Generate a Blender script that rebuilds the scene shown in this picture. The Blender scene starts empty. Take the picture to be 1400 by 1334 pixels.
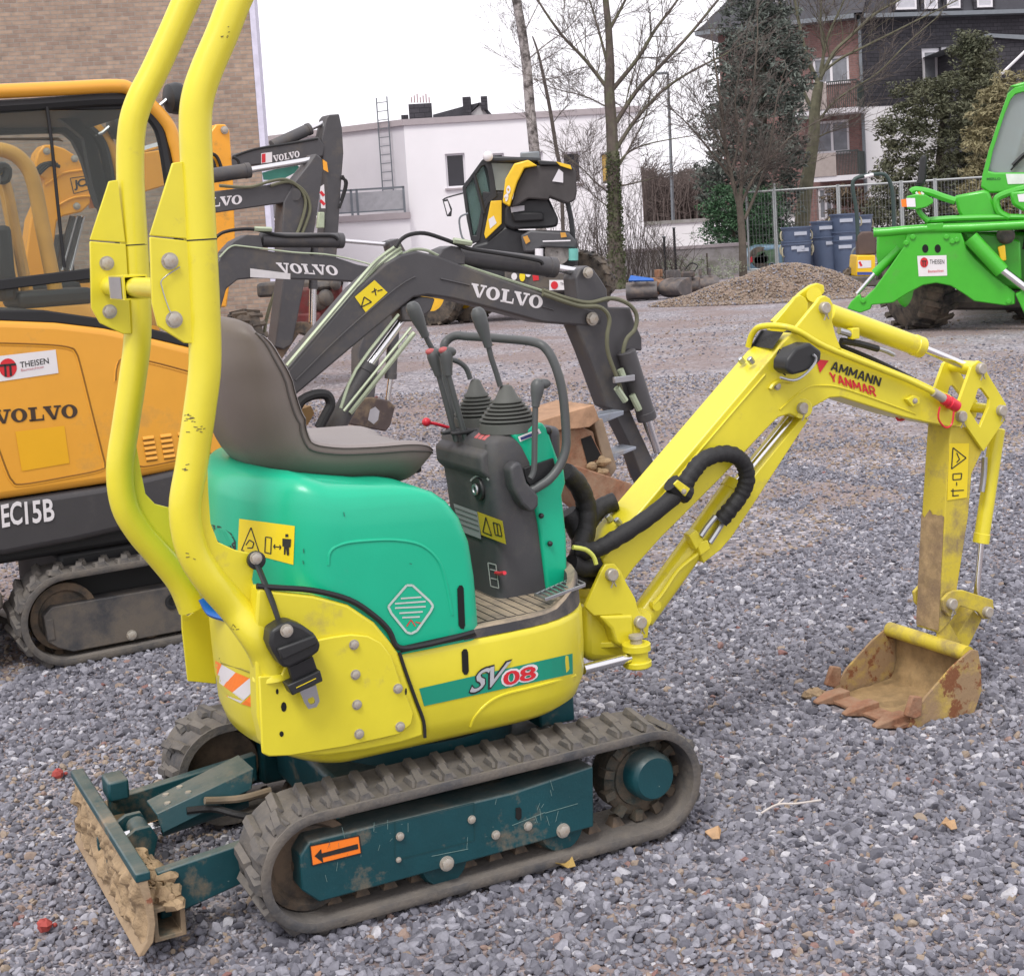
import bpy, bmesh, math, random
import numpy as np
from mathutils import Vector as V, Matrix, noise as MN
from math import sin, cos, pi, radians
random.seed(7)
rnd = random.random
def ru(a, b): return a + (b - a) * random.random()
SC = bpy.context.scene
COL = SC.collection

# ------------------------------------------------------------------ camera
IMW, IMH = 1400.0, 1334.0
CF, CCY, CH, CP, CR = 2041.0, 509.5, 1.523, .099, .062
_fw = V((0, cos(CP), -sin(CP))); _u0 = V((0, sin(CP), cos(CP))); _r0 = V((1, 0, 0))
CRT = _r0 * cos(CR) - _u0 * sin(CR)
CUP = _r0 * sin(CR) + _u0 * cos(CR)
CPOS = V((0, 0, CH))
cd = bpy.data.cameras.new('camera'); co = bpy.data.objects.new('camera', cd); COL.objects.link(co)
m = Matrix((CRT, CUP, -_fw)).transposed().to_4x4(); m.translation = CPOS
co.matrix_world = m
cd.sensor_fit = 'HORIZONTAL'; cd.sensor_width = 36
cd.lens = CF / IMW * 36
cd.shift_y = -(IMH / 2 - CCY) / IMW
cd.clip_start = .05; cd.clip_end = 900
SC.camera = co

# ------------------------------------------------------------------ sky, sun, exposure
SUN_EL, SUN_AZ = radians(58), radians(205)       # azimuth clockwise from +Y
wd = bpy.data.worlds.new("World"); SC.world = wd; wd.use_nodes = True
nt = wd.node_tree; nt.nodes.clear()
sky = nt.nodes.new('ShaderNodeTexSky'); sky.sky_type = 'NISHITA'; sky.sun_disc = False
sky.sun_elevation = SUN_EL; sky.sun_rotation = SUN_AZ; sky.dust_density = 3
hs = nt.nodes.new('ShaderNodeHueSaturation'); hs.inputs['Saturation'].default_value = .1
mx = nt.nodes.new('ShaderNodeMix'); mx.data_type = 'RGBA'; mx.inputs[0].default_value = .82
mx.inputs[7].default_value = (10.2, 9.9, 10.5, 1)   # even overcast cloud
bg = nt.nodes.new('ShaderNodeBackground'); bg.inputs[1].default_value = .118
ow = nt.nodes.new('ShaderNodeOutputWorld')
nt.links.new(sky.outputs[0], hs.inputs['Color']); nt.links.new(hs.outputs[0], mx.inputs[6])
nt.links.new(mx.outputs[2], bg.inputs[0]); nt.links.new(bg.outputs[0], ow.inputs[0])
sl = bpy.data.lights.new('sun', 'SUN'); sl.energy = 1.7; sl.angle = radians(18); sl.color = (1, .97, .92)
so = bpy.data.objects.new('sun', sl); COL.objects.link(so)
sd = V((sin(SUN_AZ) * cos(SUN_EL), cos(SUN_AZ) * cos(SUN_EL), sin(SUN_EL)))
so.rotation_euler = sd.to_track_quat('Z', 'Y').to_euler(); so.location = (0, -5, 20)
SC.view_settings.view_transform = 'Standard'; SC.view_settings.look = 'None'
SC.view_settings.exposure = 0.30; SC.view_settings.gamma = 1
SC.cycles.max_bounces = 6; SC.cycles.transparent_max_bounces = 12

# ------------------------------------------------------------------ measuring
def ray(px, py):
    return _fw + CRT * ((px - IMW / 2) / CF) - CUP * ((py - CCY) / CF)
def G(px, py, z=0.):
    d = ray(px, py); return CPOS + d * ((z - CH) / d.z)
def colat(px, dist):
    "ground point at world depth dist under image column px"
    z = 0.
    py = 300
    for _ in range(6):
        d = ray(px, py); P = CPOS + d * (dist / d.y)
        # project (P.x, P.y, 0)
        q = V((P.x, P.y, 0)) - CPOS; w = q.dot(_fw); py = CCY - CF * q.dot(CUP) / w
    d = ray(px, py); P = CPOS + d * (dist / d.y); return V((P.x, P.y, 0))
class Fr:
    def __init__(s, o, a):
        s.o = V((o[0], o[1], 0)); s.a = a; s.c = cos(a); s.s = sin(a)
        d = CPOS - s.o; s.C = V((d.x * s.c + d.y * s.s, -d.x * s.s + d.y * s.c, d.z))
    def r(s, px, py):
        d = ray(px, py); return V((d.x * s.c + d.y * s.s, -d.x * s.s + d.y * s.c, d.z))
    def y(s, px, py, y0=0.):
        d = s.r(px, py); return s.C + d * ((y0 - s.C.y) / d.y)
    def x(s, px, py, x0=0.):
        d = s.r(px, py); return s.C + d * ((x0 - s.C.x) / d.x)
    def z(s, px, py, z0=0.):
        d = s.r(px, py); return s.C + d * ((z0 - s.C.z) / d.z)
    def ys(s, pts, y0=0.): return [s.y(p[0], p[1], p[2] if len(p) > 2 else y0) for p in pts]
    def hit(s, px, py, f, off=.0015, ya=-.6, yb=.6):
        "first point where f(P)<0 along the sight line between planes y=ya and y=yb"
        d = s.r(px, py); ta = (ya - s.C.y) / d.y; tb = (yb - s.C.y) / d.y; n = 120; last = ta
        for i in range(n + 1):
            t = ta + (tb - ta) * i / n
            if f(s.C + d * t) < 0:
                a, b = last, t
                for _ in range(14):
                    mm = (a + b) / 2
                    if f(s.C + d * mm) < 0: b = mm
                    else: a = mm
                return s.C + d * (a - off / d.length)
            last = t
        return s.C + d * ((-.375 - s.C.y) / d.y)

# ------------------------------------------------------------------ materials
MATS = {}
def mat(name, rgb, rough=.5, metal=0., var=.12, vs=6., bump=.0, bs=120., dirt=None, da=0., ds=5., up=None, ua=0., coat=0., spec=.5, rust=None, ra=0., rs=9.):
    if name in MATS: return MATS[name]
    M = bpy.data.materials.new(name); M.use_nodes = True; t = M.node_tree; N = t.nodes; L = t.links
    b = N['Principled BSDF']; b.inputs['Roughness'].default_value = rough; b.inputs['Metallic'].default_value = metal
    b.inputs['Specular IOR Level'].default_value = spec
    if coat: b.inputs['Coat Weight'].default_value = coat; b.inputs['Coat Roughness'].default_value = .12
    tc = N.new('ShaderNodeTexCoord')
    def noise(sc, det=5, ro=.6):
        n = N.new('ShaderNodeTexNoise'); n.inputs['Scale'].default_value = sc; n.inputs['Detail'].default_value = det
        n.inputs['Roughness'].default_value = ro; L.new(tc.outputs['Object'], n.inputs['Vector']); return n
    def ramp(src, lo, hi):
        r = N.new('ShaderNodeMapRange'); r.inputs[1].default_value = lo; r.inputs[2].default_value = hi
        L.new(src, r.inputs[0]); return r.outputs[0]
    def mix(fac, a, bcol):
        x = N.new('ShaderNodeMix'); x.data_type = 'RGBA'
        if hasattr(fac, 'type') and not isinstance(fac, float): L.new(fac, x.inputs[0])
        else: x.inputs[0].default_value = fac
        if isinstance(a, tuple): x.inputs[6].default_value = (*a[:3], 1)
        else: L.new(a, x.inputs[6])
        if isinstance(bcol, tuple): x.inputs[7].default_value = (*bcol[:3], 1)
        else: L.new(bcol, x.inputs[7])
        return x.outputs[2]
    def mul(a, k):
        x = N.new('ShaderNodeMath'); x.operation = 'MULTIPLY'; L.new(a, x.inputs[0])
        if isinstance(k, float): x.inputs[1].default_value = k
        else: L.new(k, x.inputs[1])
        return x.outputs[0]
    n1 = noise(vs)
    c = mix(ramp(n1.outputs[0], .3, .7), tuple(k * (1 - var) for k in rgb), tuple(min(1, k * (1 + var)) for k in rgb))
    rf = None
    if dirt:
        n2 = noise(ds, 8, .7)
        f = ramp(n2.outputs[0], .62 - da * .45, .78 - da * .35); c = mix(f, c, dirt); rf = f
    if rust:
        n4 = noise(rs, 10, .75)
        f = ramp(n4.outputs[0], .70 - ra * .4, .74 - ra * .4); c = mix(f, c, rust); rf = rf or f
    if up:
        g = N.new('ShaderNodeNewGeometry'); sx = N.new('ShaderNodeSeparateXYZ'); L.new(g.outputs['Normal'], sx.inputs[0])
        n3 = noise(11., 7, .7)
        f = mul(mul(ramp(sx.outputs[2], .35, .8), ramp(n3.outputs[0], .25, .6)), float(ua)); c = mix(f, c, up)
    L.new(c, b.inputs['Base Color'])
    if rf is not None:
        rr = N.new('ShaderNodeMapRange'); rr.inputs[3].default_value = rough; rr.inputs[4].default_value = .9
        L.new(rf, rr.inputs[0]); L.new(rr.outputs[0], b.inputs['Roughness'])
        if metal:
            mm = N.new('ShaderNodeMapRange'); mm.inputs[3].default_value = metal; mm.inputs[4].default_value = 0
            L.new(rf, mm.inputs[0]); L.new(mm.outputs[0], b.inputs['Metallic'])
    if bump:
        nb = noise(bs, 4, .6); bp = N.new('ShaderNodeBump'); bp.inputs['Strength'].default_value = 1; bp.inputs['Distance'].default_value = bump
        L.new(nb.outputs[0], bp.inputs['Height']); L.new(bp.outputs[0], b.inputs['Normal'])
    MATS[name] = M; return M
MUD = (.22, .16, .10); DUST = (.30, .26, .21)
m_yel = mat('yellow_paint', (.70, .61, .030), .36, var=.06, coat=.25, dirt=(.42, .34, .09), da=.03, ds=5, bump=.0002, bs=300, rust=(.16, .11, .04), ra=.03, rs=38)
m_yeld = mat('yellow_paint_worn', (.60, .48, .04), .5, var=.1, dirt=MUD, da=.38, ds=6, rust=(.1, .06, .03), ra=.12, rs=22, bump=.0006, bs=150)
m_bucket = mat('bucket_worn_paint', (.50, .36, .07), .7, var=.25, vs=14, dirt=(.30, .20, .11), da=.75, ds=9, rust=(.20, .075, .03), ra=.42, rs=12, bump=.0025, bs=70)
m_rust = mat('rusty_steel', (.24, .11, .06), .85, var=.35, vs=18, dirt=(.30, .19, .12), da=.5, ds=10, bump=.003, bs=80)
m_grn = mat('green_plastic', (.004, .42, .235), .34, var=.04, coat=.12, dirt=(.05, .38, .24), da=.05, ds=7, bump=.00015, bs=200)
m_teal = mat('dark_teal_paint', (.006, .056, .068), .42, var=.2, dirt=MUD, da=.14, ds=7, rust=(.35, .42, .38), ra=.10, rs=45, up=DUST, ua=.35, bump=.0006, bs=90)
m_seal = mat('black_rubber_seal', (.012, .012, .014), .6, var=.1)
m_grey = mat('console_grey_plastic', (.055, .055, .06), .55, var=.1, bump=.0004, bs=400, dirt=(.09, .085, .08), da=.3, ds=6)
m_lever = mat('lever_grey', (.075, .08, .08), .45, var=.08)
m_bell = mat('bellows_rubber', (.085, .088, .08), .65, var=.1)
m_seat = mat('seat_brown_vinyl', (.145, .12, .105), .5, var=.06, bump=.0003, bs=500)
m_mat = mat('floor_mat_rubber', (.05, .05, .055), .75, var=.15, dirt=(.16, .14, .12), da=.4, up=(.34, .27, .19), ua=1., bump=.0008, bs=200)
m_chrome = mat('chrome_rod', (.75, .75, .76), .16, 1., var=.03)
m_bolt = mat('bolt_zinc', (.42, .39, .34), .45, .35, var=.2, vs=40, dirt=(.28, .2, .13), da=.2, ds=40)
m_steel = mat('bare_steel', (.45, .46, .48), .35, .9, var=.1)
m_rub = mat('track_rubber', (.060, .060, .064), .8, var=.25, vs=12, dirt=(.135, .118, .10), da=.55, ds=7, up=(.19, .17, .15), ua=.6, bump=.003, bs=70)
m_rubdark = mat('track_rubber_inner', (.05, .048, .045), .85, var=.2, dirt=(.17, .12, .08), da=.6, ds=9, bump=.002, bs=60)
m_hose = mat('hydraulic_hose_black', (.012, .012, .013), .62, var=.2, bump=.0015, bs=160)
m_blk = mat('black_plastic', (.018, .019, .02), .45, var=.1)
m_hole = mat('dark_hole', (.006, .006, .006), .9)
m_red = mat('red_plastic', (.62, .02, .04), .35, var=.08)
m_pinkred = mat('faded_red', (.45, .10, .10), .5)
m_orng = mat('orange_film', (.95, .22, .02), .4, var=.03)
m_wht = mat('white_film', (.72, .69, .70), .4, var=.04)
m_ylab = mat('yellow_label', (.80, .62, .015), .45, var=.03)
m_ink = mat('black_ink', (.02, .02, .02), .5)
m_inkr = mat('red_ink', (.60, .02, .03), .45)
m_silver = mat('silver_ink', (.42, .43, .45), .4)
m_mud = mat('dried_mud', (.31, .22, .13), .95, var=.35, vs=24, bump=.007, bs=55)
m_volvo = mat('orange_yellow_paint', (.76, .35, .035), .42, var=.04, dirt=(.5, .27, .06), da=.15, ds=3, coat=.15, bump=.0002, bs=250)
m_boomg = mat('dark_grey_boom_paint', (.064, .062, .066), .5, var=.1, dirt=(.12, .105, .09), da=.25, ds=4, bump=.0004, bs=200)
m_skirt = mat('dark_grey_skirt', (.05, .047, .05), .5, var=.08, dirt=(.10, .09, .08), da=.25, ds=3)
m_line = mat('pale_green_pipe', (.42, .48, .34), .35, .3, var=.15)
m_jcb = mat('orange_paint', (.85, .36, .015), .4, var=.05, coat=.2, dirt=(.4, .22, .05), da=.15)
m_mgrn = mat('bright_green_paint', (.05, .42, .02), .38, var=.06, coat=.3, dirt=(.08, .3, .04), da=.15, ds=3)
m_ldy = mat('loader_yellow_paint', (.80, .50, .012), .4, var=.05, coat=.2)
m_tyre = mat('tyre_rubber', (.035, .034, .034), .85, var=.3, vs=8, dirt=(.15, .12, .09), da=.5, ds=4, bump=.004, bs=30)
m_blue = mat('blue_plastic', (.02, .12, .45), .4)

def glass_mat(name, tint, opac=.25, rough=.03):
    M = bpy.data.materials.new(name); M.use_nodes = True; t = M.node_tree; N = t.nodes; L = t.links; N.clear()
    o = N.new('ShaderNodeOutputMaterial'); tr = N.new('ShaderNodeBsdfTransparent'); tr.inputs[0].default_value = (*tint, 1)
    p = N.new('ShaderNodeBsdfPrincipled'); p.inputs['Base Color'].default_value = (*[k * .45 for k in tint], 1); p.inputs['Roughness'].default_value = rough
    fr = N.new('ShaderNodeFresnel'); fr.inputs[0].default_value = 1.5
    ad = N.new('ShaderNodeMath'); ad.operation = 'ADD'; ad.inputs[1].default_value = opac; ad.use_clamp = True; L.new(fr.outputs[0], ad.inputs[0])
    mi = N.new('ShaderNodeMixShader'); L.new(ad.outputs[0], mi.inputs[0]); L.new(tr.outputs[0], mi.inputs[1]); L.new(p.outputs[0], mi.inputs[2])
    L.new(mi.outputs[0], o.inputs[0]); return M
m_glass = glass_mat('cab_glass', (.80, .83, .80), .06)
m_glteal = glass_mat('teal_cab_glass', (.50, .78, .72), .30)
m_glpale = glass_mat('pale_cab_glass', (.72, .82, .80), .55, .15)

# ------------------------------------------------------------------ mesh building
from mathutils.bvhtree import BVHTree
def bvh(o): return BVHTree.FromPolygons([v.co.copy() for v in o.data.vertices], [tuple(p.vertices) for p in o.data.polygons])
def onm(F, tree, off=.002):
    "puts a picture point on a built part (local coordinates)"
    def f(px, py):
        d = F.r(px, py).normalized(); h = tree.ray_cast(F.C, d)
        if h[0] is None:
            n = tree.find_nearest(F.y(px, py, -.375)); return n[0] - d * off
        return h[0] - d * off
    return f
class MB:
    def __init__(s): s.v = []; s.f = []
    def add(s, vs, fs):
        k = len(s.v); s.v += [tuple(p) for p in vs]; s.f += [tuple(i + k for i in f) for f in fs]; return s
    def prism(s, pts, d):
        n = len(pts); d = V(d); a = [V(p) for p in pts]; b = [p + d for p in a]
        return s.add(a + b, [tuple(range(n))[::-1], tuple(range(n, 2 * n))] + [(i, (i + 1) % n, n + (i + 1) % n, n + i) for i in range(n)])
    def prismy(s, pts, y0, y1):
        return s.prism([V((p[0], y0, p[2])) for p in pts], (0, y1 - y0, 0))
    def frame(s, outer, inner, d):
        n = len(outer); d = V(d); o = [V(p) for p in outer]; i_ = [V(p) for p in inner]; vs = o + i_ + [p + d for p in o] + [p + d for p in i_]; fs = []
        for i in range(n):
            j = (i + 1) % n
            fs += [(i, j, n + j, n + i), (2 * n + i, 2 * n + j, 3 * n + j, 3 * n + i), (i, j, 2 * n + j, 2 * n + i), (n + i, n + j, 3 * n + j, 3 * n + i)]
        return s.add(vs, fs)
    def box(s, a, b, R=None):
        x0, y0, z0 = a; x1, y1, z1 = b
        vs = [V((x, y, z)) for z in (z0, z1) for y in (y0, y1) for x in (x0, x1)]
        if R is not None: vs = [R @ v for v in vs]
        return s.add(vs, [(0, 2, 3, 1), (4, 5, 7, 6), (0, 1, 5, 4), (2, 6, 7, 3), (0, 4, 6, 2), (1, 3, 7, 5)])
    def loft(s, rings, cap0=True, cap1=True, closed=True):
        k = len(rings[0]); vs = [p for r in rings for p in r]; fs = []
        for i in range(len(rings) - 1):
            for j in range(k if closed else k - 1):
                fs.append((i * k + j, i * k + (j + 1) % k, (i + 1) * k + (j + 1) % k, (i + 1) * k + j))
        if cap0: fs.append(tuple(range(k))[::-1])
        if cap1: fs.append(tuple((len(rings) - 1) * k + j for j in range(k)))
        return s.add(vs, fs)
    def tube(s, path, r, n=10, sm=0, flat=1.):
        P = [V(p) for p in path]
        if sm: P = spl(P, sm)
        rs = r if isinstance(r, (list, tuple)) else None
        T = [(P[min(i + 1, len(P) - 1)] - P[max(i - 1, 0)]).normalized() for i in range(len(P))]
        a = T[0].orthogonal().normalized(); rings = []
        for i, p in enumerate(P):
            a = (a - T[i] * a.dot(T[i])).normalized(); b = T[i].cross(a)
            if rs:
                q = i / (len(P) - 1) * (len(rs) - 1); k = min(int(q), len(rs) - 2); rr = rs[k] + (rs[k + 1] - rs[k]) * (q - k)
            else: rr = r
            rings.append([p + (a * cos(2 * pi * j / n) + b * sin(2 * pi * j / n) * flat) * rr for j in range(n)])
        return s.loft(rings)
    def cyl(s, p0, p1, r0, r1=None, n=20):
        return s.tube([p0, p1], [r0, r0 if r1 is None else r1], n)
    def lathe(s, o, ax, prof, n=24, ang=0., caps=True):
        o = V(o); ax = V(ax).normalized(); a = ax.orthogonal().normalized(); b = ax.cross(a)
        return s.loft([[o + ax * t + (a * cos(2 * pi * j / n + ang) + b * sin(2 * pi * j / n + ang)) * max(r, 1e-5) for j in range(n)] for t, r in prof], caps, caps)
    def ell(s, c, rx, ry=None, rz=None, n=14):
        ry = ry or rx; rz = rz or rx; c = V(c)
        rings = [[c + V((rx * sin(pi * i / n) * cos(2 * pi * j / n), ry * sin(pi * i / n) * sin(2 * pi * j / n), rz * cos(pi * i / n))) for j in range(n)] for i in range(n + 1)]
        rings[0] = [c + V((1e-5 * cos(2 * pi * j / n), 1e-5 * sin(2 * pi * j / n), rz)) for j in range(n)]
        rings[-1] = [c + V((1e-5 * cos(2 * pi * j / n), 1e-5 * sin(2 * pi * j / n), -rz)) for j in range(n)]
        return s.loft(rings)
    def quad(s, a, b, c, d): return s.add([a, b, c, d], [(0, 1, 2, 3)])
    def mesh(s, name, m, ang=35, rec=True):
        me = bpy.data.meshes.new(name); me.from_pydata(s.v, [], s.f)
        if rec:
            bm = bmesh.new(); bm.from_mesh(me); bmesh.ops.recalc_face_normals(bm, faces=bm.faces); bm.to_mesh(me); bm.free()
        if ang:
            me.polygons.foreach_set('use_smooth', [True] * len(me.polygons)); me.set_sharp_from_angle(angle=radians(ang))
        me.materials.append(m); me.update(); return me
    def build(s, name, m, parent=None, bev=0., ang=35, seg=2, loc=None, label=None, kind=None, rec=True):
        o = bpy.data.objects.new(name, s.mesh(name, m, ang, rec)); COL.objects.link(o)
        if parent is not None: o.parent = parent
        if loc is not None: o.location = loc
        if bev:
            b = o.modifiers.new('bevel', 'BEVEL'); b.width = bev; b.segments = seg; b.limit_method = 'ANGLE'; b.angle_limit = radians(32)
        if label: o['label'] = label
        if kind: o['kind'] = kind
        return o
def spl(P, k):
    P = [V(p) for p in P]; o = []
    for i in range(len(P) - 1):
        p0 = P[max(i - 1, 0)]; p1 = P[i]; p2 = P[i + 1]; p3 = P[min(i + 2, len(P) - 1)]
        for j in range(k):
            t = j / k
            o.append(.5 * ((2 * p1) + (p2 - p0) * t + (2 * p0 - 5 * p1 + 4 * p2 - p3) * t * t + (3 * p1 - p0 - 3 * p2 + p3) * t ** 3))
    return o + [P[-1]]
def inst(name, me, parent, M):
    o = bpy.data.objects.new(name, me); COL.objects.link(o); o.parent = parent; o.matrix_local = M; return o
def tag(o, label, cat, group=None, kind=None):
    if label: o['label'] = label
    if cat: o['category'] = cat
    if group: o['group'] = group
    if kind: o['kind'] = kind
    return o
def thing(name, fr, label, cat, group=None):
    o = bpy.data.objects.new(name, None); COL.objects.link(o); o.location = fr.o; o.rotation_euler = (0, 0, fr.a); o.empty_display_size = .2
    return tag(o, label, cat, group)
def mb(): return MB()
def P_y(F, pts, y0, y1, name, m, par, bev=0., **k):
    "side outline drawn at plane y0, extruded to y1"
    return mb().prismy(F.ys(pts, y0), y0, y1).build(name, m, par, bev, **k)
def bolt_mesh(r=.012, h=.008, m=None, wash=True):
    b = mb()
    if wash: b.lathe((0, 0, 0), (0, -1, 0), [(-.002, r * 1.22), (h * .2, r * 1.22)], 16)
    b.lathe((0, 0, 0), (0, -1, 0), [(h * .25, r), (h * .85, r), (h, r * .8)], 6, ru(0, 1)); return b.mesh('bolt', m or m_bolt, 30)
BOLT = None
def bolt(par, P, r=.012, me=None, name='bolt'):
    global BOLT
    if BOLT is None: BOLT = bolt_mesh(.012)
    return inst(name, me or BOLT, par, Matrix.Translation(P) @ Matrix.Rotation(ru(0, 1), 4, 'Y') @ Matrix.Scale(r / .0135, 4))
def pin_mesh():
    b = mb(); b.lathe((0, 0, 0), (0, -1, 0), [(-.01, .017), (.012, .017), (.015, .014)], 18)
    b.tube([V((-.004, -.008, 0)), V((-.001, -.01, -.022)), V((-.006, -.008, -.034))], .0022, 5); b.tube([V((.004, -.008, 0)), V((.004, -.01, -.022)), V((.01, -.008, -.032))], .0022, 5)
    return b.mesh('pin', m_bolt, 30)

# ------------------------------------------------------------------ lettering
_tc = {}
def glyphs(txt, off=.0, shear=0., space=1.):
    cu = bpy.data.curves.new('t', 'FONT'); cu.body = txt; cu.offset = off; cu.shear = shear; cu.space_character = space; cu.resolution_u = 3
    o = bpy.data.objects.new('t', cu); COL.objects.link(o); dg = bpy.context.evaluated_depsgraph_get(); dg.update()
    me = bpy.data.meshes.new_from_object(o.evaluated_get(dg)); vs = [tuple(v.co) for v in me.vertices]; fs = [tuple(p.vertices) for p in me.polygons]
    bpy.data.objects.remove(o); bpy.data.curves.remove(cu); bpy.data.meshes.remove(me)
    xs = [v[0] for v in vs]; ys = [v[1] for v in vs]; x0, x1, y0, y1 = min(xs), max(xs), min(ys), max(ys)
    return [((x - x0) / (x1 - x0), (y - y0) / (y1 - y0)) for x, y, _ in vs], fs
def slab():
    "the slab-serif word VOLVO as quads in the unit square"
    vs = []; fs = []
    def q(*p):
        k = len(vs); vs.extend(p); fs.append(tuple(range(k, k + len(p))))
    def Vg(x):
        q((x, .86), (x + .55, .86), (x + .55, 1), (x, 1)); q((x + .72, .86), (x + 1.22, .86), (x + 1.22, 1), (x + .72, 1))
        q((x + .07, .87), (x + .74, 0), (x + .56, 0)); q((x + .07, .87), (x + .44, .87), (x + .74, .12), (x + .74, 0)); q((x + .60, 0), (x + .78, 0), (x + 1.08, .87), (x + .93, .87))
    def O(x):
        n = 20
        for i in range(n):
            a, b = 2 * pi * i / n, 2 * pi * (i + 1) / n
            q((x + .55 + .55 * cos(a), .5 + .5 * sin(a)), (x + .55 + .55 * cos(b), .5 + .5 * sin(b)), (x + .55 + .23 * cos(b), .5 + .37 * sin(b)), (x + .55 + .23 * cos(a), .5 + .37 * sin(a)))
    def Lg(x):
        q((x, .86), (x + .6, .86), (x + .6, 1), (x, 1)); q((x + .14, 0), (x + .46, 0), (x + .46, .9), (x + .14, .9)); q((x, 0), (x + 1.02, 0), (x + 1.02, .14), (x, .14)); q((x + .90, .1), (x + 1.02, .1), (x + 1.02, .42), (x + .94, .42))
    Vg(0); O(1.2); Lg(2.4); Vg(3.42); O(4.62)
    return [(x / 5.72, y) for x, y in vs], fs
def word(txt, p00, p10, p01, f, m, par, name='lettering', off=.0, shear=0., space=1.):
    "lettering in the picture parallelogram p00 (lower left) p10 (lower right) p01 (upper left), put on the surface f(px,py)"
    vs, fs = slab() if txt == '#V' else glyphs(txt, off, shear, space)
    b = mb(); b.add([f(p00[0] + u * (p10[0] - p00[0]) + v * (p01[0] - p00[0]), p00[1] + u * (p10[1] - p00[1]) + v * (p01[1] - p00[1])) for u, v in vs], fs)
    return b.build(name, m, par, ang=0, rec=False)
def sheet(q, f, m, par, name, nu=6, nv=3):
    "printed sheet over the picture quad q (4 corners in order)"
    b = mb(); P = []
    for j in range(nv + 1):
        for i in range(nu + 1):
            u, v = i / nu, j / nv
            x = (1 - u) * (1 - v) * q[0][0] + u * (1 - v) * q[1][0] + u * v * q[2][0] + (1 - u) * v * q[3][0]
            y = (1 - u) * (1 - v) * q[0][1] + u * (1 - v) * q[1][1] + u * v * q[2][1] + (1 - u) * v * q[3][1]
            P.append(f(x, y))
    b.add(P, [(j * (nu + 1) + i, j * (nu + 1) + i + 1, (j + 1) * (nu + 1) + i + 1, (j + 1) * (nu + 1) + i) for j in range(nv) for i in range(nu)])
    return b.build(name, m, par, ang=0, rec=False)
def strokes(segs, w, f, m, par, name='print'):
    "printed lines: list of picture polylines of width w"
    b = mb()
    for sg in segs:
        for (x0, y0), (x1, y1) in zip(sg[:-1], sg[1:]):
            L = math.hypot(x1 - x0, y1 - y0) or 1; nx, ny = -(y1 - y0) / L * w / 2, (x1 - x0) / L * w / 2
            b.add([f(x0 + nx, y0 + ny), f(x1 + nx, y1 + ny), f(x1 - nx, y1 - ny), f(x0 - nx, y0 - ny)], [(0, 1, 2, 3)])
    return b.build(name, m, par, ang=0, rec=False)
GL_ = {'A': [[(0, 0), (.42, 1), (.58, 1), (1, 0)], [(.2, .32), (.8, .32)]], 'M': [[(0, 0), (.04, 1), (.5, .25), (.96, 1), (1, 0)]], 'N': [[(0, 0), (0, 1), (.95, 0), (.95, 1)]],
       'Y': [[(0, 1), (.5, .45), (1, 1)], [(.5, .45), (.5, 0)]], 'R': [[(0, 0), (0, 1), (.7, 1), (.9, .85), (.9, .62), (.7, .48), (0, .48)], [(.5, .48), (.95, 0)]]}
def stroke_word(txt, p00, p10, p01, w, f, m, par):
    "bold sans lettering drawn with strokes in the picture parallelogram"
    wd_ = {'M': 1.25}; tot = sum(wd_.get(c, 1.) for c in txt) + .42 * (len(txt) - 1); x = 0; sg = []
    for c in txt:
        k = wd_.get(c, 1.)
        for ln in GL_[c]: sg.append([(p00[0] + (x + a * k) / tot * (p10[0] - p00[0]) + b_ * (p01[0] - p00[0]), p00[1] + (x + a * k) / tot * (p10[1] - p00[1]) + b_ * (p01[1] - p00[1])) for a, b_ in ln])
        x += k + .42
    return strokes(sg, w, f, m, par, 'lettering')
def on_y(F, y0, off=.002): return lambda px, py: F.y(px, py, y0 - off)
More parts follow.
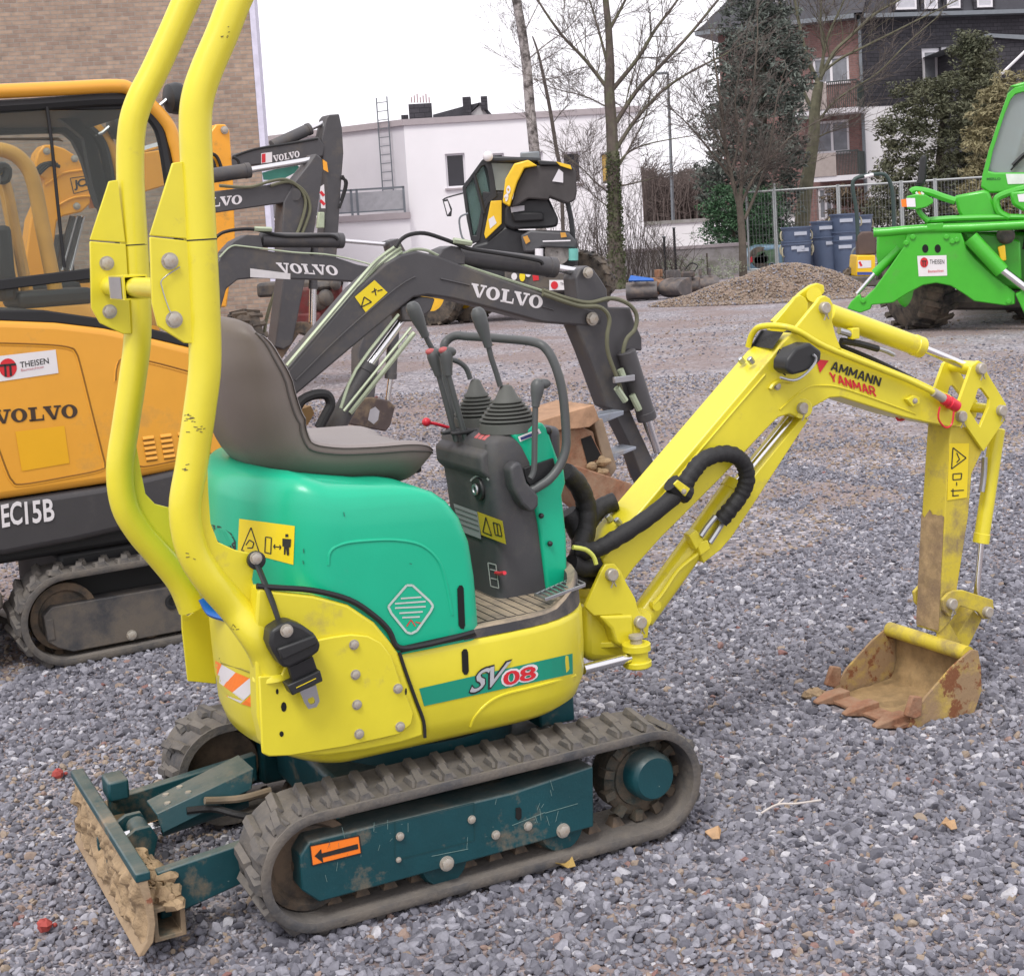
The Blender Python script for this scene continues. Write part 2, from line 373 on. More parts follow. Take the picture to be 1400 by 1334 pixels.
# ================================================================== ground
def sheet_obj(name, pts, m, z=0.):
    me = bpy.data.meshes.new(name); me.from_pydata([(x, y, z) for x, y in pts], [], [tuple(range(len(pts)))]); me.materials.append(m)
    o = bpy.data.objects.new(name, me); COL.objects.link(o); return o
def ground_mat():
    M = bpy.data.materials.new('gravel_ground'); M.use_nodes = True; t = M.node_tree; N = t.nodes; L = t.links; b = N['Principled BSDF']
    b.inputs['Roughness'].default_value = .85
    tc = N.new('ShaderNodeTexCoord')
    def vor(s):
        v = N.new('ShaderNodeTexVoronoi'); v.inputs['Scale'].default_value = s; L.new(tc.outputs['Object'], v.inputs['Vector']); return v
    def noise(s, d=6, r=.6):
        n = N.new('ShaderNodeTexNoise'); n.inputs['Scale'].default_value = s; n.inputs['Detail'].default_value = d; n.inputs['Roughness'].default_value = r; L.new(tc.outputs['Object'], n.inputs['Vector']); return n
    def rp(src, els):
        r = N.new('ShaderNodeValToRGB'); e = r.color_ramp.elements
        while len(e) < len(els): e.new(.5)
        for i, (p, c) in enumerate(els): e[i].position = p; e[i].color = (*c, 1)
        L.new(src, r.inputs[0]); return r.outputs[0]
    def mix(f, a, c, mode='MIX'):
        x = N.new('ShaderNodeMix'); x.data_type = 'RGBA'; x.blend_type = mode
        if isinstance(f, float): x.inputs[0].default_value = f
        else: L.new(f, x.inputs[0])
        L.new(a, x.inputs[6]) if not isinstance(a, tuple) else setattr(x.inputs[6], 'default_value', (*a, 1))
        L.new(c, x.inputs[7]) if not isinstance(c, tuple) else setattr(x.inputs[7], 'default_value', (*c, 1))
        return x.outputs[2]
    v = vor(38); v2 = vor(14)
    sep = N.new('ShaderNodeSeparateColor'); L.new(v.outputs['Color'], sep.inputs[0])
    c = rp(sep.outputs[0], [(0, (.10, .095, .11)), (.35, (.21, .195, .215)), (.7, (.31, .285, .31)), (.95, (.44, .41, .43)), (1, (.6, .57, .59))])
    br = rp(noise(.55, 8, .62).outputs[0], [(.42, (0, 0, 0)), (.56, (1, 1, 1))])
    c = mix(br, c, mix(.75, c, (.22, .16, .145)))
    pk = rp(noise(1.7, 8, .7).outputs[0], [(.55, (0, 0, 0)), (.7, (.7, .7, .7))]); c = mix(pk, c, (.33, .30, .31))
    L.new(c, b.inputs['Base Color'])
    bp = N.new('ShaderNodeBump'); bp.inputs['Strength'].default_value = 1; bp.inputs['Distance'].default_value = .012; L.new(v.outputs['Distance'], bp.inputs['Height'])
    b2 = N.new('ShaderNodeBump'); b2.inputs['Strength'].default_value = .8; b2.inputs['Distance'].default_value = .05; L.new(noise(2.2, 9, .7).outputs[0], b2.inputs['Height']); L.new(b2.outputs[0], bp.inputs['Normal'])
    L.new(bp.outputs[0], b.inputs['Normal']); return M
g = sheet_obj('ground', [(-400, -60), (400, -60), (400, 500), (-400, 500)], ground_mat()); g['kind'] = 'structure'; g['label'] = 'grey gravel yard'

def stone_mat():
    M = bpy.data.materials.new('crushed_stone'); M.use_nodes = True; t = M.node_tree; N = t.nodes; L = t.links; b = N['Principled BSDF']
    b.inputs['Roughness'].default_value = .8
    a = N.new('ShaderNodeAttribute'); a.attribute_type = 'INSTANCER'; a.attribute_name = 'tone'
    r = N.new('ShaderNodeValToRGB'); e = r.color_ramp.elements
    els = [(0, (.075, .075, .095)), (.22, (.14, .14, .17)), (.55, (.235, .235, .275)), (.76, (.36, .36, .41)), (.885, (.55, .55, .59)), (.90, (.30, .23, .19)), (.955, (.36, .29, .22)), (.985, (.31, .20, .18)), (1, (.24, .11, .10))]
    while len(e) < len(els): e.new(.5)
    for i, (p, c) in enumerate(els): e[i].position = p; e[i].color = (*c, 1)
    L.new(a.outputs['Fac'], r.inputs[0])
    tc = N.new('ShaderNodeTexCoord'); n = N.new('ShaderNodeTexNoise'); n.inputs['Scale'].default_value = 2.; n.inputs['Detail'].default_value = 6; L.new(tc.outputs['Object'], n.inputs['Vector'])
    x = N.new('ShaderNodeMix'); x.data_type = 'RGBA'; x.blend_type = 'MULTIPLY'; x.inputs[0].default_value = .5
    L.new(r.outputs[0], x.inputs[6]); L.new(n.outputs['Fac'], x.inputs[7])
    m2 = N.new('ShaderNodeMix'); m2.data_type = 'RGBA'; m2.blend_type = 'MULTIPLY'; m2.inputs[0].default_value = 1; m2.inputs[7].default_value = (1.08, 1.07, 1.07, 1); L.new(x.outputs[2], m2.inputs[6])
    L.new(m2.outputs[2], b.inputs['Base Color']); return M
def rock_mesh(i):
    bm = bmesh.new(); bmesh.ops.create_icosphere(bm, subdivisions=2, radius=1)
    for v in bm.verts: v.co *= 1.15
    sx, sy, sz = ru(.8, 1.25), ru(.6, .95), ru(.45, .75)
    for k in range(9):                                   # crushed faces
        n = V((ru(-1, 1), ru(-1, 1), ru(-1, 1))).normalized(); d = ru(.55, .85)
        for v in bm.verts:
            h = v.co.dot(n)
            if h > d: v.co -= n * (h - d)
    for v in bm.verts: v.co = V((v.co.x * sx, v.co.y * sy, v.co.z * sz))
    bmesh.ops.dissolve_limit(bm, angle_limit=.12, verts=bm.verts, edges=bm.edges); bmesh.ops.triangulate(bm, faces=bm.faces)
    me = bpy.data.meshes.new('stone'); bm.to_mesh(me); bm.free(); me.materials.append(M_STONE); return me
M_STONE = stone_mat()
ROCKS = [bpy.data.objects.new('stone', rock_mesh(i)) for i in range(9)]
def scatter(name, P, S, T, label):
    "stones at points P (n,3), sizes S, tones T as one object"
    n = len(P); me = bpy.data.meshes.new(name); me.vertices.add(n); me.vertices.foreach_set('co', np.asarray(P, 'f').ravel())
    rng = np.random.default_rng(5)
    for nm, ty, ar in (('scl', 'FLOAT', S), ('tone', 'FLOAT', T), ('rot', 'FLOAT_VECTOR', np.c_[rng.normal(0, .5, (n, 2)), rng.uniform(0, 6.28, n)]), ('pick', 'INT', rng.integers(0, len(ROCKS), n))):
        a = me.attributes.new(nm, ty, 'POINT'); a.data.foreach_set('vector' if ty == 'FLOAT_VECTOR' else 'value', np.asarray(ar, 'i' if ty == 'INT' else 'f').ravel())
    o = bpy.data.objects.new(name, me); COL.objects.link(o); o['kind'] = 'stuff'; o['label'] = label
    t = bpy.data.node_groups.new('stones', 'GeometryNodeTree'); t.interface.new_socket('Geometry', in_out='INPUT', socket_type='NodeSocketGeometry'); t.interface.new_socket('Geometry', in_out='OUTPUT', socket_type='NodeSocketGeometry')
    N = t.nodes; L = t.links; gi = N.new('NodeGroupInput'); go = N.new('NodeGroupOutput'); ip = N.new('GeometryNodeInstanceOnPoints'); jn = N.new('GeometryNodeJoinGeometry')
    for r in reversed(ROCKS):
        oi = N.new('GeometryNodeObjectInfo'); oi.inputs['Object'].default_value = r; oi.inputs['As Instance'].default_value = True; L.new(oi.outputs['Geometry'], jn.inputs[0])
    def at(nm, dt):
        a = N.new('GeometryNodeInputNamedAttribute'); a.data_type = dt; a.inputs['Name'].default_value = nm; return a.outputs[0]
    L.new(gi.outputs[0], ip.inputs['Points']); L.new(jn.outputs[0], ip.inputs['Instance']); ip.inputs['Pick Instance'].default_value = True
    L.new(at('pick', 'INT'), ip.inputs['Instance Index']); L.new(at('rot', 'FLOAT_VECTOR'), ip.inputs['Rotation']); L.new(at('scl', 'FLOAT'), ip.inputs['Scale'])
    L.new(ip.outputs[0], go.inputs[0]); o.modifiers.new('stones', 'NODES').node_group = t; return o
def make_gravel():
    rng = np.random.default_rng(3); P = []; S = []
    def band(y0, y1, st, smin, smax):
        ys = np.arange(y0, y1, st)
        for y in ys:
            w = .36 * y + .55; xs = np.arange(-w, w, st); k = len(xs)
            x = xs + rng.uniform(-.5, .5, k) * st; yy = y + rng.uniform(-.5, .5, k) * st
            s = rng.uniform(0, 1, k) ** 2.2 * (smax - smin) + smin
            P.append(np.c_[x, yy, s * rng.uniform(-.25, .45, k)]); S.append(s)
    band(2.0, 6.0, .0130, .0058, .0185); band(6.0, 9.5, .0185, .007, .018); band(9.5, 14, .040, .008, .019); band(14, 22, .12, .010, .022)
    P = np.concatenate(P); S = np.concatenate(S)
    mx_ = (P[:, 0] + .296) * cos(.461) + (P[:, 1] - 3.706) * sin(.461); my_ = -(P[:, 0] + .296) * sin(.461) + (P[:, 1] - 3.706) * cos(.461)
    k_ = ~((mx_ > 1.38) & (mx_ < 1.74) & (abs(my_) < .185)); P, S = P[k_], S[k_]
    T = np.clip(rng.normal(.42, .2, len(S)), 0, .87); odd = rng.uniform(0, 1, len(S)) < .025; T[odd] = rng.uniform(.9, 1, odd.sum())
    # compacted, muddier patches with fines showing between fewer stones
    rr_ = np.array([MN.fractal(V((x * .55, y * .38, .7)), 1., 2., 4) + .25 * math.sin(x * 1.1 - y * .55) for x, y in P[:, :2]]); soft = (rr_ > .12) & (P[:, 1] > 5.2); keep = ~(soft & (rng.uniform(0, 1, len(S)) < .55)); P, S, T, rr_, odd = P[keep], S[keep], T[keep], rr_[keep], odd[keep]; S = np.where(rr_ > .12, S * .8, S)
    pat = rr_ > .10
    T = T + .04; T = np.minimum(T, .885); T[odd] = rng.uniform(.9, 1, odd.sum()); far = (P[:, 1] > 9) & (rng.uniform(0, 1, len(S)) < .30); T[far] = rng.uniform(.90, .955, far.sum())
    q = pat & (rng.uniform(0, 1, len(S)) < np.clip((P[:, 1] - 2.6) * .11, .06, .42)); T[q] = rng.uniform(.90, .965, q.sum())
    scatter('gravel', P, S, T, 'crushed grey gravel covering the yard')
make_gravel()
# ================================================================== buildings, walls, trees
def brick_mat(name, c1, c2, mort, sx=4., rowh=.075, w=.22):
    M = bpy.data.materials.new(name); M.use_nodes = True; t = M.node_tree; N = t.nodes; L = t.links; b = N['Principled BSDF']; b.inputs['Roughness'].default_value = .85
    tc = N.new('ShaderNodeTexCoord'); mp = N.new('ShaderNodeMapping'); mp.inputs['Rotation'].default_value = (radians(90), 0, 0); L.new(tc.outputs['Object'], mp.inputs[0])
    k = N.new('ShaderNodeTexBrick'); k.inputs['Color1'].default_value = (*c1, 1); k.inputs['Color2'].default_value = (*c2, 1); k.inputs['Mortar'].default_value = (*mort, 1)
    k.inputs['Scale'].default_value = 1; k.inputs['Brick Width'].default_value = w; k.inputs['Row Height'].default_value = rowh; k.inputs['Mortar Size'].default_value = .009; k.inputs['Bias'].default_value = -.1
    L.new(mp.outputs[0], k.inputs['Vector']); n = N.new('ShaderNodeTexNoise'); n.inputs['Scale'].default_value = .8; n.inputs['Detail'].default_value = 8; L.new(tc.outputs['Object'], n.inputs['Vector'])
    n2 = N.new('ShaderNodeTexNoise'); n2.inputs['Scale'].default_value = 9; n2.inputs['Detail'].default_value = 3; L.new(tc.outputs['Object'], n2.inputs['Vector'])
    r = N.new('ShaderNodeMapRange'); r.inputs[1].default_value = .3; r.inputs[2].default_value = .7; r.inputs[3].default_value = .7; r.inputs[4].default_value = 1.25
    ad = N.new('ShaderNodeMath'); ad.operation = 'ADD'; L.new(n.outputs[0], ad.inputs[0]); L.new(n2.outputs[0], ad.inputs[1]); hf_ = N.new('ShaderNodeMath'); hf_.operation = 'MULTIPLY'; hf_.inputs[1].default_value = .5; L.new(ad.outputs[0], hf_.inputs[0]); L.new(hf_.outputs[0], r.inputs[0])
    x = N.new('ShaderNodeVectorMath'); x.operation = 'SCALE'; L.new(k.outputs[0], x.inputs[0]); L.new(r.outputs[0], x.inputs['Scale']); L.new(x.outputs[0], b.inputs['Base Color'])
    bp = N.new('ShaderNodeBump'); bp.inputs['Distance'].default_value = .01; bp.invert = True; L.new(k.outputs['Fac'], bp.inputs['Height']); L.new(bp.outputs[0], b.inputs['Normal']); return M
m_brick = brick_mat('yellow_brown_brick', (.38, .275, .205), (.26, .185, .145), (.31, .265, .225))
m_brickr = brick_mat('red_brick', (.25, .135, .12), (.19, .10, .09), (.22, .16, .15))
m_slate = brick_mat('slate_cladding', (.038, .036, .044), (.055, .052, .062), (.02, .02, .025), rowh=.14, w=.3)
m_plast = mat('white_render', (.90, .88, .90), .85, var=.03, vs=.6)
m_plastg = mat('grey_render', (.66, .64, .67), .85, var=.05, vs=.8)
m_trim = mat('pale_metal_trim', (.42, .37, .38), .6, var=.05)
m_roof = mat('dark_roof_slate', (.045, .045, .055), .7, var=.15)
m_win = mat('window_pane_glass', (.02, .018, .024), .08, var=.2, vs=1.)
m_frame = mat('white_window_frame', (.75, .73, .76), .5, var=.03)
m_zinc = mat('zinc_sheet', (.20, .22, .24), .45, .4, var=.1)
m_conc = mat('weathered_block', (.36, .34, .34), .9, var=.2, vs=1.5, dirt=(.2, .2, .16), da=.3, ds=2)
m_bark = mat('bark_grey_brown', (.10, .080, .068), .9, var=.3, vs=5, dirt=(.12, .13, .07), da=.35, ds=3, bump=.01, bs=20)
m_birch = mat('birch_bark', (.45, .41, .39), .8, var=.15, dirt=(.07, .06, .055), da=.5, ds=7)
m_twig = mat('thin_twigs', (.12, .10, .088), .9, var=.2)

def leaf_mat(name, a, b_, sc=1.2, sc2=14.):
    M = bpy.data.materials.new(name); M.use_nodes = True; t = M.node_tree; N = t.nodes; L = t.links; b = N['Principled BSDF']; b.inputs['Roughness'].default_value = .7
    tc = N.new('ShaderNodeTexCoord'); n = N.new('ShaderNodeTexNoise'); n.inputs['Scale'].default_value = sc; n.inputs['Detail'].default_value = 3; L.new(tc.outputs['Object'], n.inputs['Vector'])
    n2 = N.new('ShaderNodeTexNoise'); n2.inputs['Scale'].default_value = sc2; L.new(tc.outputs['Object'], n2.inputs['Vector'])
    ad = N.new('ShaderNodeMath'); ad.operation = 'ADD'; L.new(n.outputs[0], ad.inputs[0]); L.new(n2.outputs[0], ad.inputs[1])
    r = N.new('ShaderNodeMapRange'); r.inputs[1].default_value = .75; r.inputs[2].default_value = 1.25; L.new(ad.outputs[0], r.inputs[0])
    x = N.new('ShaderNodeMix'); x.data_type = 'RGBA'; x.inputs[6].default_value = (*a, 1); x.inputs[7].default_value = (*b_, 1); L.new(r.outputs[0], x.inputs[0]); L.new(x.outputs[2], b.inputs['Base Color']); return M
m_conif = leaf_mat('conifer_needles', (.05, .062, .052), (.15, .175, .15), 1.6)
m_ever = leaf_mat('evergreen_leaves', (.05, .06, .032), (.13, .13, .075), 1.3)
m_every = leaf_mat('yellowish_leaves', (.17, .145, .07), (.30, .27, .15), 1.2)
m_hedge = leaf_mat('hedge_leaves', (.02, .06, .025), (.06, .14, .06), 1.5)
m_ivy = leaf_mat('ivy_leaves', (.03, .045, .015), (.09, .11, .04), 3.)

def wbox(F, px0, px1, py0, py1, y0, name, m, par, d=.05, bev=0., z0=None, z1=None):
    "vertical rectangle on plane y0 given by its picture corners"
    a = F.y(px0, py0, y0); c = F.y(px1, py1, y0); za = a.z if z1 is None else z1; zb = c.z if z0 is None else z0
    return mb().box((min(a.x, c.x), y0, min(za, zb)), (max(a.x, c.x), y0 + d, max(za, zb))).build(name, m, par, bev)

def wall_with_holes(x0, x1, z0, z1, holes, y0, th, name, m, par):
    "rectangular wall in xz with rectangular openings [(xa,xb,za,zb)]"
    xs = sorted({x0, x1, *[h[0] for h in holes], *[h[1] for h in holes]}); zs = sorted({z0, z1, *[h[2] for h in holes], *[h[3] for h in holes]}); b = mb()
    def solid(x, z): return x0 < x < x1 and z0 < z < z1 and not any(h[0] < x < h[1] and h[2] < z < h[3] for h in holes)
    for i in range(len(xs) - 1):
        for k in range(len(zs) - 1):
            a, c, e, f = xs[i], xs[i + 1], zs[k], zs[k + 1]
            if not solid((a + c) / 2, (e + f) / 2): continue
            b.quad((a, y0, e), (c, y0, e), (c, y0, f), (a, y0, f)); b.quad((a, y0 + th, e), (a, y0 + th, f), (c, y0 + th, f), (c, y0 + th, e))
            if not solid(a - 1e-3, (e + f) / 2): b.quad((a, y0, e), (a, y0, f), (a, y0 + th, f), (a, y0 + th, e))
            if not solid(c + 1e-3, (e + f) / 2): b.quad((c, y0, e), (c, y0 + th, e), (c, y0 + th, f), (c, y0, f))
            if not solid((a + c) / 2, e - 1e-3): b.quad((a, y0, e), (a, y0 + th, e), (c, y0 + th, e), (c, y0, e))
            if not solid((a + c) / 2, f + 1e-3): b.quad((a, y0, f), (c, y0, f), (c, y0 + th, f), (a, y0 + th, f))
    return b.build(name, m, par, ang=0)
def window(par, xa, xb, za, zb, y0, mull=0, sill=True, fr=.07, mf=None, mg=None):
    mf = mf or m_frame; b = mb(); o = [(xa, za), (xb, za), (xb, zb), (xa, zb)]; i = [(xa + fr, za + fr), (xb - fr, za + fr), (xb - fr, zb - fr), (xa + fr, zb - fr)]
    b.frame([V((x, y0 + .08, z)) for x, z in o], [V((x, y0 + .08, z)) for x, z in i], (0, .06, 0))
    for k in range(mull): x = xa + (xb - xa) * (k + 1) / (mull + 1); b.box((x - fr / 2, y0 + .082, za + fr), (x + fr / 2, y0 + .138, zb - fr))
    w = b.build('window', mf, par); mb().box((xa + fr * .5, y0 + .1, za + fr * .5), (xb - fr * .5, y0 + .115, zb - fr * .5)).build('pane', mg or m_win, w)
    if sill: mb().box((xa - .05, y0 - .06, za - .05), (xb + .05, y0 + .08, za - .003)).build('sill', m_trim, w)
    return w

# brick building, left
FB = Fr(colat(374, 27), radians(8.3)); bb = thing('brick_building', FB, 'tall windowless yellow-brown brick building at the left edge, behind the orange machines', 'building')
mb().box((-16, 0, -.1), (0, 10, 9.5)).build('brick_wall', m_brick, bb)
mb().box((.003, -.02, -.1), (.10, 10, 9.5)).build('corner_trim', mat('pale_corner_trim', (.62, .60, .72), .7), bb)
mb().box((-16.1, -.1, 9.5), (.15, 10.1, 9.7)).build('roof_edge', m_zinc, bb)

# white flat-roofed building
FW = Fr(colat(567, 40), radians(3)); wb = thing('white_building', FW, 'white two-storey flat-roofed building with dark square windows and a roof terrace', 'building')
zt = FW.y(567, 171).z; xr_ = FW.y(877, 250).x
hl = []
for (a, c, e, f) in ((608, 638, 209, 256), (664, 692, 209, 262), (717, 745, 208, 262), (768, 796, 207, 250), (820, 850, 207, 252)):
    p = FW.y(a, e); q = FW.y(c, f); hl.append((p.x, q.x, q.z, FW.y(c, 209 if a < 700 else 207).z))
hl2 = []
wall_with_holes(0, xr_, -.1, zt, hl, 0, .3, 'front_wall', m_plast, wb)
for h in hl: window(wb, *h, 0, fr=.05)
mb().box((hl[-1][0] + .06, .09, hl[-1][2] + .1), (hl[-1][0] + .45, .097, hl[-1][3] - .06)).build('yellow_curtain', mat('ochre_curtain', (.5, .33, .1), .9), wb)
mb().box((xr_, .0, -.1), (xr_ + .003, 9, zt)).build('side_wall', m_plast, wb)
mb().box((-.05, -.06, zt), (xr_ + .08, 9, zt + .16)).build('roof_edge', m_trim, wb)
mb().box((0.3, .31, -.1), (xr_ - .1, 9, zt - .05)).build('building_core', m_plastg, wb)
# receding terrace wall on the left
d = V((-3.0, 2.6, 0)).normalized(); L1 = 6.5; nrm = V((-d.y, d.x, 0))
def lw(t, z, o=0.): return V((d.x * t + nrm.x * o, d.y * t + nrm.y * o, z))
b = mb(); b.prism([lw(0, -.1), lw(L1, -.1), lw(L1, zt), lw(0, zt)], -nrm * .3); b.build('terrace_wall', m_plastg, wb)
b = mb(); b.prism([lw(-.02, zt), lw(L1, zt), lw(L1, zt + .16), lw(-.02, zt + .16)], nrm * .08); b.build('roof_edge', m_trim, wb)
zter = FW.y(567, 298, -.4).z
b = mb(); b.box((-6.5, -.35, -.1), (-.003, 6, zter)); b.build('ground_floor', m_plast, wb)
b = mb(); b.box((-6.6, -.42, zter), (.02, 6, zter + .16)); b.build('terrace_edge', m_trim, wb)
zr = FW.y(560, 254, -.35).z; b = mb()
for x in (-.12, -1.35, -1.5, -2.8, -4.1): b.box((x - .03, -.36, zter + .16), (x + .03, -.30, zr))
b.box((-6.5, -.36, zr - .05), (-.09, -.30, zr)); b.box((-6.5, -.345, zter + .22), (-.09, -.315, zter + .26)); b.build('terrace_railing', m_zinc, wb)
mb().box((-6.5, -.335, zter + .26), (-.15, -.325, zr - .1)).build('railing_panel', mat('railing_mesh', (.40, .40, .42), .6), wb)
t = 1.9; pz = zt - .7
mb().tube([lw(3.6, pz + .05, .08), lw(3.6, zter + .2, .08)], .045, 8).build('drainpipe', m_zinc, wb); b = mb(); b.loft([[lw(3.6 + sx * .16, pz + .3, .02 + sy * .1) for sx, sy in ((-1, 0), (1, 0), (1, 2), (-1, 2))], [lw(3.6 + sx * .06, pz, .04 + sy * .04) for sx, sy in ((-1, 0), (1, 0), (1, 2), (-1, 2))]]); b.build('rain_hopper', m_zinc, wb)
# roof ladder: its own thing
FL = FW; ld = thing('roof_ladder', FW, 'steel ladder fixed to the wall above the roof terrace of the white building', 'ladder')
b = mb(); zb_ = FW.y(545, 286, .5).z; ta, tb = .42, .80
for t_ in (ta, tb): b.tube([lw(t_, zb_, .12), lw(t_, zt + .80, .12)], .018, 6)
b.build('ladder_rail', m_zinc, ld)
for i in range(13): mb().tube([lw(ta, zb_ + .08 + i * .23, .12), lw(tb, zb_ + .08 + i * .23, .12)], .012, 5).build('rung', m_zinc, ld)
# roof structures behind
mb().box((-.12, 4, zt), (.0, 4.6, zt + .0)).v
p = FW.y(560, 168, 4); q = FW.y(590, 141, 4); mb().box((p.x, 4, zt), (q.x, 5.5, q.z)).build('roof_vent_box', m_slate, wb)
p = FW.y(549, 168, 4.2); q = FW.y(558, 157, 4.2); mb().box((p.x, 4.2, zt - .3), (q.x, 5, q.z)).build('roof_vent_box', m_slate, wb)
p = FW.y(478, 186, 4.2); q = FW.y(493, 177, 4.2); mb().box((p.x, 4.2, zt - 1), (q.x, 5, q.z)).build('roof_vent_box', m_slate, wb)
b = mb()
for i in range(7): x = FW.y(563 + i * 4, 141, 4.5); b.box((x.x - .02, 4.4, x.z), (x.x + .02, 4.44, x.z + .16 + (i % 3) * .05))
b.build('roof_aerials', mat('pinkish_metal', (.45, .33, .34), .6), wb)
# far gabled house behind
FG = Fr(colat(640, 66), 0); gh = thing('gabled_house', FG, 'distant house gable with slate roof and two chimneys above the white building', 'building')
P_y(FG, [(622, 175), (657, 143), (680, 168), (684, 200), (684, 330), (620, 330)], 0, 10, 'house_wall', mat('gable_grey', (.50, .49, .50), .9), gh)
b = mb(); b.prism([FG.y(653, 141, -.1), FG.y(659, 141, -.1), FG.y(684, 170, -.1), FG.y(681, 173, -.1)], (0, 10, 0)); b.prism([FG.y(592, 168, -.1), FG.y(592, 157, -.1), FG.y(632, 146, -.1), FG.y(657, 140, -.1), FG.y(636, 161, -.1), FG.y(629, 170, -.1)], (0, 9, 0)); b.build('roof', m_roof, gh)
for (a, c, e, f) in ((632, 645, 133, 162), (657, 667, 132, 150)): wbox(FG, a, c, e, f, -.3, 'chimney', m_slate, gh, 1.2)

# brick and slate apartment house, right: the corner at the drainpipe stands nearest
_cn = colat(1184, 55); FH = Fr(_cn, radians(-24)); FH2 = Fr(_cn, radians(14)); ah = thing('apartment_house', FH, 'three-storey red brick apartment house with balconies and a dark slate-clad side wing', 'building')
m_winp = mat('window_pane_pale', (.22, .23, .25), .1, var=.3, vs=2.)
def hx(px, py=150, y=0.): return FH.y(px, py, y).x
def hz(px, py, y=0.): return FH.y(px, py, y).z
xl = hx(984, 100); zE = hz(1184, 26); zg = zE
hl = []
for (a, c, e, f) in ((1110, 1160, 75, 112), (1112, 1160, 163, 208), (1117, 1138, 256, 300)):
    hl.append((hx(a, e), hx(c, e), hz(c, f), hz(c, e)))
wall_with_holes(xl, 0, -.1, zE, hl, 0, .35, 'brick_wall', m_brickr, ah)
mb().box((xl + .1, .36, -.1), (-.1, 8, zE)).build('house_core', m_brickr, ah)
for h in hl: window(ah, *h, 0, 1, fr=.09, mg=m_winp)
mb().box((hx(1176, 100), -.12, 0), (hx(1180, 100), -.02, zE)).build('drainpipe', m_zinc, ah)
mb().box((xl - .7, -.7, zg), (.0, 6, zg + .16)).build('gutter', m_zinc, ah)
b = mb(); b.loft([[V((xl - .6, -.6, zg + .18)), V((.3, -.6, zg + .18)), V((.3, 6, zg + .18)), V((xl - .6, 6, zg + .18))], [V((xl + 2.4, .9, zg + 3.2)), V((.9, .9, zg + 3.2)), V((.9, 6, zg + 3.2)), V((xl + 2.4, 6, zg + 3.2))]]); b.build('mansard_roof', m_roof, ah)
x0, x1 = hx(1062, 10), hx(1088, 10); dm_ = mb().box((x0 - .1, -.2, zg + .2), (x1 + .1, 2, zg + 2.6)).build('dormer', m_slate, ah); window(dm_, x0, x1, zg + .25, zg + 2.3, -.3, 1, False, fr=.08, mg=m_winp)
for (pa, pb, e, f) in ((1085, 1172, 112, 148), (1110, 1174, 208, 240)):
    x0, x1 = hx(pa, e, -1.2), hx(pb, e, -1.2); z0 = hz(1150, f, -1.2); z1 = hz(1150, e, -1.2)
    k = mb(); k.box((x0, -1.25, z0 - .18), (x1, -.003, z0)); bal = k.build('balcony', m_plastg, ah); xm = x0 + (x1 - x0) * .52
    mb().box((x0, -1.28, z0), (xm, -1.2, z1)).build('balcony_panel', mat('balcony_render', (.36, .31, .29), .9, var=.1), bal)
    k = mb()
    for i in range(16): x = xm + (x1 - xm) * i / 15; k.box((x - .012, -1.25, z0), (x + .012, -1.22, z1))
    k.box((xm, -1.26, z1), (x1, -1.21, z1 + .05)); k.build('balcony_railing', mat('dark_iron', (.04, .05, .05), .6), bal)
    mb().box((x1 - .04, -1.2, z0), (x1, 0, z1)).build('balcony_side', mat('balcony_mesh_green', (.06, .08, .07), .7), bal)
_before = set(ah.children)
def hx(px, py=150, y=0.): return FH2.y(px, py, y).x
def hz(px, py, y=0.): return FH2.y(px, py, y).z
xrr = hx(1440, 100); zm = hz(1186, 146); hs_ = []
for (a, c, e, f) in ((1263, 1288, 66, 116), (1290, 1312, 64, 114), (1330, 1351, 58, 108)): hs_.append((hx(a), hx(c), hz(a, f), hz(a, e)))
wall_with_holes(.003, xrr, zm, zE, hs_, 0.01, .35, 'slate_wall', m_slate, ah)
for h in hs_: window(ah, *h, 0.01, 0, fr=.16, mg=m_winp)
mb().box((.003, .02, -.1), (xrr, 6, zm)).build('rendered_base', m_plast, ah)
mb().box((.1, .4, zm), (xrr - .1, 6, zE)).build('wing_core', m_slate, ah)
mb().box((.0, -.5, zg), (xrr, 6, zg + .15)).build('gutter', m_zinc, ah)
b = mb(); b.loft([[V((0, -.4, zg + .17)), V((xrr, -.4, zg + .17)), V((xrr, 6, zg + .17)), V((0, 6, zg + .17))], [V((.3, .6, zg + 3.2)), V((xrr, .6, zg + 3.2)), V((xrr, 6, zg + 3.2)), V((.3, 6, zg + 3.2))]]); b.build('mansard_roof', m_roof, ah)
for (a, c) in ((1226, 1254), (1265, 1283), (1296, 1314), (1337, 1358)):
    x0, x1 = hx(a, 20, -.5), hx(c, 20, -.5); dm_ = mb().box((x0 - .12, -.45, zg + .2), (x1 + .12, 2, zg + 2.6)).build('dormer', m_slate, ah); window(dm_, x0, x1, zg + .25, zg + 2.3, -.56, 0, False, fr=.07, mg=mat('window_pane_sky', (.50, .50, .54), .1, var=.1))
_M = Matrix.Translation(FH.o) @ Matrix.Rotation(FH.a, 4, 'Z'); _M2 = Matrix.Translation(FH2.o) @ Matrix.Rotation(FH2.a, 4, 'Z')
for o in set(ah.children) - _before: o.matrix_local = _M.inverted() @ _M2

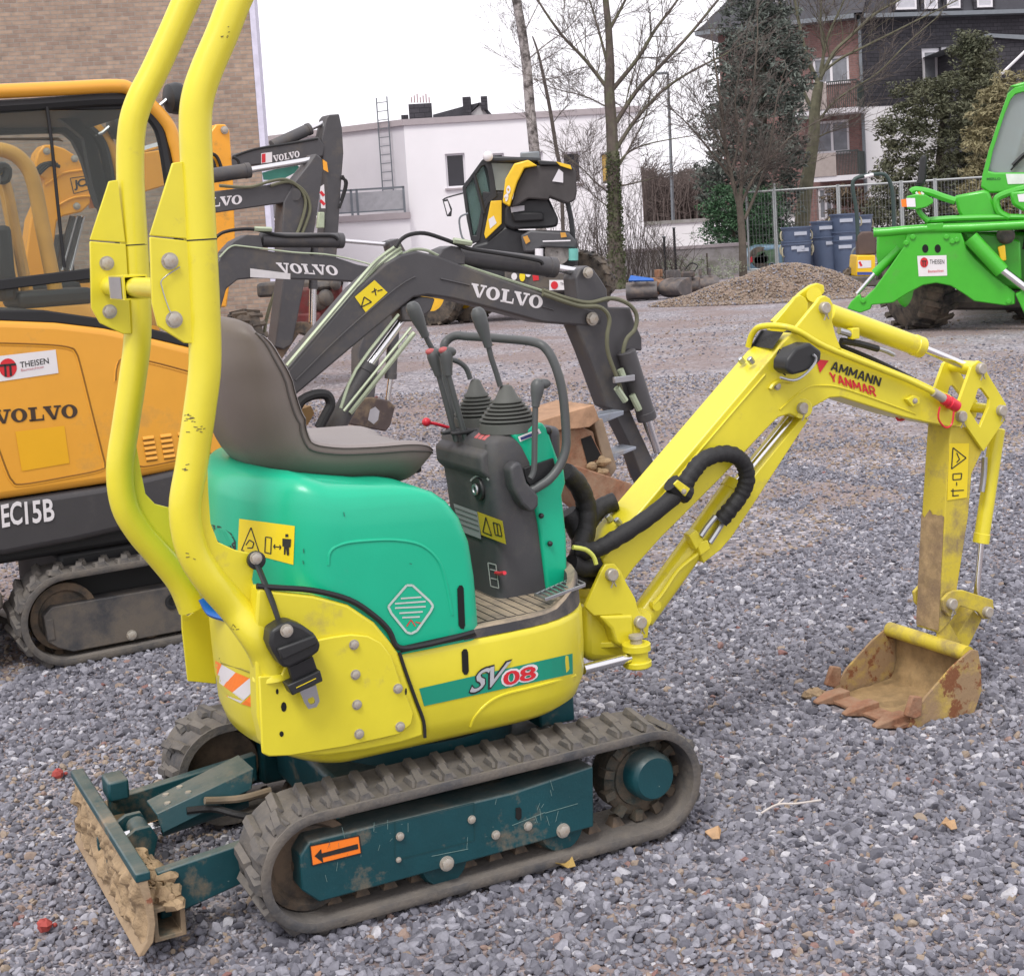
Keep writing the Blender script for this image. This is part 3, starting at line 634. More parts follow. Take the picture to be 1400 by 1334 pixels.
# right-hand lower slate building
FS = Fr(colat(1352, 50), 0); sh = thing('slate_extension', FS, 'low dark slate-clad extension with a white sloping gutter at the right edge', 'building')
P_y(FS, [(1352, 50), (1440, 60), (1440, 330), (1356, 330)], 0, 6, 'slate_wall', m_slate, sh); b = mb(); b.prism([FS.y(1330, 52, -.15), FS.y(1352, 46, -.15), FS.y(1440, 50, -.15), FS.y(1440, 57, -.15), FS.y(1352, 51, -.15)], (0, 6.3, 0)); b.build('roof_edge', m_zinc, sh)
mb().tube([FS.y(1410, 62, -.1), FS.y(1354, 116, -.1)], .05, 6).build('sloping_gutter', m_frame, sh)

# low walls behind the yard
FA = Fr(colat(880, 52), 0); t_ = thing('garden_wall', FA, 'low white rendered wall in the distance right of the white building', 'wall'); a = FA.y(876, 306); c = FA.y(1010, 303)
mb().box((a.x - 3, 0, -.1), (c.x + 2, .3, (a.z + c.z) / 2)).build('wall', m_plast, t_); mb().box((a.x - 3.05, -.05, (a.z + c.z) / 2), (c.x + 2.05, .35, (a.z + c.z) / 2 + .12)).build('wall_cap', m_conc, t_)
b = mb(); z = FA.y(920, 337, -8).z
t_ = thing('block_wall', FA, 'weathered grey block wall behind the buckets and the gravel heap', 'wall'); FBk = Fr(colat(880, 35.5), 0)
t_.location = FBk.o; a = FBk.y(866, 345); c = FBk.y(1012, 338)
mb().box((a.x - .5, 0, -.1), (c.x + .15, .25, a.z)).build('wall', m_conc, t_); mb().box((a.x - .5, -.03, a.z), (c.x + .17, .28, a.z + .07)).build('wall_cap', m_trim, t_)
for px, pt, pb in ((911, 324, 378), (925, 312, 345), (1056, 360, 378)):
    FP = Fr(colat(px, 33), 0); tp = thing('fence_post', FP, {911: 'dark steel post standing before the block wall, above the black bucket', 925: 'thin steel post rising from the top of the block wall', 1056: 'short rusty post beside the small green car'}[px], 'post'); mb().box((-.025, -.025, 0), (.025, .025, FP.y(px, pt).z)).build('post', m_seal, tp); mb().box((-.035, -.035, FP.y(px, pt).z), (.035, .035, FP.y(px, pt).z + .02)).build('post_cap', m_zinc, tp)
# street lamp
FLm = Fr(colat(922, 60), 0); sl_ = thing('street_lamp', FLm, 'tall thin street lamp post beyond the white building', 'street lamp'); zl = FLm.y(913, 101).z; dx = FLm.y(913, 101).x
mb().tube([(0, 0, 0), (dx, 0, zl)], [.08, .05], 8).build('pole', m_zinc, sl_); mb().box((dx - .45, -.08, zl - .02), (dx + .02, .08, zl + .08)).build('lamp_head', m_zinc, sl_, .02)

# trees ---------------------------------------------------------------
def bare_tree(name, F, trunk, rt, limbs, label, seed, mb_bark, depth=3, drop=0., nb=14, ln=1.3, par=None, rmin=.004, spread=.5):
    random.seed(seed); t = thing(name, F, label, 'tree'); tp = [F.y(*p) for p in trunk]; tp[0].z = -.05; b = mb(); b.tube(tp, rt, 10, 4); b.build('trunk', mb_bark, t)
    B = mb(); Tw = mb()
    def twig(p, d, L, r, k):
        pts = [p]; n = 5; q = p; dd = d
        for i in range(n):
            dd = (dd + V((ru(-1, 1), ru(-1, 1), ru(-1, 1) - drop * (i / n) * (1.5 if k == 0 else .8))) * .16).normalized(); q = q + dd * L / n; pts.append(q)
        (B if r > .012 else Tw).tube(pts, [r, r * .45], 5 if r > .012 else 3)
        if k <= 0: return
        for i in range(3 + k):
            j = random.randint(1, n); dv = (pts[j] - pts[j - 1]).normalized(); o = V((ru(-1, 1), ru(-.8, .8), ru(-.5, 1))).normalized(); twig(pts[j], (dv + o * ru(.5, 1.0)).normalized(), L * ru(.4, .65), max(r * .5, rmin), k - 1)
    for lp, r0 in limbs:
        P_ = spl([F.y(*p) for p in lp], 4); B.tube(P_, [r0, r0 * .35], 6)
        for i in range(int(nb)):
            k = random.randint(2, len(P_) - 2); dv = (P_[k + 1] - P_[k]).normalized(); o = V((ru(-1, 1), ru(-1, 1), ru(-.4, 1))).normalized(); f = k / len(P_); twig(P_[k], (dv * .8 + o * spread * 1.6).normalized(), ln * ru(.5, 1.1) * (1.2 - .5 * f), max(r0 * .28 * (1.1 - .6 * f), rmin), depth - 1)
        dv = (P_[-1] - P_[-2]).normalized(); twig(P_[-1], dv, ln, r0 * .33, depth - 1)
    B.build('limbs', mb_bark, t, ang=60, rec=False)
    if Tw.v: Tw.build('twigs', m_twig, t, ang=0, rec=False, kind='stuff')
    return t
FT = Fr(colat(843, 32), 0)
bt = bare_tree('bare_tree', FT, [(845, 393), (841, 330), (840, 280), (838, 220), (836, 170), (833, 125), (834, 90), (832, 40), (828, 0), (822, -70), (820, -160)], [.22, .145, .135, .13, .12, .11, .08, .07, .06, .03], [
    ([(838, 122), (872, 80), (895, 42), (918, 12), (940, -20)], .055), ([(842, 168), (870, 125), (905, 88), (945, 45), (982, 0), (1010, -30)], .055), ([(842, 205), (868, 165), (905, 125), (945, 98), (985, 78)], .05),
    ([(828, 118), (800, 82), (768, 48), (738, 5), (720, -30)], .045), ([(832, 95), (822, 55), (812, 20), (800, -20)], .035), ([(835, 38), (850, 10), (862, -15), (875, -50)], .04),
    ([(845, 225), (860, 208), (890, 196), (945, 186)], .028), ([(846, 255), (870, 250), (900, 242)], .022), ([(832, 148), (800, 132), (760, 122), (730, 108)], .018), ([(834, 265), (815, 250), (797, 232), (770, 210)], .02), ([(848, 225), (862, 200), (882, 160), (890, 120), (900, 80)], .022), ([(834, 285), (812, 268), (800, 255)], .015)],
    'large bare tree with an ivy-covered lower trunk right of the black and yellow loader', 11, m_bark, 3, .5, 14, 1.05, rmin=.0045)
def leaves(P, s, m, name, par, rng, ell_=1.6, flatz=.0, label=None):
    n = len(P); a = rng.uniform(0, 2 * pi, n); e = rng.normal(0, .6, n); u = np.c_[np.cos(a) * np.cos(e), np.sin(a) * np.cos(e), np.sin(e)]; w = rng.normal(0, 1, (n, 3)); v = np.cross(u, w); v /= np.linalg.norm(v, axis=1)[:, None] + 1e-9
    sz = (s * rng.uniform(.5, 1.3, n))[:, None]; u = u * sz * ell_; v = v * sz * .6
    q = np.stack([P - u, P - v, P + u, P + v], 1).reshape(-1, 3); me = bpy.data.meshes.new(name); me.vertices.add(4 * n); me.vertices.foreach_set('co', q.astype('f').ravel()); me.loops.add(4 * n); me.loops.foreach_set('vertex_index', np.arange(4 * n, dtype='i')); me.polygons.add(n); me.polygons.foreach_set('loop_start', np.arange(0, 4 * n, 4, dtype='i')); me.materials.append(m); me.update(calc_edges=True); me.validate()
    o = bpy.data.objects.new(name, me); COL.objects.link(o); o.parent = par; o['kind'] = 'stuff'; return o
def crown(F, outline, nc, per, s, m, name, par, seed, dy=.8, cr=.35, ell_=1.6):
    "leaf clumps filling a picture outline [(py, px_left, px_right)], round in depth"
    rng = np.random.default_rng(seed); Cs = []
    ys = [o[0] for o in outline]
    while len(Cs) < nc:
        py = rng.uniform(ys[0], ys[-1]); l = np.interp(py, ys, [o[1] for o in outline]); r = np.interp(py, ys, [o[2] for o in outline])
        if rng.uniform(0, 1) > (r - l) / max(o[2] - o[1] for o in outline) + .1: continue
        l += rng.uniform(-10, 8); r += rng.uniform(-8, 10); px = rng.uniform(l, r); A = F.y(l, py); B_ = F.y(r, py); p = F.y(px, py); hw = abs(B_.x - A.x) / 2 + .05; q = (p.x - (A.x + B_.x) / 2) / hw; yy = math.sqrt(max(0, 1 - q * q)) * hw * dy
        Cs.append((p.x, -yy * rng.uniform(-.3, 1) , p.z, rng.uniform(.5, 1.2) * cr))
    C = np.array(Cs); P = np.repeat(C[:, :3], per, 0); g = rng.normal(0, 1, (len(P), 3)); g /= np.linalg.norm(g, axis=1)[:, None]; P = P + g * (np.repeat(C[:, 3], per) * rng.uniform(.3, 1, len(P)) ** .5)[:, None] * np.array([1, 1, .55])
    P = P[P[:, 2] > .02]
    return leaves(P, s, m, name, par, rng, ell_)
rng = np.random.default_rng(2)
n = 2600; zz_ = rng.uniform(0, 1, n) ** 1.3 * 2.9; aa = rng.uniform(0, 6.28, n); rad = .135 + rng.uniform(0, .10, n) * (1 - zz_ / 3.4)
cx = np.interp(zz_, [0, 3], [FT.y(845, 393).x, FT.y(839, 240).x]); leaves(np.c_[cx + rad * np.cos(aa) * .95, rad * np.sin(aa), zz_], .03, m_ivy, 'ivy', bt, rng, 1.2)
random.seed(3)
FT2 = Fr(colat(742, 33), 0)
bare_tree('birch_tree', FT2, [(748, 400), (740, 320), (735, 240), (730, 200), (724, 140), (720, 90), (713, 40), (706, 0), (696, -60), (690, -130)], [.14, .12, .12, .115, .11, .105, .10, .09, .05], [
    ([(722, 82), (745, 62), (775, 40), (800, 10), (810, -20)], .018), ([(716, 45), (728, 22), (738, 0), (745, -30)], .016), ([(724, 92), (750, 78), (780, 60), (800, 45)], .014), ([(728, 115), (745, 108), (775, 108), (800, 118)], .01), ([(712, 30), (700, 18), (688, -5)], .012), ([(718, 70), (708, 62), (700, 48)], .01)],
    'slim white-barked birch rising behind the raised bonnet of the loader', 5, m_birch, 3, 1.1, 7, .8, rmin=.004)
FT3 = Fr(colat(775, 33.5), 0)
bare_tree('young_tree', FT3, [(775, 400), (770, 320), (767, 240), (760, 200), (752, 150), (742, 100), (735, 70), (728, 50)], [.04, .045, .045, .04, .03, .015], [([(755, 170), (770, 150), (790, 130)], .012), ([(750, 140), (738, 120), (728, 95)], .01), ([(767, 240), (790, 215), (812, 200)], .012)],
    'thin leaning young tree between the birch and the ivy-covered tree', 8, m_twig, 3, .8, 10, .8, rmin=.004)
# brush round the tree foot
rngb = random.Random(4)
FBr = Fr(colat(860, 33.5), 0); br_ = thing('bare_brush', FBr, 'tangle of bare brown saplings round the foot of the ivy-covered tree', 'bush'); b = mb()
for i in range(230):
    px = rngb.uniform(770, 940); p = FBr.y(px, 392); p = V((p.x, rngb.uniform(-.8, 1.2), 0)); h = rngb.uniform(.5, 2.4) * (1.15 if px > 800 else .9) * (.45 if px > 895 else 1); d = V((rngb.uniform(-.35, .35), rngb.uniform(-.3, .3), 1)); q1 = p + d * h * .5 + V((rngb.uniform(-.1, .1), 0, 0)); q2 = q1 + V((rngb.uniform(-.4, .4), rngb.uniform(-.2, .2), h * .5)); b.tube([p, q1, q2], [.011, .003], 3, 3)
    for k in range(4):
        s_ = q1.lerp(q2, rngb.random()); b.tube([s_, s_ + V((rngb.uniform(-.35, .35), rngb.uniform(-.2, .2), rngb.uniform(.0, .4)))], [.005, .002], 3)
b.build('stems', m_twig, br_, ang=0, rec=False)
# tree in front of the conifer and the larger bare tree by the house
FT4 = Fr(colat(1019, 34), 0)
bare_tree('multi_stem_tree', FT4, [(1016, 375), (1015, 330), (1012, 290), (1010, 265)], [.10, .09, .08, .07], [
    ([(1012, 290), (1000, 240), (990, 190), (985, 140), (978, 90)], .055), ([(1012, 270), (1016, 220), (1020, 170), (1030, 120), (1035, 60)], .05), ([(1013, 280), (1030, 245), (1052, 220), (1078, 190), (1100, 175)], .04), ([(1004, 250), (985, 225), (962, 195), (945, 175), (930, 160), (918, 150)], .03), ([(1010, 260), (1025, 240), (1048, 232)], .025), ([(1018, 300), (1035, 260), (1050, 215), (1060, 150)], .04), ([(1000, 235), (1010, 190), (1005, 140), (1012, 90)], .03), ([(990, 200), (968, 165), (950, 130)], .02)],
    'leafless multi-stemmed tree in front of the dark conifer', 21, mat('bark_brown', (.12, .10, .08), .9, var=.3, vs=6), 3, .4, 16, 1.0, rmin=.005)
FT5 = Fr(colat(1097, 48), 0)
bare_tree('garden_tree', FT5, [(1092, 325), (1100, 270), (1108, 220), (1113, 180), (1114, 150), (1120, 112)], [.26, .24, .20, .19, .18, .15], [
    ([(1118, 112), (1104, 80), (1094, 40), (1085, -10), (1078, -60)], .08), ([(1122, 110), (1126, 70), (1122, 30), (1124, -20)], .06), ([(1122, 106), (1140, 72), (1165, 48), (1195, 20), (1230, 0), (1262, -25)], .07), ([(1126, 98), (1150, 80), (1180, 65), (1220, 45), (1270, 20), (1310, 0)], .05), ([(1110, 150), (1092, 110), (1078, 60), (1068, 10), (1060, -40)], .07), ([(1116, 172), (1135, 145), (1160, 125), (1200, 100), (1240, 60), (1280, 25)], .045), ([(1121, 100), (1132, 50), (1150, 10), (1165, -30)], .05), ([(1114, 190), (1134, 180)], .04)],
    'broad bare garden tree in front of the brick balconies', 31, mat('bark_greenish', (.12, .115, .075), .9, var=.3, vs=5), 3, .1, 11, 1.7, rmin=.007, spread=.45)
FC = Fr(colat(1030, 45), 0); cf = thing('conifer', FC, 'tall dark ragged conifer left of the brick apartment house', 'tree'); mb().tube([(0, 0, -.1), FC.y(1040, 150), FC.y(1042, -40)], [.3, .2, .08], 8).build('trunk', m_bark, cf)
crown(FC, [(-60, 1020, 1060), (0, 1002, 1068), (40, 990, 1086), (90, 984, 1096), (125, 980, 1105), (140, 975, 1098), (168, 958, 1092), (180, 962, 1090), (205, 980, 1100), (225, 955, 1085), (270, 958, 1085), (300, 970, 1080), (330, 975, 1080)], 600, 46, .044, m_conif, 'foliage', cf, 1, .9, .40, 2.4)
FHe = Fr(colat(1005, 42), 0); he = thing('laurel_hedge', FHe, 'glossy green hedge below the dark conifer, behind the block wall', 'hedge')
mb().tube([(0, 0, 0), (0, 0, 1.5)], .05, 6).build('stem', m_bark, he); crown(FHe, [(255, 975, 1060), (280, 966, 1062), (310, 962, 1062), (338, 965, 1062), (345, 970, 1062)], 170, 80, .035, m_hedge, 'foliage', he, 2, .6, .3, 1.3)
FE = Fr(colat(1275, 42), 0); ev = thing('evergreen_tree', FE, 'broad dark evergreen tree between the brick house and the green cab', 'tree'); mb().tube([(0, 0, 0), FE.y(1290, 150)], [.2, .06], 8).build('trunk', m_bark, ev)
crown(FE, [(48, 1325, 1338), (80, 1308, 1352), (108, 1300, 1358), (118, 1230, 1360), (140, 1222, 1365), (175, 1208, 1365), (210, 1205, 1362), (250, 1195, 1355), (300, 1185, 1350), (330, 1185, 1350)], 620, 70, .040, m_ever, 'foliage', ev, 3, .8, .34, 1.5)
FY = Fr(colat(1375, 38), 0); yv = thing('golden_shrub', FY, 'pale yellowish bamboo-like shrub behind the green cab', 'bush'); mb().tube([(0, 0, 0), (0, 0, 4)], .05, 6).build('stem', m_bark, yv)
crown(FY, [(102, 1370, 1420), (125, 1352, 1430), (160, 1335, 1430), (200, 1325, 1430), (250, 1325, 1420), (300, 1320, 1420)], 260, 70, .036, m_every, 'foliage', yv, 4, .6, .3, 2.4)
FK = Fr(colat(1180, 44), 0); kv = thing('bush', FK, 'bare brown garden bush by the ground-floor windows of the brick house', 'bush'); mb().tube([(0, 0, 0), (0, 0, 1)], .04, 6).build('stem', m_bark, kv)
crown(FK, [(255, 1140, 1180), (275, 1130, 1190), (300, 1125, 1195), (330, 1125, 1200)], 60, 45, .04, mat('dry_brown_leaves', (.11, .08, .05), .9, var=.4, vs=9), 'foliage', kv, 6, .6, .3, 2.4)
# young variegated shrub by the buckets
FV = Fr(colat(968, 33.8), 0); vv = thing('variegated_shrub', FV, 'light green leafy shrub growing against the block wall', 'bush'); mb().tube([(0, 0, 0), (0, 0, .6)], .02, 6).build('stem', m_bark, vv)
crown(FV, [(352, 915, 1000), (365, 900, 1010), (380, 905, 1005), (392, 915, 1000)], 110, 26, .018, leaf_mat('pale_shrub_leaves', (.12, .15, .08), (.42, .46, .34), 3.), 'foliage', vv, 7, .4, .16, 1.5)
# far wood
FF = Fr(colat(930, 85), 0); rng = random.Random(9); b = mb()
for i in range(900):
    px = rng.uniform(868, 1010); x = FF.y(px, 300).x; y = rng.uniform(0, 8); h = 2.2 + 2.6 * (.5 + .5 * sin(px * .05)) + rng.uniform(-.8, 1.2); h = max(1.5, FF.y(px, 236 + 8 * sin(px * .09) + rng.uniform(-6, 14)).z); b.tube([(x, y, 0), (x + rng.uniform(-.3, .3), y, h * .6), (x + rng.uniform(-.6, .6), y, h)], [.05, .012], 3)
    for k in range(7):
        z = h * rng.uniform(.35, .95); b.tube([(x, y, z), (x + rng.uniform(-.9, .9), y + rng.uniform(-.4, .4), z + rng.uniform(.1, .8))], [.022, .008], 3)
o = b.build('far_wood', mat('far_bare_branches', (.135, .105, .095), .95, var=.2), None, ang=0, rec=False, kind='stuff'); o.location = FF.o; o['label'] = 'far-off mass of bare brown trees'
FFb = Fr(colat(930, 95), 0); b = mb(); k = []
xs = [FFb.y(840 + i * 8, 300).x for i in range(26)]
b.loft([[V((x, 0, -.1)) for x in xs], [V((x, 1.5, FFb.y(840 + i * 8, 243 + 5 * sin(i * 1.3)).z)) for i, x in enumerate(xs)], [V((x, 14, 1)) for x in xs]], False, False, False)
o = b.build('distant_hill', mat('far_wooded_bank', (.15, .12, .115), 1., var=.35, vs=3.), None, ang=40, kind='structure'); o.location = FFb.o
# ================================================================== hero excavator
HM = Fr((-.296, 3.706), .461)
hero = thing('mini_excavator', HM, 'small yellow and green mini excavator with brown seat, folding roll bar and lettering SV08', 'excavator')
F = HM; T_ = hero

def stadium(L0, L1, R, zc, n=18):
    a = [(L1 + R * cos(t), zc + R * sin(t)) for t in [-pi / 2 + pi * i / n for i in range(n + 1)]]
    b = [(L0 - R * cos(t), zc - R * sin(t)) for t in [-pi / 2 + pi * i / n for i in range(n + 1)]]
    return a + b
def track(par, L0, L1, R, zc, ya, yb, th, nl, lugh, sk, m=m_rub):
    lugh *= .66
    "crawler belt between y=ya and y=yb with separate tread lugs"
    b = mb(); O = stadium(L0, L1, R, zc); I = stadium(L0, L1, R - th, zc); e = .008 if yb > ya else -.008
    rg = lambda pts, y: [V((x, y, z)) for x, z in pts]
    M_ = stadium(L0, L1, R - th * .5, zc)
    rings = [rg(I, ya), rg(M_, ya - e * .6), rg(O, ya), rg(O, ya + e), rg(stadium(L0, L1, R - .004, zc), ya + e * 1.6), rg(stadium(L0, L1, R - .004, zc), yb - e * 1.6), rg(O, yb - e), rg(O, yb), rg(I, yb), rg(I, ya)]
    b.loft(rings, False, False); b.build('track_belt', m, par, ang=50)
    g = mb(); per = 2 * (L1 - L0) + 2 * pi * R
    def at(s, r):
        s %= per
        if s < L1 - L0: return V((L0 + s, 0, zc + r)), V((1, 0, 0)), V((0, 0, 1))
        s -= L1 - L0
        if s < pi * R: t = pi / 2 - s / R; return V((L1 + r * cos(t), 0, zc + r * sin(t))), V((sin(t), 0, -cos(t))), V((cos(t), 0, sin(t)))
        s -= pi * R
        if s < L1 - L0: return V((L1 - s, 0, zc - r)), V((-1, 0, 0)), V((0, 0, -1))
        s -= L1 - L0; t = -pi / 2 - s / R; return V((L0 + r * cos(t), 0, zc + r * sin(t))), V((sin(t), 0, -cos(t))), V((cos(t), 0, sin(t)))
    w = abs(yb - ya); pit = per / nl; q = pit * .21
    def blk(b, x, y0, y1, h, k, sx):
        z0 = -.003
        for i in range(1):
            lo = [V((x - q, y0, z0)), V((x + q, y0, z0)), V((x + q + sx, y1, z0)), V((x - q + sx, y1, z0))]
            hi = [V((x - q * .6, y0 + .006, h)), V((x + q * .6, y0 + .006, h * .97)), V((x + q * .6 + sx, y1 - .006, h)), V((x - q * .6 + sx, y1 - .006, h))]
            b.loft([lo, hi], True, True)
    l = mb(); blk(l, -sk, .006, w * .50, lugh, 0, sk * .9); blk(l, sk * .25, w * .46, w - .006, lugh * .96, 0, sk * .8)
    l.loft([[V((-sk - q * 1.3, .02, -.003)), V((-sk + q * 1.8, .02, -.003)), V((-sk + q * 1.8, .075, -.003)), V((-sk - q * 1.3, .075, -.003))], [V((-sk - q, .03, lugh * .6)), V((-sk + q * 1.3, .03, lugh * .6)), V((-sk + q * 1.3, .07, lugh * .6)), V((-sk - q, .07, lugh * .6))]])
    lugs = []; base = list(l.v)
    for q_ in range(4):
        l.v = [(x + ru(-1, 1) * lugh * .12, y + ru(-1, 1) * lugh * .15, z + (ru(-.16, .1) * lugh if z > 0 else 0)) for x, y, z in base]; lugs.append(l.mesh('tread_lug', m, 40))
    gl = mb(); gl.loft([[V((-.018, w * .4, 0)), V((.018, w * .4, 0)), V((.018, w * .6, 0)), V((-.018, w * .6, 0))], [V((-.008, w * .44, -.022)), V((.008, w * .44, -.022)), V((.008, w * .56, -.022)), V((-.008, w * .56, -.022))]]); mg = gl.mesh('guide_lug', m_rubdark, 40)
    sg = 1 if yb > ya else -1
    for i in range(nl):
        for me_, r, nm in ((random.choice(lugs), R, 'tread_lug'), (mg, R - th, 'guide_lug')):
            p, tx, nz = at(i * pit, r); ty = V((0, sg, 0)); M4 = Matrix((tx, ty, nz)).transposed().to_4x4(); M4.translation = p + V((0, ya, 0)); inst(nm, me_, par, M4)
R_, L_, G_, ZC = .133, .427, .444, .152
track(T_, -L_, L_, R_, ZC, -G_, -G_ + .18, .021, 38, .019, .016)
track(T_, -L_, L_, R_, ZC, G_, G_ - .18, .021, 38, .019, .016)
for s in (-1, 1):                                   # track frames, both sides
    y0 = s * (G_ - .012); y1 = s * (G_ - .10)
    pl = [(410, 1171), (423, 1150), (560, 1117), (700, 1084), (811, 1047), (812, 1130), (640, 1178), (437, 1233), (413, 1217)]
    mb().prismy(F.ys(pl, -G_ + .012), y0, y1).build('track_frame', m_teal, T_, .004)
    b = mb(); b.box((-.33, s * (G_ - .15), .09), (.22, s * (G_ - .04), .21)); b.build('track_frame_core', m_teal, T_, .01)
    for (px, py, r) in ((609, 1178, .062), (770, 1132, .062)):
        c = F.y(px, py, -G_ + .03); b = mb(); b.lathe((c.x, s * (G_ - .035), c.z), (0, s, 0), [(-.10, r), (-.02, r), (-.004, r * .94), (0, r * .9), (.0, r * .3)], 28); b.build('track_roller', m_teal, T_)
    b = mb(); b.lathe((-L_ - .004, s * (G_ - .06), ZC), (0, s, 0), [(-.06, .100), (-.05, .106), (.0, .106), (.004, .09), (-.012, .08), (-.012, .04), (.01, .035), (.01, 0)], 32); b.build('idler_wheel', m_rubdark, T_)
    b = mb(); b.lathe((L_, s * (G_ - .09), ZC), (0, s, 0), [(-.05, .097), (.010, .097), (.014, .092), (.016, .072), (.022, .07), (.022, .0)], 30)
    for i in range(11):
        a = 2 * pi * i / 11; b.box((.080, -.03, -.010), (.107, .002, .010), Matrix.Rotation(a, 3, 'Y')); n0 = len(b.v) - 8
        for k in range(n0, len(b.v)): b.v[k] = (b.v[k][0] + L_, b.v[k][1] + s * (G_ - .09), b.v[k][2] + ZC)
    b.build('drive_sprocket', mat('sprocket_dirty', (.015, .035, .035), .8, dirt=(.11, .085, .06), da=.6, ds=14, bump=.002), T_)
    b = mb(); b.lathe((L_ + .012, s * (G_ - .075), ZC + .01), (0, s, 0), [(-.03, .062), (.045, .060), (.050, .057), (.056, .053), (.060, .050), (.060, 0)], 30)
    b.build('drive_motor_hub', m_teal, T_)
for px, py, r in ((611, 1180, .016), (770, 1135, .016), (547, 1143, .009), (645, 1120, .009), (678, 1141, .010), (722, 1129, .010), (545, 1175, .006)):
    bolt(T_, F.y(px, py, -G_ + .010), r)
on = on_y(F, -G_ + .012, .0012)
sheet([(424, 1156), (491, 1142), (494, 1166), (427, 1183)], on, m_orng, T_, 'direction_sticker'); on2 = on_y(F, -G_ + .012, .002)
strokes([[(424, 1156), (491, 1142), (494, 1166), (427, 1183), (424, 1156)]], 1.6, on2, m_ink, T_, 'sticker_border')
b = mb(); b.add([on2(*p) for p in [(430, 1170), (439, 1160), (440, 1166), (489, 1153), (490, 1160), (441, 1172), (442, 1179)]], [(0, 1, 2, 3, 4, 5, 6)]); b.build('sticker_arrow', m_ink, T_, ang=0, rec=False)
b = mb(); b.add([on2(*p) for p in [(705, 1104), (711, 1103), (713, 1106), (713, 1118), (709, 1121), (705, 1118)]], [(0, 1, 2, 3, 4, 5)]); b.build('frame_slot', m_hole, T_, ang=0, rec=False)
strokes([[(512, 1129), (540, 1123), (540, 1172)], [(540, 1123), (648, 1097), (649, 1148), (543, 1175)]], 1.2, on, mat('teal_weld', (.006, .05, .055), .6), T_, 'weld_seam')
random.seed(5); sc_ = mat('paint_scratches', (.16, .25, .23), .6, var=.2)
strokes([(lambda a, b_, c_: [(a, b_), (a + c_ * .35 + ru(-2, 3), b_ + c_)])(random.choice([ru(505, 535), ru(430, 800), ru(470, 500), ru(730, 760)]), 0, ru(4, 15)) for k in range(0)] + [(lambda a: [(a, 1212 - (a - 430) * .235 - q_), (a + ru(-4, 4), 1212 - (a - 430) * .235 - q_ - ru(4, 16))])(random.choice([ru(505, 540), ru(430, 790), ru(440, 480), ru(730, 765)])) for q_ in [ru(2, 60) for _ in range(22)]], .6, on, sc_, T_, 'paint_scratch')
strokes([[(700, 1128), (745, 1110)], [(745, 1111), (790, 1098)], [(590, 1170), (640, 1160)]], .8, on, sc_, T_, 'paint_scratch')
# lower frame
b = mb(); b.box((-.30, -.27, .12), (.30, .27, .25)); b.build('undercarriage_frame', m_teal, T_, .015)
for sx in (-.2, .2):
    b = mb(); b.box((sx - .035, -.36, .13), (sx + .035, .36, .19)); b.build('axle_beam', m_teal, T_, .005)
b = mb(); b.lathe((0, 0, .24), (0, 0, 1), [(0, .24), (.06, .24), (.06, .2), (.13, .2)], 40); b.build('slewing_ring', m_teal, T_)
b = mb(); b.box((-.40, -.2, .345), (.36, .2, .42)); b.build('turntable_frame', m_seal, T_, .02)
b = mb(); q = F.y(757, 975, -.2); b.box((q.x - .05, -.22, .27), (q.x + .05, -.05, .36)); b.build('frame_bracket', m_teal, T_, .006)
# dozer blade
pr = [(-.800, .214), (-.800, .19), (-.789, .15), (-.787, .10), (-.795, .065), (-.806, .05), (-.814, .036), (-.802, .036), (-.78, .06), (-.772, .10), (-.774, .15), (-.780, .19), (-.780, .214)]
mb().loft([[V((x, y, z)) for x, z in pr] for y in (-.365, -.18, 0, .18, .365)]).build('blade', mat('blade_muddy_steel', (.20, .13, .08), .85, var=.3, vs=14, dirt=(.33, .24, .15), da=.7, ds=8, bump=.003, bs=70, rust=(.24, .09, .05), ra=.2), T_, .002)
b = mb(); b.box((-.806, -.367, .196), (-.774, .367, .217)); b.build('blade_top_edge', m_teal, T_, .004)
# mud crust on blade
b = mb(); nx, nz = 120, 30; rr = []
for i in range(nx + 1):
    y = -.36 + .72 * i / nx; row = []
    for k in range(nz + 1):
        z = .035 + .160 * k / nz; e = min(1, min(k, nz - k) / 3, min(i, nx - i) / 3); w = MN.fractal(V((y * 26, z * 26, 3.1)), .9, 2.1, 4)
        low = max(0, min(1, (z - .05 - .03 * MN.noise(V((y * 9, 0, 7)))) / .02)); x = float(np.interp(z, [.022, .04, .065, .10, .15, .19], [-.818, -.808, -.795, -.787, -.789, -.800])) + .001 - e * low * (.006 + .020 * max(0, w + .22)) - (.006 if .07 < z < .17 and e == 1 else 0)
        row.append(V((x, y, z)))
    rr.append(row)
b.loft(rr, False, False, False); b.build('mud_crust', m_mud, T_, ang=60)
b = mb(); b.frame([V((-.775, -.35, .05)), V((-.705, -.35, .05)), V((-.705, -.35, .125)), V((-.775, -.35, .125))], [V((-.764, -.35, .06)), V((-.716, -.35, .06)), V((-.716, -.35, .114)), V((-.764, -.35, .114))], (0, .70, 0)); b.build('blade_crossbeam', mat('muddy_teal', (.015, .06, .06), .7, dirt=MUD, da=.85, ds=9, bump=.003, bs=50), T_, .002)
b = mb()
for i in range(26):
    b.ell((ru(-.77, -.72), ru(-.34, -.1), ru(.12, .15)), ru(.015, .035), ru(.02, .05), ru(.01, .024), 7)
k0 = [V(v) for v in b.v]; b.v = [tuple(p + V((ru(-.004, .004), ru(-.004, .004), ru(-.004, .004)))) for p in k0]
b.build('mud_heap', m_mud, T_, ang=25)
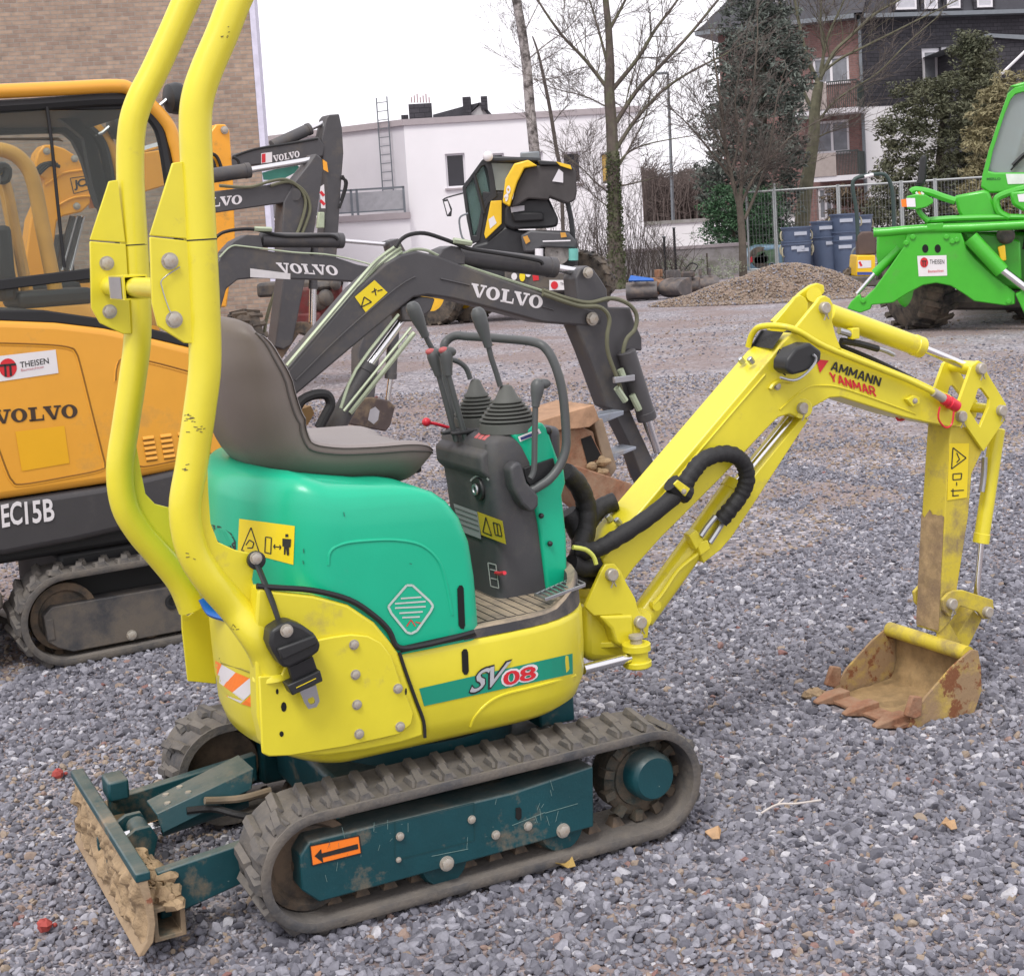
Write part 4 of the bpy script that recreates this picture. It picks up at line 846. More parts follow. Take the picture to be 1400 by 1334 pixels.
for s in (-1, 1):
    b = mb(); pts = [V((-.74, 0, .165)), V((-.36, 0, .20)), (V((-.36, 0, .13))), V((-.74, 0, .055))]
    b.prism([V((p[0], s * .235, p[2])) for p in pts], (0, s * .03, 0)); b.build('blade_arm', m_teal, T_, .004)
cv = [(200, 1096), (326, 1031), (348, 1048), (340, 1063), (223, 1123)]
c = [F.y(200, 1094, .055), F.y(326, 1031, .055), F.y(347, 1050, -.055), F.y(214, 1112, -.055)]
b = mb(); b.prism(c, (0, 0, -.006)); d = [c[3], c[2], c[2] + V((-.012, -.012, -.045)), c[3] + V((.008, -.012, -.045))]; b.prism(d, (0, .006, 0)); b.build('cylinder_guard', m_teal, T_, .002)
for px, py in ((232, 1080), (251, 1079), (262, 1080), (238, 1092)):
    u_, v_ = {232: (.18, .25), 251: (.33, .2), 262: (.36, .7), 238: (.14, .75)}[px]; p = c[0].lerp(c[1], u_).lerp(c[3].lerp(c[2], u_), v_); b = mb(); b.lathe(p + V((0, 0, -.004)), (0, 0, 1), [(0, .008), (.008, .008)], 6); b.build('bolt', m_bolt, T_)
p0 = F.y(191, 1137, 0); p1 = F.y(335, 1088, 0); ax = (p1 - p0).normalized()
mb().cyl(p0 + ax * .05, p1, .028, n=20).build('blade_cylinder', m_teal, T_); mb().cyl(p0 - ax * .04, p0 + ax * .08, .014).build('cylinder_rod', m_chrome, T_)
b = mb(); b.cyl(p0 + V((0, -.04, 0)), p0 + V((0, .04, 0)), .026); b.build('cylinder_eye', m_teal, T_, .003)
bolt(T_, p0 + V((0, -.042, 0)), .015, name='pin')
for s in (-1, 1): mb().prismy([V((p0.x + dx, 0, p0.z + dz)) for dx, dz in ((-.09, -.06), (.015, -.05), (.03, 0), (.015, .03), (-.02, .03), (-.09, -.01))], s * .045, s * .058).build('blade_lug', m_teal, T_, .002)
mb().tube([F.y(280, 1094, -.08), F.y(310, 1093, -.08), F.y(335, 1090, -.1), F.y(370, 1080, -.1)], .009, 8, 4).build('hydraulic_hose', mat('braided_hose', (.14, .12, .09), .6, dirt=MUD, da=.4, bump=.001), T_)
mb().tube([F.y(255, 1108, -.06), F.y(290, 1105, -.07), F.y(320, 1112, -.1), F.y(350, 1118, -.12)], .009, 8, 4).build('hydraulic_hose', m_hose, T_)
b = mb(); b.box((-.76, .12, .2), (-.71, .2, .25)); b.box((-.74, .19, .17), (-.72, .23, .24)); b.build('blade_stop', m_teal, T_, .006)

# ------------------------------------------------------------------ upper body
N_ = 2.4
def ring(z, hw, ar, af, cr=-.30, cf=.10, n=56):
    pts = []
    def se(c, a, t):
        ct, st = cos(t), sin(t); return V((c + a * math.copysign(abs(ct) ** (2 / N_), ct), hw * math.copysign(abs(st) ** (2 / N_), st), z))
    for i in range(n + 1): pts.append(se(cf, af, -pi / 2 + pi * i / n))
    for i in range(n + 1): t = pi / 2 + pi * i / n; pts.append(V((cr + ar * cos(t), hw * sin(t), z)))
    return pts
AR, AF = .185, .315
def imp(hwf, arf, aff, cr=-.30, cf=.10):
    def f(P):
        hw, ar, af = hwf(P.z), arf(P.z), aff(P.z); yy = abs(P.y / hw) ** N_
        if P.x > cf: return abs((P.x - cf) / af) ** N_ + yy - 1
        if P.x < cr: return abs((P.x - cr) / ar) ** N_ + yy - 1
        return yy - 1
    return f
lv = [(.335, .30, .10, .20), (.342, .335, .145, .262), (.36, .360, .17, .292), (.40, .373, .183, .31), (.48, .376, AR, AF), (.560, .376, AR, AF), (.572, .373, AR - .003, AF - .004), (.578, .366, AR - .01, AF - .012)]
TB = bvh(mb().loft([ring(*l) for l in lv]).build('lower_body', m_yel, T_, ang=50))
onb = onm(F, TB, .002); onb1 = onm(F, TB, .0032); onb2 = onm(F, TB, .0044)
# counterweight bowl (behind)
cw = [(.37, .350, .16, .02), (.40, .368, .185, .02), (.46, .379, .198, .02), (.63, .380, .202, .02), (.648, .376, .198, .02)]
TC = bvh(mb().loft([ring(z, h, a, f, -.29, -.27) for z, h, a, f in cw]).build('counterweight', m_yel, T_, ang=50)); onc = onm(F, TC, .002)
for i, q in enumerate([[(286, 897), (303, 908), (298, 921), (290, 935)], [(303, 908), (322, 919), (300, 944), (291, 935), ], [(322, 919), (341, 927), (311, 952), (299, 943)], [(341, 927), (350, 941), (329, 961), (311, 952)], [(351, 943), (352, 955), (346, 967), (330, 962)]]):
    sheet(q, onc, m_orng if i % 2 == 0 else m_wht, T_, 'hazard_stripe', 4, 4)
mb().tube([onm(F, TC, -.001)(px, py) for px, py in [(282, 883), (300, 900), (330, 914), (352, 922)]], .0025, 6, 3).build('panel_seam', mat('seam_shadow_line', (.3, .26, .03), .6), T_)
b = mb(); b.tube([F.y(278, 818, .02), F.y(290, 838, .0), F.y(312, 846, -.05)], .02, 8, 4, .4); b.build('blue_strap', m_blue, T_)
b = mb(); b.add([onc(*p) for p in [(301, 966), (307, 970), (311, 990), (305, 985)]], [(0, 1, 2, 3)]); b.build('body_opening', m_hole, T_, ang=0, rec=False)
# rear side panel + front seam
rp_ = [(352, 812), (353, 803), (375, 808), (428, 814), (476, 827), (512, 851), (536, 880), (545, 893), (555, 924), (568, 960), (578, 986), (580, 1006), (548, 1016), (500, 1026), (449, 1033), (400, 1034), (362, 1022), (352, 980), (349, 860)]
P_y(F, rp_, -.384, -.33, 'side_panel', m_yel, T_, .006)
mb().tube(F.ys([(546, 892), (556, 922), (569, 958), (579, 985), (581, 1008)], -.3835), .004, 6, 4).build('panel_seam', m_seal, T_)
pl = [(354, 925), (385, 922), (400, 890), (437, 874), (457, 870), (480, 867), (503, 869), (521, 878), (535, 896), (546, 928), (559, 958), (566, 975), (563, 990), (546, 1004), (471, 1021), (397, 1033), (368, 1034), (359, 1030), (358, 1019)]
P_y(F, pl, -.395, -.385, 'mounting_plate', m_yel, T_, .003)
for px, py in ((484, 881), (486, 922), (488, 963), (491, 1003), (544, 941), (547, 993)): bolt(T_, F.y(px, py, -.396), .0105)
for px, py, w, h in ((379, 945, 2, 4), (388, 966, 4, 7), (385, 1003, 3, 4), (555, 945, 1.5, 5)):
    b = mb(); f = on_y(F, -.395, .001); b.add([f(px + w * cos(a * pi / 4), py + h * sin(a * pi / 4)) for a in range(8)], [tuple(range(8))]); b.build('plate_hole', m_hole, T_, ang=0, rec=False)
# stripe and lettering
def strip(top, bot, f, m, name, n=16):
    b = mb(); P = []
    for i in range(n + 1):
        t = i / n; P += [f(top[0][0] + (top[1][0] - top[0][0]) * t, top[0][1] + (top[1][1] - top[0][1]) * t), f(bot[0][0] + (bot[1][0] - bot[0][0]) * t, bot[0][1] + (bot[1][1] - bot[0][1]) * t)]
    b.add(P, [(2 * i, 2 * i + 1, 2 * i + 3, 2 * i + 2) for i in range(n)]); return b.build(name, m, T_, ang=0, rec=False)
strip([(573, 941), (796, 890)], [(580, 965), (796, 918)], onb, mat('stripe_green', (.008, .27, .17), .4, var=.04), 'side_stripe')
word('SV', (640, 951), (697, 934), (644, 917), onb1, m_ink, T_, off=.05, shear=.32, space=.82)
word('SV', (642, 948), (695, 932), (646, 919), onb2, m_silver, T_, off=.012, shear=.32, space=.86)
word('08', (685, 941), (736, 929), (685, 917), onb1, m_wht, T_, off=.055, space=.9)
word('08', (688, 938), (733, 928), (688, 919), onb2, m_inkr, T_, off=.02, space=.95)
sl = lambda pts, f, m, nm: mb().add([f(*p) for p in pts], [tuple(range(len(pts)))]).build(nm, m, T_, ang=0, rec=False)
sl([(631, 891), (634, 887), (638, 887), (640, 891), (641, 917), (639, 922), (635, 922), (632, 918)], onb, m_hole, 'vent_slot')
mb().tube([onm(F, TB, 0.)(px, py) for px, py in [(643, 993), (650, 978), (668, 960), (689, 949), (720, 941), (755, 932), (787, 923)]], .0035, 6, 4).build('body_crease', m_yel, T_)
# green cover
gl = [(.50, .340, .12, 0), (.53, .371, .13, .010), (.61, .372, .14, .012), (.64, .372, .172, .012), (.72, .372, .180, .010), (.80, .372, .180, .002), (.86, .371, .178, -.018), (.90, .367, .176, -.045), (.925, .360, .170, -.074), (.942, .348, .158, -.112), (.953, .328, .14, -.155), (.958, .29, .11, -.20)]
def gring(z, hw, ar, xf, n=28, rc=.03):
    pts = []
    for i in range(9): t = -pi / 2 + pi / 2 * i / 8; pts.append(V((xf - rc + rc * cos(t) + .015, -hw + rc + rc * sin(t), z)))
    for i in range(9): t = pi / 2 * i / 8; pts.append(V((xf - rc + rc * cos(t) + .015, hw - rc + rc * sin(t), z)))
    for i in range(n + 1):
        t = pi / 2 + pi * i / n; pts.append(V((-.31 + ar * cos(t), hw * sin(t), z)))
    return pts
# seat-side hump rises at the rear
rings = [gring(*g_) for g_ in gl]
for r in rings:
    for p in r:
        if p.z > .7 and p.x < -.25: p.z += (p.z - .7) / .25 * .045 * min(1, (-.25 - p.x) / .12)
TG = bvh(mb().loft(rings).build('engine_cover', m_grn, T_, ang=60))
ong = onm(F, TG, .002); ong1 = onm(F, TG, .0032)
mb().tube(F.ys([(351, 801), (375, 803), (428, 807), (478, 820), (512, 842), (532, 862), (545, 885), (579, 882), (620, 872), (648, 864)], -.380), .0065, 8, 4).build('cover_seal', m_seal, T_)
P_y(F, [(548, 884), (549, 892), (630, 875), (652, 869), (648, 862)], -.3765, -.36, 'cover_seal', m_seal, T_)
mb().tube([onm(F, TG, -.002)(px, py) for px, py in [(449, 772), (452, 753), (470, 743), (500, 739), (540, 738), (575, 745), (598, 765), (609, 795), (618, 840)]], .0045, 8, 5).build('cover_ridge', m_grn, T_)
sl([(625, 805), (628, 800), (632, 800), (634, 804), (636, 855), (634, 860), (630, 859), (627, 855)], ong, m_hole, 'cover_slot')
sl([(289, 717), (300, 719), (316, 729), (322, 740), (322, 752), (312, 750), (298, 741), (290, 727)], ong, m_blk, 'air_grille')
strokes([[(290 + i * 4, 718 + i * 2), (302 + i * 4, 745 + i)] for i in range(5)] + [[(290 + i, 720 + i * 6), (318 + i, 733 + i * 4)] for i in range(4)], .8, ong1, m_grn, T_, 'grille_bars')
sheet([(327, 709), (403, 719), (401, 772), (325, 752)], ong, m_ylab, T_, 'warning_label', 6, 4)
k = []
k += [[(343, 721), (330, 752), (355, 757), (343, 721)], [(363, 734), (371, 735), (370, 757), (362, 755), (363, 734)], [(374, 747), (384, 748)], [(376, 744), (374, 747), (376, 750)], [(382, 745), (384, 748), (382, 751)], [(336, 745), (341, 738), (347, 742), (345, 749), (338, 749)]]
strokes(k, 1.5, ong1, m_ink, T_, 'warning_pictogram')
sl([(386, 736), (398, 737), (397, 748), (395, 748), (395, 759), (392, 759), (391, 749), (390, 758), (388, 758), (388, 747), (386, 747)], ong1, m_ink, 'person_pictogram'); sl([(390, 730), (394, 730), (394, 734), (390, 734)], ong1, m_ink, 'person_pictogram')
strokes([[(365 + 50, 750), (415, 756)], [(414, 766), (415, 771)], [(470, 700), (471, 706)], [(560, 770), (563, 771)], [(500, 850), (504, 853)]], 1.2, ong1, mat('cover_scratch', (.02, .12, .09), .6), T_, 'cover_scratch')
# diamond plate
dm = [(531, 829), (536, 823), (556, 800), (564, 800), (588, 822), (592, 828), (589, 835), (570, 862), (562, 866), (556, 864), (535, 838)]
sl(dm, ong, m_grn, 'inspection_sticker'); strokes([dm + [dm[0]]], 3.2, ong1, mat('sticker_silver', (.45, .55, .5), .4), T_, 'sticker_border')
strokes([[(548, 818), (576, 816)], [(540, 825), (582, 822)], [(540, 831), (582, 829)], [(546, 838), (578, 836)], [(550, 844), (574, 843)]], 2.2, ong1, mat('sticker_pale', (.5, .55, .52), .4), T_, 'sticker_print')
strokes([[(556, 856), (562, 847), (568, 856)], [(568, 850), (576, 852)]], 1.5, ong1, m_inkr, T_, 'sticker_print')
# floor and console
fl = [(.576, .362, .17, .306), (.580, .368, .178, .311), (.592, .368, .178, .311), (.597, .360, .17, .303), (.592, .35, .16, .295)]
def fring(z, hw, ar, af):
    r = ring(z, hw, ar, af); return [p for p in r if p.x > -.02] + [V((-.02, hw, z)), V((-.02, -hw, z))]
b = mb()
def fr2(z, hw, af, n=24):
    pts = [V((-.02, -hw, z))]
    for i in range(n + 1):
        t = -pi / 2 + pi * i / n; ct, st = cos(t), sin(t); pts.append(V((.10 + af * math.copysign(abs(ct) ** (2 / N_), ct), hw * math.copysign(abs(st) ** (2 / N_), st), z)))
    return pts + [V((-.02, hw, z))]
FR3 = [fr2(.577, .372, .312), fr2(.598, .370, .310), fr2(.603, .364, .304), fr2(.602, .345, .285), fr2(.592, .338, .278)]
for k_, wt in ((1, .9), (2, 1.), (3, .8)):
    for p in FR3[k_]: p.z += wt * min(.05, max(0, p.x - .23) * .42)
b.loft(FR3); b.build('floor_mat', m_mat, T_, ang=40)
b = mb()
for i in range(11): b.box((-.01 + i * .027, -.31, .5915), (.012 + i * .027, .1, .5945))
b.build('mat_ribs', m_mat, T_)
def rr(cx, hx, hy, z, r, n=6, cy=0.):
    return [V((cx + sx * (hx - r) + r * cos(a0 + pi / 2 * i / n), cy + sy * (hy - r) + r * sin(a0 + pi / 2 * i / n), z)) for sx, sy, a0 in ((1, 1, 0), (-1, 1, pi / 2), (-1, -1, pi), (1, -1, 3 * pi / 2)) for i in range(n + 1)]
cs = [(.593, .285, .105, .150), (.62, .285, .10, .147), (.72, .285, .095, .147), (.85, .282, .100, .150), (.93, .280, .105, .155), (.985, .283, .105, .155), (.998, .290, .098, .150), (1.004, .295, .09, .14)]
mb().loft([rr(c_[1], c_[2], c_[3], c_[0], .028) for c_ in cs]).build('control_console', m_grey, T_, ang=45)
IK = None
gpo = [(699, 594), (742, 577), (750, 588), (764, 629), (772, 643), (774, 660), (769, 677), (775, 732), (777, 818), (750, 822), (746, 785), (737, 717), (728, 674), (718, 655), (725, 636), (713, 612)]
P_y(F, gpo, -.158, .158, 'console_cover', m_grn, T_, .008, seg=3)
P_y(F, [(697, 641), (705, 632), (713, 632), (717, 646), (721, 660), (729, 668), (737, 678), (737, 692), (731, 699), (725, 701), (713, 689), (701, 665)], -.195, -.150, 'console_boss', m_grey, T_, .008, seg=3)
P_y(F, [(717, 640), (757, 626), (760, 640), (752, 660), (729, 672), (719, 655)], -.164, -.155, 'lever_recess', m_blk, T_, .002)
for px, py in ((740, 705), (752, 743)):
    mb().ell(F.y(px, py, -.165), .007).build('cover_knob', m_blk, T_)
xr = .175
def onx(x0, off=.002): return lambda px, py: F.x(px, py, x0 - off)
fx = onx(.186)
# console face details (facing the seat)
c = F.x(656, 668, .18); b = mb(); b.lathe(c, (-1, 0, 0), [(0, .03), (.005, .03), (.008, .028), (.008, .012), (.012, .011), (.012, 0)], 24); b.build('key_switch', m_blk, T_)
b = mb(); b.lathe(c + V((-.012, 0, 0)), (-1, 0, 0), [(0, .015), (.004, .014), (.004, .009), (.002, .008), (.002, 0)], 20); b.build('key_ring', m_steel, T_)
b = mb(); b.box((c.x - .0150, c.y - .002, c.z - .006), (c.x - .0142, c.y + .002, c.z + .006)); b.build('keyhole', m_hole, T_)
f2 = onx(.176, .0); strokes([[(656 + 16 * cos(a), 668 + 18 * sin(a)) for a in [radians(d) for d in range(215, 331, 15)]]], 2.5, f2, mat('grey_print', (.35, .35, .35), .5), T_, 'key_print')
ft = lambda z0: (lambda px, py: F.z(px, py, z0))
sheet([(620, 688), (653, 700), (658, 737), (629, 726)], fx, mat('spec_label_paper', (.30, .30, .31), .5), T_, 'spec_label'); strokes([[(622 + i, 694 + i * 7), (652 + i, 705 + i * 7)] for i in range(4)], 1.2, onx(.186, .0035), mat('print_grey', (.1, .1, .1), .6), T_, 'label_print')
sheet([(652, 699), (687, 712), (692, 744), (658, 731)], fx, mat('yellow_label_dull', (.50, .38, .02), .5), T_, 'manual_label'); strokes([[(664, 707), (660, 727), (672, 732), (664, 707)], [(674, 714), (683, 717), (686, 733), (677, 731), (674, 714)], [(679, 716), (681, 732)]], 1.3, onx(.186, .0035), m_ink, T_, 'label_print')
strokes([[(667, 769), (678, 772), (682, 804), (671, 801), (667, 769)], [(670, 778), (678, 780)], [(671, 790), (679, 792)]], 1.4, fx, mat('pale_print', (.5, .5, .5), .5), T_, 'switch_print')
mb().tube([F.x(678, 783, .185), F.x(683, 784, .165), F.x(690, 783, .16)], .005, 8).build('switch_lever', m_red, T_)
# sloping switch shelf on the seat side of the console
mb().prismy([V(p) for p in ((.158, 0, .958), (.160, 0, .915), (.190, 0, .885), (.24, 0, .885), (.24, 0, 1.003), (.222, 0, 1.003))], -.140, .140).build('switch_shelf', m_grey, T_, .010, seg=3)
sx = V((.064, 0, .045)).normalized(); sn = V((-.045, 0, .064)).normalized(); o_ = V((.190, 0, .9815))
def shelf(a, y0, y1, d, h, nm, m): mb().prism([o_ + sx * a + V((0, y0, 0)), o_ + sx * (a + d) + V((0, y0, 0)), o_ + sx * (a + d) + V((0, y1, 0)), o_ + sx * a + V((0, y1, 0))], sn * h).build(nm, m, T_, .0015)
shelf(-.004, -.122, -.045, .032, .006, 'fuse_panel', m_inkr)
for i in range(3): shelf(.002, -.116 + i * .023, -.099 + i * .023, .020, .013, 'fuse_cap', m_pinkred)
sheet([(708, 597), (737, 586), (740, 592), (711, 604)], lambda a, c_: F.y(a, c_, -.161), m_wht, T_, 'maker_label'); strokes([[(712, 600), (736, 591)]], 4, lambda a, c_: F.y(a, c_, -.1625), mat('blue_ink', (.03, .04, .15), .5), T_, 'label_print')
def lever(path, ys, r, m, name, top=None):
    o = mb().tube([F.y(p[0], p[1], y) for p, y in zip(path, ys)], r, 10, 4).build(name, m, T_); return o
def grip(a, c_, ra, rb, name='lever_grip', m=None):
    ax = (c_ - a); b = mb(); L = ax.length; b.lathe(a, ax, [(-ra * 1.0, .001), (-ra * .85, ra * .55), (-ra * .4, ra * .9), (ra * .1, ra), (L * .35, ra * .92), (L * .8, rb * 1.05), (L, rb), (L + .001, rb * .7)], 20); b.build(name, m or m_lever, T_)
for (ga, gb), path, yy, apex, base, R in (
        (((654, 430), (668, 474)), [(668, 474), (672, 490), (678, 508), (684, 528)], -.085, (686, 527), (695, 586), .074),
        (((565, 422), (582, 460)), [(582, 460), (592, 478), (606, 488), (625, 494), (637, 503), (643, 518)], .085, (645, 519), (650, 575), .062)):
    grip(F.y(*ga, yy), F.y(*gb, yy), .0195, .011); lever(path, [yy] * len(path), .007, m_lever, 'joystick_shaft')
    a = F.y(*apex, yy); z1 = a.z; z0 = 1.004; b = mb(); prof = [(0, R * 1.02), (.022, R * 1.0), (.026, R * .9)]; H = z1 - z0
    for i in range(6):
        t = .026 + (H * .68 - .026) * i / 6; r0 = R * (1 - .55 * i / 6); prof += [(t, r0 * .84), (t + H * .035, r0), (t + H * .06, r0 * .99)]
    prof += [(H * .72, R * .40), (H * .97, R * .20), (H, .008)]
    b.lathe((a.x + (.012 if yy < 0 else .01), yy, z0), (0, 0, 1), prof, 28); b.build('joystick_bellows', m_bell, T_, ang=50)
for (k_, s0, s1, yy) in (((592, 486), (600, 513), (624, 603), .03), ((610, 484), (613, 513), (638, 605), -.005)):
    a = F.y(*k_, yy); e = F.y(*s0, yy); grip(a + V((0, 0, .0)), e, .0165, .011)
    mb().ell(a + V((.006, 0, .004)), .022, .014, .014).build('lever_grip', m_lever, T_); mb().ell(a + V((-.006, 0, .010)), .014, .011, .009).build('grip_cap', m_pinkred, T_)
    lever([s0, ((s0[0] + s1[0]) / 2, (s0[1] + s1[1]) / 2), s1], [yy] * 3, .0075, m_lever, 'travel_lever')
    q = F.y(*s1, yy); b = mb(); b.box((q.x - .04, q.y - .011, .998), (q.x + .03, q.y + .011, 1.007)); b.build('lever_boot', m_blk, T_, .003)
lever([(732, 555), (731, 600), (730, 641), (725, 654)], [-.185] * 4, .0075, m_lever, 'swing_lever')
grip(F.y(735, 527, -.185), F.y(732, 556, -.185), .0175, .010); mb().ell(F.y(742, 525, -.185), .022, .013, .013).build('lever_grip', m_lever, T_)
lever([(750, 592), (753, 612), (756, 630), (748, 645)], [-.15] * 4, .006, m_blk, 'small_lever'); mb().ell(F.y(749, 589, -.15), .011).build('lever_knob', m_blk, T_)
lever([(583, 577), (598, 580), (618, 586)], [.13] * 3, .0045, m_red, 'throttle_lever'); mb().ell(F.y(583, 577, .13), .012).build('lever_knob', m_red, T_)
mb().tube([F.y(*p) for p in [(724, 672, -.175), (735, 666, -.18), (752, 654, -.185), (766, 635, -.185), (774, 610, -.185), (773, 575, -.185), (769, 536, -.185), (761, 505, -.18), (749, 480, -.165), (731, 468, -.13), (687, 463, 0.02), (640, 460, .14), (624, 459, .17), (612, 465, .185), (607, 478, .185), (611, 530, .185), (622, 590, .16)]], .0115, 14, 6).build('hand_rail', m_lever, T_)
# pedal
q = [F.z(730, 811, .632), F.z(744, 817, .632), F.z(799, 797, .632), F.z(781, 789, .632)]; b = mb()
for u in (q[0], q[3]), (q[1], q[2]):
    dd = (q[1] - q[0]).normalized() * .006; b.prism([u[0], u[1], u[1] + dd, u[0] + dd], (0, 0, -.008))
ped = b.build('foot_pedal', m_steel, T_, .001)
for i in range(9):
    t = i / 8; a = q[0].lerp(q[3], t); c_ = q[1].lerp(q[2], t); dd = (q[3] - q[0]).normalized() * .006; mb().prism([a, a + dd, c_ + dd, c_], (0, 0, -.006)).build('pedal_slat', m_steel, ped)
mb().tube([F.z(766, 803, .62), F.z(766, 815, .60)], .006, 8).build('pedal_link', m_blk, T_)
# ------------------------------------------------------------------ seat
sp = [(-.405, 1.338, .03, .13), (-.418, 1.312, .066, .165), (-.424, 1.24, .082, .19), (-.415, 1.14, .088, .202), (-.388, 1.06, .088, .206), (-.33, 1.0, .085, .209), (-.25, .977, .082, .21), (-.15, .968, .080, .21), (-.07, .964, .082, .207), (-.035, .960, .082, .200), (-.015, .957, .070, .190), (-.004, .954, .050, .178), (.000, .952, .02, .16)]
C_ = [V((s_[0], 0, s_[1])) for s_ in sp]; P2 = spl(C_, 4); W = np.interp(np.linspace(0, len(sp) - 1, len(P2)), range(len(sp)), [s_[3] for s_ in sp]); TH = np.interp(np.linspace(0, len(sp) - 1, len(P2)), range(len(sp)), [s_[2] for s_ in sp])
rings = []; n = 36; rside = []
for i, p in enumerate(P2):
    t = (P2[min(i + 1, len(P2) - 1)] - P2[max(i - 1, 0)]).normalized(); nv = V((-t.z, 0, t.x))      # towards the sitter
    if nv.x < 0 and i < 10: nv = -nv
    if nv.z < 0 and i >= 16: nv = -nv
    w, th = W[i], TH[i]; r = []
    for j in range(n):
        a = 2 * pi * j / n; u = math.copysign(abs(cos(a)) ** .7, cos(a)) * w; v = math.copysign(abs(sin(a)) ** .7, sin(a)) * th * .62
        kb = float(np.interp(p.z, [.95, 1.0, 1.06, 1.2, 1.29, 1.34], [.040, .050, .080, .080, .050, .012])); bow = kb * abs(u / w) ** 3 * (1 + .15 * max(-1, min(1, v / th)))
        r.append(p + V((0, u, 0)) + nv * (v + bow))
    rings.append(r)
mb().loft(rings).build('seat_shell', m_seat, T_, ang=70)
m_seatl = mat('seat_light_vinyl', (.235, .205, .195), .48, var=.06, bump=.0004, bs=300)
cush = []
for i, r in enumerate(rings[3:-1]):
    sel = [r[j] for j in range(1, n // 2)]; cush.append(sel)
b = mb(); rg = []
for i, r in enumerate(cush):
    p = V((0, 0, 0)); nrm = (r[0] - r[-1]).cross((cush[min(i + 1, len(cush) - 1)][len(r) // 2] - cush[max(i - 1, 0)][len(r) // 2])).normalized()
    cm = sum(rings[i + 3], V((0, 0, 0))) / n
    rg.append([q_ + (q_ - cm).normalized() * .004 for q_ in r])
b.loft(rg, False, False, False); b.build('seat_cushion', m_seatl, T_, ang=80)
for sd_ in (n - 1, ):
    pass
jn = n // 2
mb().tube([r[jn] + V((0, -.0015, 0)) for r in rings[3:-1]], .0024, 6).build('seat_piping', mat('seat_piping_vinyl', (.06, .05, .045), .5), T_)
b = mb(); b.box((-.33, -.13, .945), (-.02, .13, .968)); b.box((-.02, -.10, .93), (.02, .10, .955)); b.build('seat_mount', m_seal, T_, .008)
# ------------------------------------------------------------------ roll bar
YP = .33
nearp = [(345, -45), (322, 0), (303, 48), (282, 97), (270, 135), (267, 175), (270, 250), (274, 328)]
nearq = [(274, 328), (279, 430), (280, 500), (273, 560), (262, 635), (253, 695), (262, 750), (285, 790), (322, 833), (348, 868), (362, 893), (370, 918)]
farp = [(278, -50), (255, 0), (234, 48), (210, 100), (190, 140), (180, 178), (178, 240), (183, 330)]
farq = [(183, 330), (187, 400), (188, 460), (181, 520), (172, 580), (164, 640), (170, 690), (190, 726), (216, 757), (246, 795), (262, 832)]
PN = [F.y(x, y, -YP) for x, y in nearp]; PF = [F.y(x, y, YP) for x, y in farp]
# closed hoop above the picture
tx_ = PN[0].x + .22; tz_ = PN[0].z + .20; top = [PN[0] + V((.08, 0, .10)), PN[0] + V((.16, .015, .165)), PN[0] + V((.205, .06, .192)), V((tx_, -.20, tz_)), V((tx_, -.1, tz_)), V((tx_, 0, tz_)), V((tx_, .1, tz_)), V((tx_, .20, tz_)), PF[0] + V((.205, -.06, .192)), PF[0] + V((.16, -.015, .165)), PF[0] + V((.08, 0, .10))]
mb().tube(PN[::-1] + top + PF, .0345, 22, 5).build('upper_hoop', m_yel, T_)
mb().tube([F.y(x, y, -YP - (.03 if y > 850 else 0)) for x, y in nearq], .0345, 22, 5).build('roll_bar_post', m_yel, T_)
mb().tube([F.y(x, y, YP) for x, y in farq], .0345, 22, 5).build('roll_bar_post', m_yel, T_)
for yy, px in ((-YP, 274), (YP, 183)):
    c = F.y(px, 328 if yy < 0 else 335, yy); mb().lathe(c + V((0, 0, -.0015)), (0, 0, 1), [(0, .0349), (.003, .0349)], 22).build('post_joint', m_seal, T_)
for pts1, pts2, y0, bl in (
        ([(236, 223), (250, 221), (258, 327), (205, 322)], [(205, 324), (262, 330), (265, 470), (252, 469), (216, 446), (208, 414)], -YP - .012, ((232, 357), (238, 437))),
        ([(149, 248), (161, 246), (172, 332), (123, 328)], [(123, 330), (172, 334), (180, 456), (169, 457), (137, 442), (125, 421)], YP - .03, ((146, 360), (150, 426)))):
    P_y(F, pts1, y0, y0 + .010, 'hinge_plate', m_yel, T_, .002); P_y(F, pts2, y0 - .001, y0 + .010, 'hinge_plate', m_yel, T_, .002)
    P_y(F, pts2[:1] + pts2[1:], -y0 + (-.0 if y0 > 0 else 0) - .0 if False else y0 + .05, y0 + .06, 'hinge_plate', m_yel, T_, .002)
    for q in bl: bolt(T_, F.y(q[0], q[1], y0 - .002), .0165, name='hinge_bolt')
c0 = F.y(143, 391, YP + .03); c1 = V((c0.x, -YP + .02, c0.z)); mb().cyl(c0, c1, .023).build('cross_bar', m_yel, T_)
c2 = F.y(170, 395, .22); c2 = V((c0.x, .17, c0.z)); b = mb(); b.frame([c2 + V(k_) for k_ in ((-.028, 0, -.028), (.028, 0, -.028), (.028, 0, .028), (-.028, 0, .028))], [c2 + V(k_) for k_ in ((-.024, 0, -.024), (.024, 0, -.024), (.024, 0, .024), (-.024, 0, .024))], (0, -.16, 0)); b.build('lock_sleeve', m_yel, T_)
b = mb(); b.add([V((c0.x - .0295, y, c0.z + z)) for y, z in ((.16, -.025), (.03, -.025), (.03, .025), (.16, .025))], [(0, 1, 2, 3)]); b.build('serial_plate', m_steel, T_, ang=0)
mb().tube([F.y(*p) for p in [(246, 365, -YP - .02), (222, 382, -YP - .02), (222, 395, -YP - .02), (230, 420, -YP - .02), (238, 436, -YP - .02)]], .0015, 5, 4).build('safety_wire', m_steel, T_)
gs = [(279, 600), (284, 640), (285, 672), (288, 715), (298, 741), (322, 752), (341, 756), (347, 762), (348, 773), (345, 792), (351, 816), (358, 845), (352, 868), (330, 845), (290, 800), (262, 755), (256, 700), (262, 640)]
